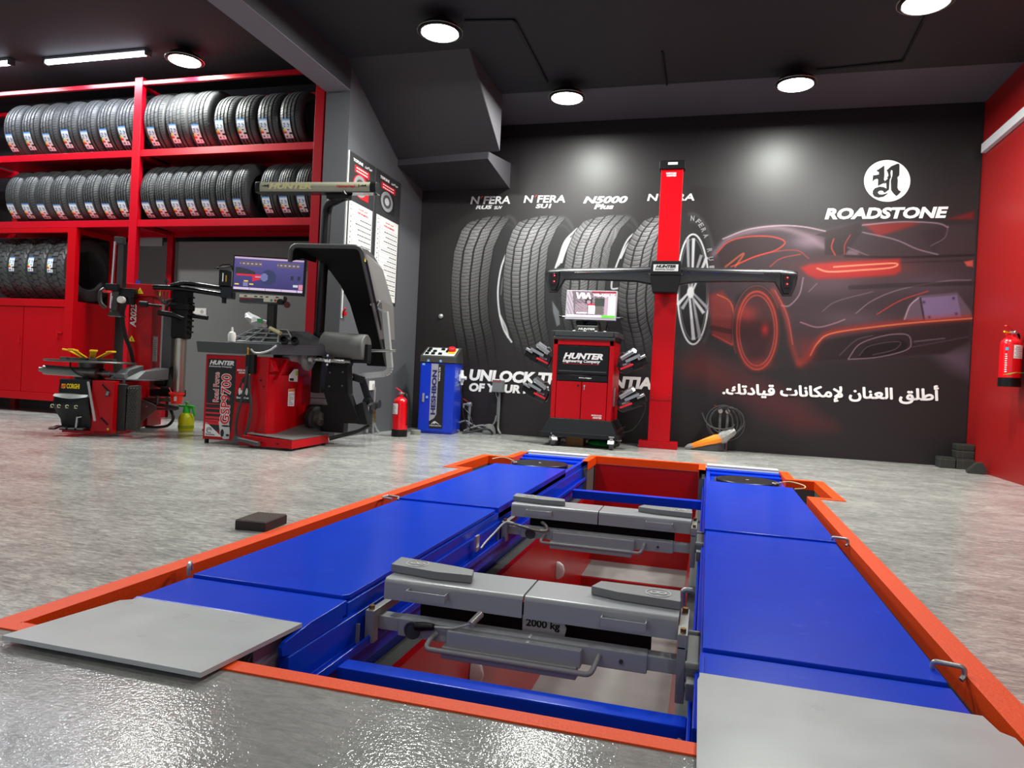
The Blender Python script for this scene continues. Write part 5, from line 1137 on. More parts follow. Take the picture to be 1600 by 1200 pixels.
# load roller with its arm
b = MB(); b.lathe([(.01, 0), (.104, 0), (.114, .008), (.114, .392), (.104, .40), (.01, .40)], 44, axis_matrix((.815, .50, .885), (1, 0, -.03))); b.obj('load_roller', mat('roller_rubber', (92, 92, 90), .5, var=.2, vscale=30, stretch=(30, 1, 1)), BA)
b = MB(); b.hexa([(.93, .50, .20), (1.19, .50, .205), (1.19, .56, .205), (.93, .56, .20), (.86, .44, .46), (1.09, .44, .46), (1.09, .54, .46), (.86, .54, .46)], .004)
b.hexa([(.86, .44, .455), (1.09, .44, .455), (1.09, .54, .455), (.86, .54, .455), (.88, .44, .70), (1.07, .44, .70), (1.07, .54, .70), (.88, .54, .70)], .004)
b.hexa([(.88, .44, .695), (1.07, .44, .695), (1.07, .54, .695), (.88, .54, .695), (.95, .45, .78), (1.10, .45, .78), (1.10, .54, .78), (.95, .54, .78)], .004)
b.box(1.215, 1.245, .46, .54, .74, .90, .004); b.box(1.05, 1.245, .47, .53, .735, .765, .004); b.hexa([(1.15, .5, .20), (1.26, .5, .20), (1.26, .6, .20), (1.15, .6, .20), (1.12, .5, .36), (1.2, .5, .40), (1.2, .6, .40), (1.12, .6, .36)], .01)
b.obj('roller_arm', BLACKMATT, BA)
b = MB()
for x, z in ((.91, .52), (1.03, .53), (.91, .64), (1.03, .65), (1.13, .46)): b.cyl((x, .442, z), (x, .436, z), .008, n=8)
b.obj('arm_screw', DSTEEL, BA)
b = MB(); b.lathe([(.04, 0), (.095, 0), (.115, .015), (.115, .065), (.095, .08), (.04, .08)], 36, axis_matrix((.67, .62, .215), (1, -.3, 0))); b.obj('drive_wheel', RUBBER, BA)
MB().lathe([(.005, 0), (.075, 0), (.06, .03), (.02, .035), (.005, .05)], 28, axis_matrix((.745, .60, .215), (1, -.3, 0))).obj('wheel_disc', mat('disc_brown', (60, 52, 46), .5, .3), BA)
MB().box(.62, .98, .62, .72, .10, .34, .01).obj('motor_box', BLACK, BA)
MB().tube(spline([(.88, .55, .05), (1.0, .60, .09), (1.12, .62, .13), (1.24, .60, .19)], 8), .018, 10).obj('ram_hose', BLACKCABLE, BA)
# monitor, keypad and stand
MX = Matrix.Translation((.275, .46, 1.475)) @ Matrix.Rotation(math.radians(10), 4, 'Z') @ Matrix.Rotation(math.radians(1.0), 4, 'Y')
b = MB(); b.box(-.325, .325, -.018, .025, -.165, .165, .006); mon = b.obj('monitor', BLACKGLOSS, BA, Mx=MX)
def screen_ink(a, b_):
    x, y = a*100, b_*56
    if y > 52.5: return (176, 150, 176)
    if y < 4: return (196, 176, 202) if int(x*.7) % 16 else (150, 130, 160)
    if 41 < y < 49 and (8 < x < 40 or 62 < x < 94): return (92, 78, 84) if not (44 < y < 46 and int(x) % 6 < 3) else (160, 150, 170)
    dx, dy = (x-50)/11, (y-23)/13
    if dx*dx+dy*dy < 1: return (44, 48, 82) if (x-44)**2+(y-23)**2*.6 > 30 else (98, 104, 150)
    if 31 < x < 48 and 22.4 < y < 24.2: return (150, 146, 170)
    if 2 < x < 31 and 27 < y < 38-((x-3)/10)**2*.9: return (40, 42, 50)
    if 4 < x < 40 and 23.5 < y < 27: return (200, 26, 50)
    if 27 < x < 38 and 15+(x-27)*.3 < y < 24: return (190, 28, 56)
    if (2 < x < 8 and 8 < y < 10) or (15 < x < 21 and 14 < y < 16) or (23 < x < 29 and 9 < y < 11): return (226, 196, 70)
    if 14 < x < 21 and 6 < y < 13: return (110, 110, 150)
    if (82 < x < 86 or 92 < x < 96) and 21 < y < 28: return (36, 36, 48)
    if 86 < x < 93 and 9 < y < 13: return (190, 190, 200)
    if x > 94 and 5 < y < 14: return (190, 120, 140)
    t = y/56; return (78-30*(1-t), 72-28*(1-t), 128-34*(1-t))
ink_grid('screen', printed('balancer_screen', .25, .75), mon, 100, 56, screen_ink, lambda a, b_: MX @ Vector((-.312+.624*a, -.0195, -.138+.290*b_)), 'lit screen with a wheel diagram')
b = MB(); b.box(-.20, .20, -.05, .04, -.045, .03, .012); kp = b.obj('keypad_housing', DGREY, BA, Mx=Matrix.Translation((.265, .40, 1.262)) @ Matrix.Rotation(math.radians(10), 4, 'Z'))
KM = Matrix.Translation((.265, .40, 1.262)) @ Matrix.Rotation(math.radians(10), 4, 'Z')
b = MB(); b.box(-.195, .195, -.0525, -.05, .0, .028); b.box(.02, .195, -.0525, -.05, -.03, .0); kpp = b.obj('keypad', mat('keypad_cream', (222, 220, 200), .4), kp, Mx=KM)
b = MB()
for x in (-.14, -.05, 0.0, .05, .14): b.box(x-.013, x+.013, -.0535, -.0525, .008, .019)
b.obj('key', mat('key_grey', (70, 70, 66), .5), kp, Mx=KM)
b = MB(); b.cyl((.09, -.0535, -.014), (.09, -.0525, -.014), .011, n=14); b.obj('green_key', mat('key_green', (60, 150, 100), .5), kp, Mx=KM); b = MB(); b.cyl((.125, -.0535, -.014), (.125, -.0525, -.014), .011, n=14); b.obj('red_key', INKRED, kp, Mx=KM)
MB().cyl((.175, -.056, -.025), (.175, -.085, -.027), .026, n=18).obj('knob', BLACK, kp, Mx=KM); MB().cyl((.22, -.02, -.045), (.23, -.05, -.048), .028, n=18).obj('stop_knob', mat('knob_maroon', (90, 16, 30), .4), kp, Mx=KM, label='maroon round knob')
text('HUNTER', INKRED, kp, KM @ Vector((-.19, -.0515, -.014)), KM.to_3x3() @ X, Z, w=.11, h=.010, bold=.04, shear=.2)
MB().box(.29, .36, .42, .48, .985, 1.23, .006).obj('stand', mat('stand_brown', (40, 34, 34), .4), BA); MB().box(.24, .42, .38, .52, .985, 1.005, .006).obj('stand_base', BLACK, BA)
# measuring bar on its bent pole
b = MB(); P = fillet([(.70, .62, .80), (.72, .62, 2.10), (.78, .56, 2.155), (.99, .40, 2.165), (1.04, .36, 2.195)], .12, 8); b.tube(P, .042, 16); b.box(.66, .76, .58, .68, .45, 1.0, .01); b.obj('pole', BLACK, BA)
HM = Matrix.Translation((.745, .38, 2.235)) @ Matrix.Rotation(math.radians(1.2), 4, 'Z')
hp = [(-.042, -.045), (-.050, -.02), (-.052, .0), (-.048, .022), (-.036, .040), (.035, .046), (.045, .03), (.045, -.045)]
SIL = mat('anodised_silver', (176, 172, 150), .35, .35)
b = MB(); b.prism(hp, (-.52, 0, 0), Y, Z, 1.015); hb = b.obj('measuring_bar', SIL, BA, Mx=HM)
for x0, x1 in ((-.565, -.519), (.494, .55)): MB().prism([(a*1.06, c*1.1) for a, c in hp], (x0, 0, 0), Y, Z, x1-x0, .006).obj('bar_end_cap', BLACK, hb, Mx=HM)
MB().box(-.56, .55, -.05, .05, -.052, -.0455).obj('bar_lens', mat('clear_strip', (70, 70, 68), .08), hb, Mx=HM)
MB().box(.10, .30, -.045, .05, -.10, -.05, .01).obj('bar_bracket', BLACK, BA, Mx=HM)
HU = HM.to_3x3() @ X
PALE = mat('pale_cream_ink', (226, 218, 160), .5)
text('HUNTER', PALE, hb, HM @ Vector((-.43, -.0535, -.024)), HU, Z, w=.40, h=.048, bold=.05, shear=.2, label='pale raised lettering'); text('HammerHead', INKRED, hb, HM @ Vector((.20, -.0535, -.012)), HU, Z, w=.165, h=.026, bold=.02)
for sx in (-.50, .40):
    b = MB(); b.prism([(0, 0), (.018, .004), (.04, .005), (.065, .012), (.068, -.012), (.06, -.002), (.04, -.004), (.02, -.003)], HM @ Vector((sx, -.054, .002)), HU, Z, .001); b.prism([(-.004, -.013), (.002, -.013), (.002, .015), (-.004, .015)], HM @ Vector((sx+(.064 if sx < 0 else 0), -.054, .002)), HU, Z, .001); b.prism([(.028, .004), (.036, .014), (.038, .004)], HM @ Vector((sx, -.054, .002)), HU, Z, .001); b.obj('shark_mark', INKBLACK, hb)
# open wheel hood
pf = [(.24, 1.70, .62), (.36, 1.70, .65), (.52, 1.665, .69), (.70, 1.575, .745), (.84, 1.46, .79), (.95, 1.30, .84), (1.01, 1.12, .88), (1.04, .95, .93), (1.05, .72, 1.0)]
HR = 1.235
b = MB(); rows = []
for y, z, x0 in pf: rows.append([(x0+(HR-x0)*t, y, z-(.012*(1-abs(2*t-1)))*0) for t in (0, .15, .5, .85, 1)])
b.sheet(rows, .018); hood = b.obj('wheel_hood', mat('hood_black', (10, 10, 11), .75, spec=.2), BA)
# front lip bends down on the left
b = MB(); b.sheet([[(.605, .235, 1.575), (.62, .24, 1.70)], [(.63, .36, 1.62), (.65, .36, 1.70)], [(.68, .52, 1.61), (.69, .52, 1.665)]], .012); b.obj('hood_lip', BLACK, BA)
b = MB(); b.prism([(.255, 1.695), (.36, 1.70), (.52, 1.665), (.70, 1.575), (.84, 1.46), (.95, 1.30), (1.01, 1.12), (1.04, .95), (1.045, .72), (.93, .73)], (HR-.003, 0, 0), Y, Z, .012); b.obj('hood_cheek', mat('hood_grey', (74, 73, 72), .5, bump=.1, bscale=400), BA, label='dark grey outer cheek')
b = MB(); b.hexa([(HR+.009, .50, 1.26), (HR+.009, .93, 1.26), (HR+.009, 1.0, .96), (HR+.009, .72, .96), (HR+.055, .60, 1.30), (HR+.055, .90, 1.27), (HR+.055, .97, .97), (HR+.055, .74, .97)]); b.hexa([(HR+.009, .30, 1.66), (HR+.009, .62, 1.62), (HR+.009, .93, 1.26), (HR+.009, .52, 1.26), (HR+.012, .34, 1.66), (HR+.03, .66, 1.58), (HR+.055, .90, 1.27), (HR+.055, .60, 1.28)]); b.obj('hood_wing', mat('hood_grey2', (104, 102, 100), .45, bump=.1, bscale=400), BA, label='grey moulded wing')
FR = mat('hood_frame_grey', (66, 68, 66), .4)
b = MB(); b.tube(fillet([(.60, .228, 1.565), (.61, .222, 1.705), (HR+.002, .222, 1.70), (HR+.004, .94, .735)], .06, 7), .020, 14); b.obj('hood_frame', FR, BA)
MB().tube([(HR+.02, .30, 1.60), (HR+.02, .93, .74)], .014, 10).obj('hood_rod', BLACK, BA)
b = MB(); b.prism([(.262, 1.615), (.285, 1.585), (.262, 1.585)], (HR+.026, 0, 0), Y, Z, .002); b.prism([(.905, .80), (.93, .77), (.90, .76)], (HR+.036, 0, 0), Y, Z, .002); b.obj('yellow_mark', YINK, BA)
# grey support arm with bent corner
P = fillet([(1.33, .60, 1.20), (1.385, .66, .66), (1.14, .62, .622)], .07, 6)
b = MB()
for p, q in zip(P[:-1], P[1:]): b.bar(p, p+(q-p)*1.03, .05, .042, up=Y, bev=.004)
b.obj('hood_arm', mat('arm_silver', (176, 176, 174), .35, .35), BA)
b = MB(); b.bar((1.14, .62, .628), (1.03, .60, .63), .026, .026, up=Y); b.cyl((1.18, .60, .85), (1.44, .62, .86), .012, n=10); b.bar((1.20, .58, 1.26), (1.34, .60, 1.19), .03, .016); b.cyl((1.26, .58, 1.25), (1.29, .56, 1.29), .012, n=8); b.obj('arm_link', STEEL, BA)
b = MB(); b.bar((1.06, .60, .61), (1.16, .62, .585), .06, .05, up=Y); b.bar((1.13, .62, .60), (1.20, .64, .40), .05, .04, up=Y); b.cyl((1.20, .58, .40), (1.20, .66, .40), .035, n=16); b.obj('arm_joint', BLACK, BA)

# plastic bag on the tray
t_ = MB(); rnd = random.Random(5); V = []
for i in range(9):
    row = []
    for j in range(15):
        a = 2*PI*j/15; r = (.02, .058, .075, .078, .070, .062, .05, .035, .004)[i]*(1+.28*rnd.uniform(-1, 1)); z = i*.018
        row.append((r*math.cos(a)*1.15-.018*i*(1 if i > 4 else .5), r*math.sin(a), z+rnd.uniform(-.008, .008)))
    row.append(row[0]); V.append(row)
bagl = BA.location + Matrix.Rotation(math.radians(4), 3, 'Z') @ Vector((.23, .44, .998))
bag = t_.sheet(V).obj('plastic_bag', mat('bag_white', (226, 226, 228), .3, bump=.2, bscale=40), None, 60); bag.location = bagl
tag(bag, 'crumpled white plastic bag lying on the balancer weight tray', 'bag')
MB().hexa([(.02, -.09, .05), (.06, -.075, .05), (.065, -.07, .05), (.03, -.085, .05), (.015, -.085, .085), (.055, -.07, .085), (.06, -.066, .085), (.02, -.08, .085)]).obj('green_print', mat('bag_green', (50, 170, 90), .5), bag)
# ------------------------------------------------------------------ alignment console on casters
CA = thing('alignment_console', 'red and black wheel alignment console cabinet on casters', 'console', (-1.245, 7.13, 0))
b = MB(); b.box(-.312, -.262, 0, .05, .275, 1.09, .006); b.box(.262, .312, 0, .05, .275, 1.09, .006); b.box(-.312, .312, 0, .05, 1.035, 1.09, .004); b.box(-.312, .312, .03, .50, .27, 1.085, .006); b.obj('cabinet', RED, CA)
for s in (-1, 1): MB().box(*((-.258, -.003) if s < 0 else (.003, .258)), -.006, .03, .285, .665, .004).obj('door', RED, CA)
MB().box(-.262, .262, -.012, .03, .672, .735, .008).obj('handle_strip', BLACKGLOSS, CA); 
pn = MB().box(-.262, .262, -.010, .03, .74, 1.03, .006).obj('front_panel', BLACKGLOSS, CA); MB().box(-.245, .245, -.013, -.01, .765, .775).obj('panel_trim', DGREY, pn)
text('HUNTER', WHITE, CA, (-.20, -.0115, .893), X, Z, w=.405, h=.062, bold=.05, shear=.28); text('Engineering Company', WHITE, CA, (-.205, -.0115, .850), X, Z, w=.385, h=.040, bold=.03, shear=.22)
MB().box(-.205, .17, -.0125, -.0105, .843, .846).obj('red_rule', INKRED, CA)
text('WinAlign', WHITE, CA, (-.03, -.0135, .697), X, Z, w=.13, h=.014, bold=.03, shear=.2); text('MADE IN USA', WHITE, CA, (.115, -.008, .325), X, Z, w=.105, h=.016, bold=.03, shear=.15); text('HUNTER', WHITE, CA, (.13, -.008, .300), X, Z, w=.09, h=.018, bold=.04, shear=.25)
MB().cyl((-.035, -.007, .625), (-.035, -.012, .625), .010, n=14).obj('lock', BLACK, CA); MB().cyl((.03, -.007, .625), (.03, -.012, .625), .009, n=12).bar((.03, -.014, .63), (.03, -.014, .585), .006, .004, up=Y).obj('key', CHROME, CA)
# top tray with rim
b = MB(); b.box(-.318, .318, -.02, .52, 1.088, 1.125, .012)
pr_ = [(-.30, -.012), (.30, -.012), (.335, .02), (.345, .50), (.31, .54), (-.31, .54), (-.345, .50), (-.335, .02)]
for (ax_, ay_), (bx_, by_) in zip(pr_, pr_[1:]+pr_[:1]): b.bar((ax_, ay_, 1.15), (bx_, by_, 1.15), .03, .055, bev=.008)
b.obj('top_tray', mat('tray_black', (52, 54, 55), .4), CA)
b = MB(); b.hexa([(-.135, .05, 1.13), (.16, .05, 1.13), (.15, .3, 1.13), (-.125, .3, 1.13), (-.095, .08, 1.245), (.125, .08, 1.245), (.12, .26, 1.262), (-.09, .26, 1.262)], .012); kb = b.obj('keyboard_stand', BLACK, CA)
text('HUNTER', LABELM, kb, (-.075, .063, 1.195), X, Vector((0, .23, .97)), w=.17, h=.022, bold=.04, shear=.25)
b = MB()
for x in (-.11, .0, .115, .205): b.cyl((x, .028, 1.16), (x, .022, 1.185), .014, n=12)
b.obj('peg', LABELM, CA)
b = MB(); b.tube([(-.03, .2, 1.25), (-.02, .16, 1.31)], .035, 12); b.box(-.12, .10, .15, .22, 1.255, 1.30, .01); b.tube([(.13, .34, 1.16), (.10, .30, 1.30)], .008, 8).tube([(.16, .34, 1.16), (.185, .30, 1.28)], .006, 8); b.obj('monitor_bracket', BLACK, CA)
# monitor
MM = Matrix.Translation((.04, .10, 1.455)) @ Matrix.Rotation(math.radians(-4), 4, 'X') @ Matrix.Rotation(math.radians(.3), 4, 'Y')
mo = MB().box(-.262, .262, -.012, .028, -.155, .150, .005).obj('monitor', mat('monitor_silver', (176, 172, 178), .35), CA, Mx=MM)
MB().tube([(-.315, .0, -.125), (.33, .0, -.125)], .008, 8).obj('hanger_rod', STEEL, CA, Mx=MM); MB().tube([(-.325, .0, -.125), (-.29, .0, -.125)], .011, 8).tube([(.305, .0, -.125), (.34, .0, -.125)], .011, 8).obj('rod_tip', BLACK, CA, Mx=MM)
def win_ink(a, b_):
    x, y = a*80, b_*46
    if y < 4.2: return (80, 190, 50) if x > 58 else (216, 190, 220)
    if x < 11-(y-20)*.12: return (150, 140, 150) if int(x+y*.4) % 5 else (100, 92, 98)
    if x < 14: return (92, 84, 88)
    if x > 68 and y < 38: return (196, 176, 190)
    if 46 < x < 62 and 20 < y < 34: return (44, 50, 46)
    if 47 < x < 60 and 6 < y < 20: return (84, 78, 76)
    if 36 < x < 50 and 6 < y < 21: return (222, 206, 222)
    if 35 < x < 51 and 21 <= y < 24: return (180, 20, 56)
    if 14 < x < 34 and 8 < y < 24 and (int(x*1.3)*7+int(y*1.1)*5) % 9 < 4: return (150, 130, 140)
    if 30 < x < 42 and 22 < y < 34: return (48, 40, 42) if (x-36)**2+(y-27)**2 > 9 else (140, 120, 128)
    if y > 43 and x > 40: return (130, 20, 40)
    if 16 < x < 34 and 6 < y < 9: return (190, 176, 186)
    if x > 62: return (150, 126, 140)
    return (112, 98, 106) if int(x*.5+y*.7) % 4 else (74, 62, 68)
ink_grid('screen', printed('console_screen', .25, .75), mo, 80, 46, win_ink, lambda a, b_: MM @ Vector((-.25+.5*a, -.0135, -.128+.268*b_)), 'lit screen with an alignment picture')
MU = MM.to_3x3() @ X; MV = MM.to_3x3() @ Z
LIT = mat('lit_white', (244, 236, 244), .3, emit=(244, 236, 244), estr=.7)
text('WinAlign 16', LIT, mo, MM @ Vector((.02, -.0145, .078)), MU, MV, w=.215, h=.04, bold=.03, shear=.25)
for k in range(2):
    x = -.14+k*.07
    MB().prism([(x, .06), (x+.018, .06), (x+.035, .10), (x+.05, .06), (x+.068, .06), (x+.045, .125), (x+.03, .125), (x+.01, .085), (x-.005, .125), (x-.022, .125)], MM @ Vector((0, -.0145, 0)), MU, MV, .001).obj('screen_mark', LIT, mo)
# flared skirt and casters
b = MB(); b.hexa([(-.385, -.05, .135), (.385, -.05, .135), (.40, .58, .135), (-.40, .58, .135), (-.315, -.012, .285), (.315, -.012, .285), (.33, .52, .285), (-.33, .52, .285)], .006); b.box(-.40, .40, -.055, .585, .10, .142, .006); b.obj('skirt', mat('skirt_black', (18, 20, 24), .4, spec=.3), CA)
for x, y, a in ((-.27, -.02, .5), (.335, -.03, 0), (-.30, .45, .3), (.34, .46, .2)):
    c = MB(); c.lathe([(.012, -.018), (.058, -.018), (.062, -.010), (.062, .010), (.058, .018), (.012, .018)], 28, Matrix.Translation((x, y, .0625)) @ Matrix.Rotation(a, 4, 'Z') @ Matrix.Rotation(PI/2, 4, 'Y'))
    cw = c.obj('caster', mat('caster_tread', (58, 58, 60), .5), CA)
    f = MB(); f.box(-.033, .033, -.02, .035, .125, .135, .003) if False else f.box(-.028, .028, -.03, .03, .122, .134, .003); f.box(-.026, -.021, -.012, .022, .055, .125); f.box(.021, .026, -.012, .022, .055, .125); f.cyl((-.03, 0, .0625), (.03, 0, .0625), .009, n=10); f.hexa([(-.03, -.085, .06), (.03, -.085, .06), (.03, -.05, .085), (-.03, -.05, .085), (-.03, -.085, .068), (.03, -.085, .068), (.03, -.05, .095), (-.03, -.05, .095)])
    f.obj('caster_fork', GALV, cw, Mx=Matrix.Translation((x, y, 0)) @ Matrix.Rotation(a, 4, 'Z'))
MB().box(.314, .325, .12, .18, .43, .62).obj('side_tray', GALV, CA); MB().bar((.34, .05, .16), (.43, .25, .22), .02, .02).obj('side_bar', BLACK, CA); 
# things on the floor under the console
def bag_mesh(name, c, sx, sy, sz, seed, m, label, cat):
    rnd = random.Random(seed); V = []
    for i in range(8):
        row = []
        for j in range(16):
            a = 2*PI*j/16; r = (.3, .8, 1, 1, .95, .8, .5, .02)[i]*(1+.18*rnd.uniform(-1, 1)); row.append((r*sx*math.cos(a), r*sy*math.sin(a), .002+i/7*sz*(1+.1*rnd.uniform(-1, 1))))
        row.append(row[0]); V.append(row)
    o = MB().sheet(V).obj(name, m, None, 60); o.location = c; return tag(o, label, cat)
bag_mesh('plastic_sack', (-1.04, 7.34, 0), .16, .14, .085, 4, mat('sack_green', (16, 120, 52), .3), 'green plastic sack on the floor under the console', 'sack')
bx = MB().box(-1.40, -1.22, 7.25, 7.42, .002, .095, .004).obj('carton', mat('carton_brown', (130, 92, 52), .7)); tag(bx, 'brown carton on the floor under the console', 'carton')
# wheel clamps hung on both sides
CLB = mat('clamp_black', (30, 31, 33), .4); 
def clamp(x, y, z, s, label):
    t = thing('wheel_clamp', label, 'wheel clamp', (x, y, z), 0, 'wheel clamps on the console')
    b = MB(); b.hexa([(s*.02, -.05, -.10), (s*.22, -.05, -.02), (s*.22, .06, -.02), (s*.02, .06, -.10), (s*-.03, -.05, .02), (s*.15, -.05, .125), (s*.15, .06, .125), (s*-.03, .06, .02)], .01)
    b.obj('clamp_body', CLB, t)
    b = MB(); b.hexa([(s*.13, -.07, -.045), (s*.27, -.07, .03), (s*.27, .05, .03), (s*.13, .05, -.045), (s*.09, -.07, .04), (s*.225, -.07, .125), (s*.225, .05, .125), (s*.09, .05, .04)], .012); b.obj('target_head', BLACKMATT, t)
    b = MB(); b.tube([(s*.0, -.065, .055), (s*.12, -.065, .135)], .026, 14); b.tube([(s*.02, .0, .085), (s*.13, .0, .155)], .030, 14); b.tube([(s*.17, -.075, .06), (s*.24, -.075, .10)], .016, 12); b.bar((s*.05, -.085, .03), (s*.19, -.085, .10), .016, .03); b.lathe([(.006, 0), (.024, 0), (.024, .016), (.006, .016)], 14, axis_matrix((s*.12, -.045, .135), (s*.4, -.7, .5))); b.lathe([(.006, 0), (.018, 0), (.018, .02), (.006, .02)], 12, axis_matrix((s*.08, -.06, .115), (s*.4, -.7, .5)))
    b.cyl((s*.02, -.05, -.01), (s*.10, -.055, .02), .014, n=10); b.obj('clamp_screw', mat('clamp_chrome', (150, 152, 156), .22, .6), t)
    MB().bar((s*.0, -.075, -.05), (s*.125, -.08, .005), .026, .02, bev=.004).obj('red_handle', INKRED, t, label='red handle')
    b = MB(); b.tube([(s*.01+.10*math.sin(a*PI/10)*.42*s, -.03, .02+.10*math.cos(a*PI/10)) for a in range(20)], .009, 8, closed=True); b.obj('clamp_ring', DSTEEL, t)
    MB().box(min(0, s*-.05), max(0, s*-.05)+.001, -.01, .03, -.03, .0).obj('hanger_hook', DSTEEL, t)
    return t
clamp(-1.62, 7.28, .885, -1, 'black wheel clamp hung upper left on the console'); clamp(-1.63, 7.28, .52, -1, 'black wheel clamp hung lower left on the console')
clamp(-.87, 7.28, .86, 1, 'black wheel clamp hung upper right on the console'); clamp(-.86, 7.28, .47, 1, 'black wheel clamp hung lower right on the console')
tag(MB().tube(spline([(-.70, 7.36, .50), (-.62, 7.40, .46), (-.66, 7.42, .32), (-.74, 7.42, .20), (-.84, 7.42, .16)], 8), .006, 8).obj('console_cable', BLACKCABLE), 'thin black cable hanging between the console and the red post', 'cable')
# ------------------------------------------------------------------ camera post
PO = thing('sensor_post', 'tall red steel post bolted to the floor before the mural', 'post', (-.487, 7.64, 0))
MB().box(-.205, .195, -.02, .18, 0.001, .075, .003).obj('base_plate', RED, PO); MB().box(-.0015, .0005, -.0215, -.02, .004, .07).obj('plate_seam', mat('seam_dark', (90, 4, 12), .5), PO)
MB().box(-.113, .113, 0, .10, .075, 2.955, .004).obj('column', RED, PO)
MB().box(-.112, .112, -.002, .0005, .508, .512).obj('column_seam', mat('seam_dark', (90, 4, 12), .5), PO)
b = MB()
for x in (-.09, .085):
    for z in (.53, .565): b.cyl((x, .0, z), (x, -.006, z), .006, n=8)
b.obj('bolt', DSTEEL, PO)
cp = MB().box(-.132, .132, -.02, .12, 2.945, 3.035, .006).obj('top_cap', BLACK, PO); MB().box(-.045, .055, -.0225, -.02, 2.985, 3.012).obj('cap_badge', mat('badge_pale', (176, 182, 180), .4), cp)
text('MADE IN USA', WHITE, PO, (-.06, -.001, 2.892), X, Z, w=.105, h=.018, bold=.04, shear=.15); text('HUNTER', WHITE, PO, (-.055, -.001, 2.868), X, Z, w=.10, h=.018, bold=.04, shear=.2)
# travelling camera beam
CB = thing('camera_beam', 'wide black camera beam with downturned ends carried across the red post', 'camera beam', (-.487, 7.50, 1.78))
def beam_half(s):
    b = MB(); rows = []
    st = [(.13, .115, -.075, .07), (.30, .105, -.045, .062), (.55, .098, -.035, .056), (.90, .092, -.030, .05), (1.06, .092, -.032, .05), (1.10, .092, -.10, .05), (1.14, .09, -.168, .05), (1.225, .086, -.168, .045), (1.262, .078, -.06, .04), (1.27, .07, .03, .035)]
    for x, zt, zb, dp in st:
        zm = zt-.05
        rows.append([(s*x, -dp*.35, zt), (s*x, -dp*.85, zt-.012), (s*x, -dp, zm+.012), (s*x, -dp*.92, zm), (s*x, -dp*.72, zm-.012), (s*x, -dp*.72, zb+.01), (s*x, -dp*.5, zb), (s*x, dp*.5, zb), (s*x, dp*.8, zm), (s*x, dp*.5, zt), (s*x, -dp*.35, zt)])
    b.sheet(rows)
    b.bm.faces.new([b.bm.verts.new(p) for p in rows[0][:-1]]); b.bm.faces.new([b.bm.verts.new(p) for p in rows[-1][:-1]])
    o = b.obj('beam_arm', mat('beam_black', (22, 22, 24), .30, spec=.8), CB, 50)
    MB().tube(fillet([(s*.135, -.060, -.03), (s*.15, -.066, .03), (s*.24, -.066, .052), (s*.6, -.062, .048), (s*.95, -.056, .042)], .05, 6), .0035, 8).obj('trim_line', CHROME, o)
    b = MB(); x0, x1 = (1.115, 1.225); pl = [(s*x0, .05), (s*x1, .04), (s*(x1+.0), -.06), (s*(x1-.03), -.15), (s*(x0+.03), -.15), (s*(x0+.0), -.06)]
    if s < 0: pl = pl[::-1]
    b.prism(pl, (0, -.052, 0), X, Z, .014, .004); pod = b.obj('camera_pod', BLACK, CB)
    b = MB(); pl2 = [(s*1.13, .03), (s*1.205, .025), (s*1.20, -.10), (s*1.145, -.10)]
    if s < 0: pl2 = pl2[::-1]
    b.prism(pl2, (0, -.0655, 0), X, Z, .004, .001); b.obj('lens_window', mat('lens_window', (12, 4, 6), .08), pod)
    for z in (.0, -.062):
        MB().lathe([(.003, 0), (.022, 0), (.022, .003), (.003, .003)], 18, axis_matrix((s*1.168, -.0695, z), (0, -1, 0))).obj('lens', mat('lens_dark_red', (46, 6, 10), .1), pod)
        MB().lathe([(.001, 0), (.006, 0), (.005, .003), (.001, .004)], 10, axis_matrix((s*1.168+.006, -.0728, z+.004), (0, -1, 0))).obj('led', mat('led_red', (255, 60, 70), .3, emit=(255, 50, 60), estr=6.), pod)
for s in (-1, 1): beam_half(s)
b = MB(); b.hexa([(-.125, -.085, -.16), (.125, -.085, -.16), (.125, .08, -.16), (-.125, .08, -.16), (-.158, -.085, .02), (.158, -.085, .02), (.158, .08, .02), (-.158, .08, .02)], .01); b.hexa([(-.160, -.09, .015), (.160, -.09, .015), (.160, .08, .015), (-.160, .08, .015), (-.148, -.085, .165), (.148, -.085, .165), (.148, .08, .165), (-.148, .08, .165)], .012); hb_ = b.obj('carriage', BLACK, CB)
MB().box(-.125, .125, -.0925, -.088, .055, .125, .002).obj('name_plate', mat('name_plate_silver', (206, 206, 206), .3, .3), hb_)
text('HUNTER', INKBLACK, hb_, (-.10, -.0935, .090), X, Z, w=.20, h=.030, bold=.05, shear=.28); text('Engineering Company', INKBLACK, hb_, (-.105, -.0935, .067), X, Z, w=.195, h=.016, bold=.02, shear=.2)
# ------------------------------------------------------------------ blue lift control cabinet
hz = math.atan2(.215, .29)*0+math.radians(14)
HE = thing('lift_control_cabinet', 'tall blue lift control cabinet with grey sloping button console', 'cabinet', (-3.135, 7.42, 0), math.radians(8))
CBL = mat('cabinet_blue', (8, 50, 186), .33, var=.05)
MB().box(0, .40, 0, .42, .02, .80, .006).box(.01, .39, .01, .41, .001, .02).obj('cabinet', CBL, HE)
dd = MB().box(.012, .285, -.008, .0, .03, .79, .003).obj('door', CBL, HE)
cs = MB().hexa([(-.005, -.012, .80), (.405, -.012, .80), (.405, .425, .80), (-.005, .425, .80), (-.005, -.012, .87), (.405, -.012, .87), (.405, .30, .985), (-.005, .30, .985)], .006).obj('console', mat('console_grey', (58, 60, 58), .45), HE)
nrm = Vector((0, -.115, .312)).normalized(); sv = Vector((0, .312, .115)).normalized()
pl_ = MB().prism([(.02, .02), (.375, .02), (.375, .29), (.02, .29)], Vector((0, -.012, .870))+nrm*.0005, X, sv, .003).obj('button_panel', LABELM, cs)
b = MB()
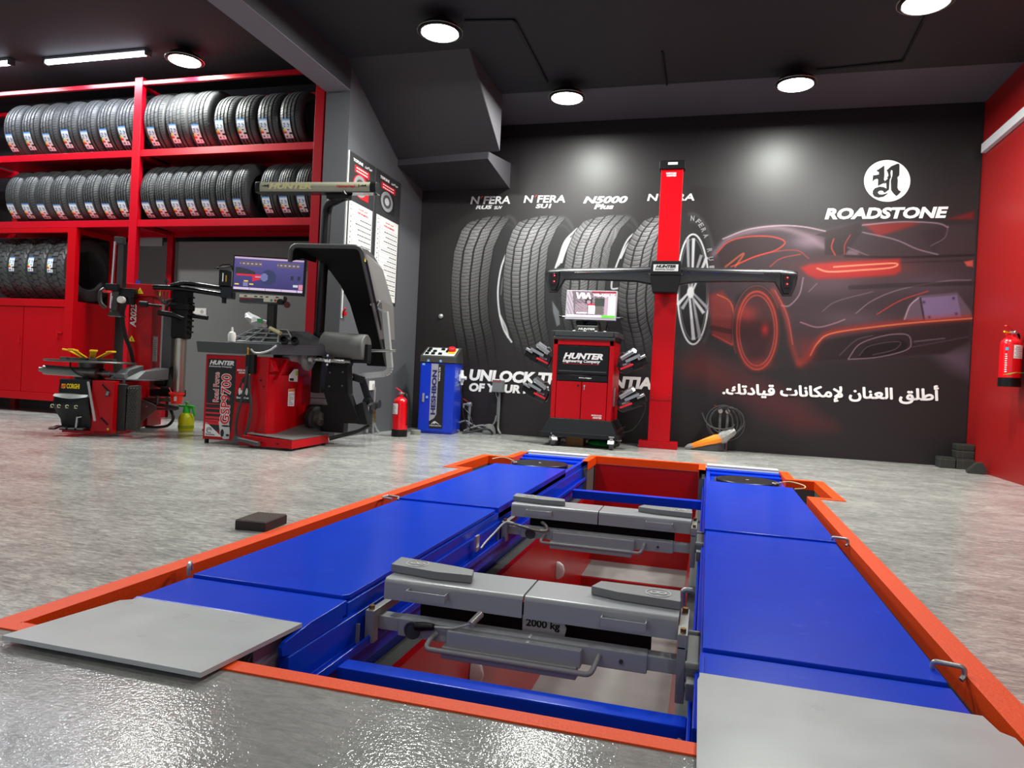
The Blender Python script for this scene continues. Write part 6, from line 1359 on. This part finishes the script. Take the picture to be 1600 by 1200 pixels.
for i, x in enumerate((.06, .13, .21, .28)):
    for j, y in enumerate((.06, .15, .22)): b.prism([(x-.020, y-.018), (x+.020, y-.018), (x+.020, y+.018), (x-.020, y+.018)], Vector((0, -.012, .870))+nrm*.0035, X, sv, .018, .002) if (i+j) % 4 != 3 else None
b.obj('button', BLACK, cs)
bo = Vector((.325, -.012, .870))+sv*.16
MB().prism([(.285, .10), (.365, .10), (.365, .235), (.285, .235)], Vector((0, -.012, .870))+nrm*.0035, X, sv, .012).obj('switch_base', YELLOW, cs, label='yellow switch base')
MB().lathe([(.005, .015), (.042, .015), (.042, .05), (.036, .058), (.005, .058)], 20, axis_matrix(bo, nrm)).obj('main_switch', INKRED, cs, label='red main switch')
MB().box(-.002, .402, -.0145, -.012, .806, .811).box(.4055, .408, -.01, .42, .806, .811).obj('console_trim', BRASS, cs)
bd = MB().prism([(.135, .155), (.155, .185), (.195, .215), (.20, .79), (.135, .79)][::-1] if False else [(.13, .06), (.285, .06), (.285, .785), (.21, .785), (.21, .22), (.185, .175), (.13, .14)], (0, -.0085, 0), X, Z, .001).obj('black_decal', INKBLACK, HE)
MB().prism([(.13, .14), (.185, .175), (.21, .22), (.21, .785), (.13, .785)], (0, -.0085, 0), X, Z, .001).obj('silver_decal', mat('decal_silver', (150, 148, 158), .4), HE)
text('HESHBON', mat('navy_ink', (16, 22, 96), .5), HE, (.198, -.0098, .215), Z, -X, w=.50, h=.054, bold=.04, label='navy upright brand lettering')
text('Vehicle Lift', WHITE, HE, (.235, -.0098, .59), Z, -X, w=.16, h=.018, bold=.01)
MB().prism([(.15, .105), (.18, .135), (.195, .145), (.215, .135), (.255, .105), (.225, .118), (.205, .125), (.195, .11), (.18, .12)], (0, -.0096, 0), X, Z, .001).obj('mountain_mark', LABELM, HE); text('HESHBON', LABELM, HE, (.14, -.0098, .085), X, Z, w=.13, h=.016, bold=.01)
MB().box(.04, .065, -.018, -.008, .35, .45, .004).obj('door_latch', GALV, dd); 
for x, z in ((.062, .405), (.06, .815), (.20, .815)): MB().box(x+.02, x+.045, -.0165, -.012, z-.01, z+.015).obj('notice_sticker', mat('sticker_blue', (120, 170, 214), .5), HE)
MB().box(.025, .055, -.0095, -.008, .765, .785).obj('notice_sticker', mat('sticker_blue', (120, 170, 214), .5), HE)
b = MB()
for k in range(5): b.box(.4005, .4015, .06+.03*(k % 3), .18+.03*(k % 2), .55+k*.035, .562+k*.035)
b.obj('side_print', mat('side_ink', (96, 116, 190), .5), HE)
MB().box(.4005, .4025, .18, .21, .545, .575).obj('side_sticker', mat('sticker_blue', (120, 170, 214), .5), HE)
b = MB(); b.box(.401, .45, .22, .28, .60, .68, .004); b.cyl((.425, .25, .56), (.425, .25, .73), .022, n=14); b.cyl((.43, .21, .64), (.49, .20, .64), .02, n=12); b.obj('air_regulator', WHITEPL, HE, label='cream air regulator')
# pipes, valves, hoses beside the cabinet
def tapset(name, label, x, y, h, s=1):
    t = thing(name, label, 'pipe', (x, y, 0))
    MB().tube([(0, 0, .001), (0.01, 0, h)], .017, 14).obj('pipe', CONDUIT, t)
    MB().lathe([(.005, 0), (.024, 0), (.024, .05), (.005, .05)], 14, axis_matrix((-.02*s, 0, h+.012), (s, 0, .1))).cyl((-.065*s, -.01, h+.01), (0, 0, h+.012), .012, n=10).cyl((-.065*s, -.01, h-.035), (-.065*s, -.01, h+.015), .012, n=10).obj('valve', GALV, t)
    MB().bar((-.02*s, -.005, h+.045), (-.075*s, -.01, h+.075), .012, .006).obj('lever', INKRED, t, label='red valve lever')
    return t
tapset('valve_pipe', 'short grey pipe with red-levered valve right of the blue cabinet', -2.71, 7.93, .32)
t = thing('junction_box', 'grey electrical junction box on conduit over the white slogan', 'junction box', (-2.375, 7.955, 0))
MB().box(-.062, .062, -.03, .07, .495, .635, .006).obj('box', mat('box_grey', (112, 114, 116), .45), t); MB().box(-.062, .05, -.0325, -.03, .612, .635).obj('box_label', mat('label_maroon', (130, 70, 76), .5), t)
MB().tube(spline([(.018, .02, .50), (.02, .02, .30), (.02, .02, .14), (.03, .0, .06), (.07, -.04, .012)], 8), .014, 12).obj('conduit', CONDUIT, t); MB().tube(fillet([(-.03, .02, .50), (-.02, .02, .45), (.002, .02, .42), (.0, .02, .15)], .03, 5), .008, 10).obj('conduit_branch', CONDUIT, t)
cord('wall_cable', [(-2.375, 7.95, .22), (-2.40, 7.93, .12), (-2.50, 7.90, .06), (-2.62, 7.88, .09), (-2.72, 7.86, .14), (-2.82, 7.84, .10), (-2.90, 7.80, .05), (-2.74, 7.72, .03)], .010, GREYCABLE, 'grey cable running from the junction box towards the blue cabinet')
cord('floor_cable', [(-2.70, 7.75, .03), (-2.62, 7.80, .07), (-2.52, 7.86, .10), (-2.46, 7.88, .08), (-2.44, 7.9, .02)], .012, GREYCABLE, 'thick grey cable arching on the floor beside the concrete stub')
cord('floor_cable', [(-2.70, 7.70, .012), (-2.60, 7.74, .03), (-2.50, 7.80, .06), (-2.42, 7.82, .06), (-2.38, 7.86, .015)], .012, BLACKCABLE, 'thick black cable lying on the floor beside the concrete stub')
cord('air_tube', [(-2.72, 7.60, .60), (-2.70, 7.64, .40), (-2.69, 7.70, .20), (-2.64, 7.76, .08), (-2.60, 7.80, .06), (-2.66, 7.84, .2), (-2.74, 7.86, .28), (-2.775, 7.90, .285)], .006, BLACKCABLE, 'thin black air tube looping down from the cream air regulator')
b = MB(); b.lathe([(.005, 0.001), (.085, 0.001), (.075, .06), (.05, .11), (.005, .12)], 14); o = b.obj('concrete_stub', mat('concrete_lump', (112, 114, 112), .8, bump=.6, bscale=40)); o.location = (-2.45, 7.93, 0); tag(o, 'small rough concrete stub on the floor under the junction box', 'stub')
o = MB().lathe([(.005, .001), (.055, .001), (.055, .045), (.05, .05), (.005, .05)], 24).obj('pipe_stub_plug', mat('cap_grey_green', (118, 122, 114), .7)); o.location = (-3.06, 7.20, 0); tag(o, 'small round grey cap on the floor before the blue cabinet', 'cap')
o = MB().lathe([(.002, 0), (.030, .001), (.028, .016), (.015, .026), (.002, .028)], 20, axis_matrix((-3.16, YM-.001, 1.37), (0, -1, 0))).obj('wall_sensor', GALV); tag(o, 'small round metal knob on the mural left of the printed tyres', 'knob')
# ------------------------------------------------------------------ fire extinguishers
EXR = mat('extinguisher_red', (214, 10, 22), .22, coat=.4)
def extinguisher(name, label, loc, rz, h=.41, r=.079):
    t = thing(name, label, 'fire extinguisher', loc, rz)
    MB().lathe([(.01, .072), (r, .072), (r, h-.06), (r*.92, h-.03), (r*.6, h-.005), (.024, h+.008), (.022, h+.03), (.01, h+.03)], 40).obj('cylinder', EXR, t)
    MB().lathe([(.01, .001), (r+.003, .001), (r+.003, .075), (.01, .075)], 40).obj('base_cup', BLACK, t)
    MB().cyl((0, 0, h+.02), (0, 0, h+.055), .016, n=14).cyl((0, 0, h+.04), (.05, .0, h+.04), .010, n=10).lathe([(.003, 0), (.016, 0), (.016, .012), (.003, .012)], 14, axis_matrix((.01, -.018, h+.042), (0, -1, 0))).obj('valve', GALV, t)
    MB().bar((.015, 0, h+.052), (-.075, 0, h+.095), .02, .006).bar((.01, 0, h+.045), (-.07, 0, h+.022), .018, .006).obj('handle', INKRED, t)
    MB().tube(spline([(.05, 0, h+.04), (.085, .0, h+.02), (.095, .01, h-.06), (.092, .02, h-.2), (.088, .02, .12)], 8), .009, 10).obj('hose', BLACKCABLE, t)
    lab = MB(); rows = [[((r+.0015)*math.cos(math.radians(a)), (r+.0015)*math.sin(math.radians(a)), z) for a in range(-130, -65, 8)] for z in (h-.175, h-.065)]; lab.sheet(rows).obj('paper_label', WHITE, t, label='white paper label')
    lb = MB()
    for k in range(6): 
        rows = [[((r+.0022)*math.cos(math.radians(a)), (r+.0022)*math.sin(math.radians(a)), z) for a in range(-126+6*(k % 2), -72-8*(k % 3), 8)] for z in (h-.165+k*.016, h-.160+k*.016)]; lb.sheet(rows)
    lb.obj('label_print', mat('label_ink', (128, 128, 134), .5), t)
    return t
extinguisher('fire_extinguisher', 'red fire extinguisher standing on the floor against the grey wall', (-3.10, 6.86, 0), math.radians(-20))
ex = extinguisher('fire_extinguisher', 'red fire extinguisher hung on the red wall', (XR-.10, 6.80, .80), math.radians(35))
MB().tube([(-.09, .0, .455), (-.03, 0, .445)], .007, 8).obj('safety_pin', YELLOW, ex, label='yellow safety pin')
b = MB(); b.bar((.0, .0, .43), (.06, .07, .44), .02, .006); b.box(.055, .07, .05, .09, .30, .46); b.obj('wall_hook', RED, ex)
lb = MB(); lb.sheet([[((.0806)*math.cos(math.radians(a)), (.0806)*math.sin(math.radians(a)), z) for a in (-172, -164, -156)] for z in (.30, .325)]); lb.obj('round_sticker', mat('sticker_teal', (70, 150, 190), .5), ex)
lb = MB()
for k in range(9): lb.sheet([[((.0806)*math.cos(math.radians(a)), (.0806)*math.sin(math.radians(a)), z) for a in (-172, -166, -160-(k % 3))] for z in (.12+k*.018, .128+k*.018)])
lb.obj('side_print', WHITE, ex)
lf = MB(); lf.sheet([[(-.09, .0, .0), (-.05, -.015, .004)], [(.0, .02, .02), (.0, -.03, .022)], [(.18, .03, .025), (.18, -.03, .02)]], .0015); o = lf.obj('plant_leaf', mat('leaf_green', (70, 160, 60), .45)); o.location = (XR-.12, 6.64, .895); o.rotation_euler = (0, 0, math.radians(10)); 
tag(o, 'green leaf tip at the right edge in front of the hung extinguisher', 'leaf')
# ------------------------------------------------------------------ hose coil, pipes and wrapped tool by the wall
for x, lab in ((.130, 'left of two thin grey pipes rising from the floor at the mural'), (.205, 'right of two thin grey pipes rising from the floor at the mural')):
    t = thing('tap_pipe', lab, 'pipe', (x, 7.965, 0))
    MB().cyl((0, 0, .001), (0, 0, .40), .015, n=12).obj('pipe', CONDUIT, t); MB().cyl((0, 0, .395), (0, 0, .44), .014, n=10).lathe([(.003, 0), (.024, 0), (.024, .03), (.003, .03)], 14, axis_matrix((0, -.01, .425), (0, -1, 0))).obj('valve', mat('valve_cream', (206, 200, 186), .4, .3), t)
    MB().bar((.0, -.02, .455), (-.07, -.02, .485), .012, .006).obj('lever', INKRED, t, label='red lever')
def coil(name, label, c, rs, m, r=.008, seed=1):
    rnd = random.Random(seed); P = []
    for k, (rx, rz_, dx, dz) in enumerate(rs):
        for a in range(24): th = 2*PI*a/24+PI/2; P.append((c[0]+dx+rx*math.cos(th), c[1]-.012*k+rnd.uniform(-.003, .003), c[2]+dz+rz_*math.sin(th)))
    return tag(MB().tube(spline(P[::2], 4), r, 8).obj(name, m), label, 'hose')
coil('hose_coil', 'dark air hose coiled over the two thin grey pipes at the mural', (.17, 7.925, .30), [(.175, .19, 0, 0), (.19, .175, .02, -.01), (.15, .18, -.01, .0), (.18, .165, .0, .02), (.12, .16, -.03, .0), (.17, .15, .03, .03)], mat('hose_dark_grey', (64, 64, 66), .45), .009)
cord('hose_end', [(-.06, 7.80, .40), (-.01, 7.80, .30), (.06, 7.80, .25), (.16, 7.80, .24), (.25, 7.80, .26), (.275, 7.80, .30)], .008, mat('hose_dark_grey', (64, 64, 66), .45), 'loose end of the dark hose hanging in front of its coil')
t = thing('wrapped_tool', 'orange tool wrapped in grey film leaning at the foot of the mural', 'tool', (-.01, 7.79, 0))
A = Vector((-.14, 0, .042)); B_ = Vector((.16, .02, .145)); C_ = Vector((.29, .05, .235)); 
def wrap(pts, rs, seed, n=9):
    rnd = random.Random(seed); rows = []
    for (p, q, tt_, r) in rs:
        c = p.lerp(q, tt_); d = (q-p).normalized(); nx = d.cross(Z).normalized(); ny = nx.cross(d)
        row = [c+(nx*math.cos(2*PI*j/n)*r*.8+ny*math.sin(2*PI*j/n)*r)*(1+rnd.uniform(-.14, .14)) for j in range(n)]; row.append(row[0]); rows.append(row)
    b = MB(); b.sheet(rows); return b
ORP = mat('orange_film', (250, 140, 24), .4)
wrap(None, [(A, B_, t_, r) for t_, r in ((.0, .026), (.25, .034), (.5, .042), (.8, .050), (1.0, .052))], 3).obj('orange_wrap', ORP, t, 40)
GF = mat('grey_film', (150, 150, 148), .3, bump=.4, bscale=60, var=.4, vscale=40)
wrap(None, [(B_, C_, t_, r) for t_, r in ((-.15, .05), (.1, .064), (.4, .062), (.7, .056), (1.0, .040), (1.02, .004))], 4).obj('grey_wrap', GF, t, 40)
wrap(None, [(A, B_, t_, r) for t_, r in ((-.23, .004), (-.2, .016), (-.1, .026), (.03, .028))], 5).obj('grey_wrap', GF, t, 40)
MB().hexa([(-.16, -.01, .002), (.12, 0, .002), (.20, .06, .002), (-.12, .06, .002), (-.15, 0, .03), (.14, 0, .10), (.20, .05, .10), (-.12, .05, .03)], .01).obj('dark_body', DGREY, t)
# ------------------------------------------------------------------ dark rubber blocks in the far right corner
DB = mat('block_rubber', (40, 42, 38), .6, var=.2, vscale=20)
def blk(x, y, z, sx, sy, sz, label, rz=0, rx=0):
    t = MB().box(-sx/2, sx/2, -sy/2, sy/2, 0, sz, .006).obj('rubber_block', DB); t.location = (x, y, z); t.rotation_euler = (0, rx, rz); tag(t, label, 'rubber block')
    MB().box(-sx/2-.001, sx/2+.001, -sy/2-.001, sy/2+.001, sz*.80, sz*.83).box(-sx*.16, -sx*.15, -sy/2-.001, sy/2+.001, .004, sz-.004).obj('edge_line', mat('edge_line_grey', (92, 94, 88), .6), t)
    return t
blk(2.27, 7.87, .001, .135, .16, .105, 'low dark rubber block, left one in the far right corner'); blk(2.42, 7.86, .001, .15, .16, .105, 'dark rubber block under the taller stack in the far right corner')
blk(2.42, 7.87, .107, .15, .15, .075, 'dark rubber block, middle of the corner stack'); blk(2.42, 7.87, .184, .15, .15, .058, 'dark rubber block, topmost of the corner stack')
b = MB(); b.prism([(-.065, 0), (.06, 0), (.08, .045), (.045, .105), (.0, .10), (-.07, .02)], (0, -.06, 0), X, Z, -.11, .005); o = b.obj('rubber_wedge', DB); o.location = (2.40, 7.46, .001); o.rotation_euler = (0, 0, math.radians(-8)); tag(o, 'dark rubber wedge on the floor at the foot of the red wall', 'wedge')
# ------------------------------------------------------------------ price boards, socket, air point on the poster wall
XB = XL+.006
def board(y0, y1, z0, z1, label, name='service_board', red=True):
    t = thing(name, label, 'board', (XL, y0, z0)); W_, H_ = y1-y0, z1-z0
    o = Vector((.010, 0, 0))
    MB().box(.001, .010, 0, W_, 0, H_, .001).obj('panel', mat('board_charcoal', (46, 46, 48), .45), t)
    def rect(a0, a1, c0, c1, m, nm, d=.0005, par=t): return MB().box(.010+d, .0112+d, a0*W_, a1*W_, c0*H_, c1*H_).obj(nm, m, par)
    text('TOPLINE', WHITE, t, (.0105, .14*W_, .945*H_), Y, Z, w=.36*W_, h=.03, bold=.05); text('\ufe97\ufeee\ufe91\ufefb\ufef3\ufee6'[::-1], WHITE, t, (.0105, .58*W_, .945*H_), Y, Z, w=.28*W_, h=.03, bold=.03)
    rect(.20, .76, .875, .925, INKRED, 'red_band'); 
    bb = MB()
    for k in range(2):
        for q in range(6): bb.box(.0118, .0124, (.26+.075*q)*W_, (.315+.075*q)*W_, (.884+.022*k)*H_, (.893+.022*k)*H_)
    bb.obj('band_print', WHITE, t)['kind'] = 'stuff'
    pic = MB(); cy, cz = .46*W_, .79*H_
    pic.prism([(cy+.30*W_*math.cos(a*PI/20)*(1 if a < 20 else 1), cz+.085*H_*math.sin(a*PI/20)) if a < 31 else (cy+.30*W_, cz-.085*H_) for a in range(40)], (.011, 0, 0), Y, Z, .001)
    pc = pic.obj('round_picture', INKRED if red else mat('picture_dark', (30, 30, 32), .4), t)
    for rr_, m_, d in ((.24, mat('picture_grey', (140, 140, 142), .4), .001), (.16, mat('picture_mid', (70, 70, 74), .4), .0018), (.09, mat('picture_light', (176, 176, 178), .4), .0026)):
        MB().prism([(cy-.03*W_+rr_*W_*math.cos(a*PI/16), cz+rr_*.32*H_*math.sin(a*PI/16)) for a in range(32)], (.012+d, 0, 0), Y, Z, .0006).obj('picture_ring', m_, pc)
    sh = rect(.06, .95, .02, .66, mat('sheet_white', (216, 214, 212), .5), 'white_sheet')
    text('TYPE OF SERVICE', INKRED, t, (.0122, .36*W_, .592*H_), Y, Z, w=.42*W_, h=.017, bold=.03); text('\ufee7\ufeee\ufeb9 \ufe8d\ufedf\ufea8\ufeaa\ufee3\ufe94'[::-1], INKRED, t, (.0122, .42*W_, .62*H_), Y, Z, w=.32*W_, h=.02, bold=.02)
    b1 = MB(); n = 15
    for k in range(n): z = (.57-.55*k/n)*H_; b1.box(.0118, .0124, .06*W_, .95*W_, z-.001, z+.001)
    b1.box(.0118, .0124, .205*W_, .211*W_, .03*H_, .66*H_); b1.obj('table_line', mat('line_grey', (90, 90, 92), .5), t)
    b2 = MB(); rnd = random.Random(int(y0*100))
    for k in range(n-1):
        z = (.57-.55*(k+.5)/n)*H_; L_ = rnd.uniform(.28, .62); x_ = .92
        while x_ > .92-L_: wl_ = rnd.uniform(.03, .08); b2.box(.0118, .0124, (x_-wl_)*W_, x_*W_, z-.006, z+.006); x_ -= wl_+.015
        b2.box(.0118, .0124, .12*W_, .155*W_, z-.008, z+.006)
    b2.box(.0118, .0124, .10*W_, .17*W_, .60*H_, .605*H_).box(.0118, .0124, .10*W_, .17*W_, .63*H_, .635*H_); b2.obj('small_print', mat('print_grey', (86, 86, 90), .5), t)['kind'] = 'stuff'
    return t
board(6.215, 6.77, 1.42, 2.80, 'charcoal and white service list board next to the pillar edge'); board(6.80, 7.41, 1.42, 2.80, 'charcoal and white service list board farther along the grey wall', red=False)
MB().box(.001, .012, -.014, -.001, -.25, 1.38).obj('white_edge', WHITEPL, [o for o in COL.objects if o.name == 'service_board'][0])
socket('wall_socket', 'white wall socket on the grey wall below the balancer arm', (XL+.001, 6.92, .515), Y, .12, .10)
t = thing('air_point', 'air outlet pipe with red valve and brass couplings on the grey wall', 'air outlet', (XL+.035, 6.80, 0))
MB().tube([(0, 0, .02), (0, 0, .32)], .013, 10).tube([(0, .14, .001), (0, .14, .50)], .011, 10).tube(spline([(0, .14, .14), (.02, .17, .06), (.03, .22, .012)], 6), .012, 8).obj('pipe', GALV, t); MB().box(-.03, .03, .04, .16, .26, .34, .008).cyl((0, -.05, .31), (0, .06, .31), .02, n=12).lathe([(.01, 0), (.045, 0), (.045, .03), (.01, .03)], 18, axis_matrix((.03, .15, .32), X)).obj('valve', DSTEEL, t)
MB().bar((.0, -.02, .335), (.0, -.08, .365), .012, .006).obj('lever', INKRED, t, label='red lever'); MB().tube([(.01, .14, .12+.02*k) for k in range(8)], [.013 if k % 2 else .009 for k in range(8)], 10).obj('coupling', BRASS, t)
t = MB().box(0, .03, -.03, .03, -.015, .02, .003).bar((.02, -.02, .02), (.05, -.045, .05), .018, .012).obj('pipe_clip', RED); t.location = (XL, 6.24, 1.215); tag(t, 'small red pipe clip on the grey wall behind the hood', 'clip')
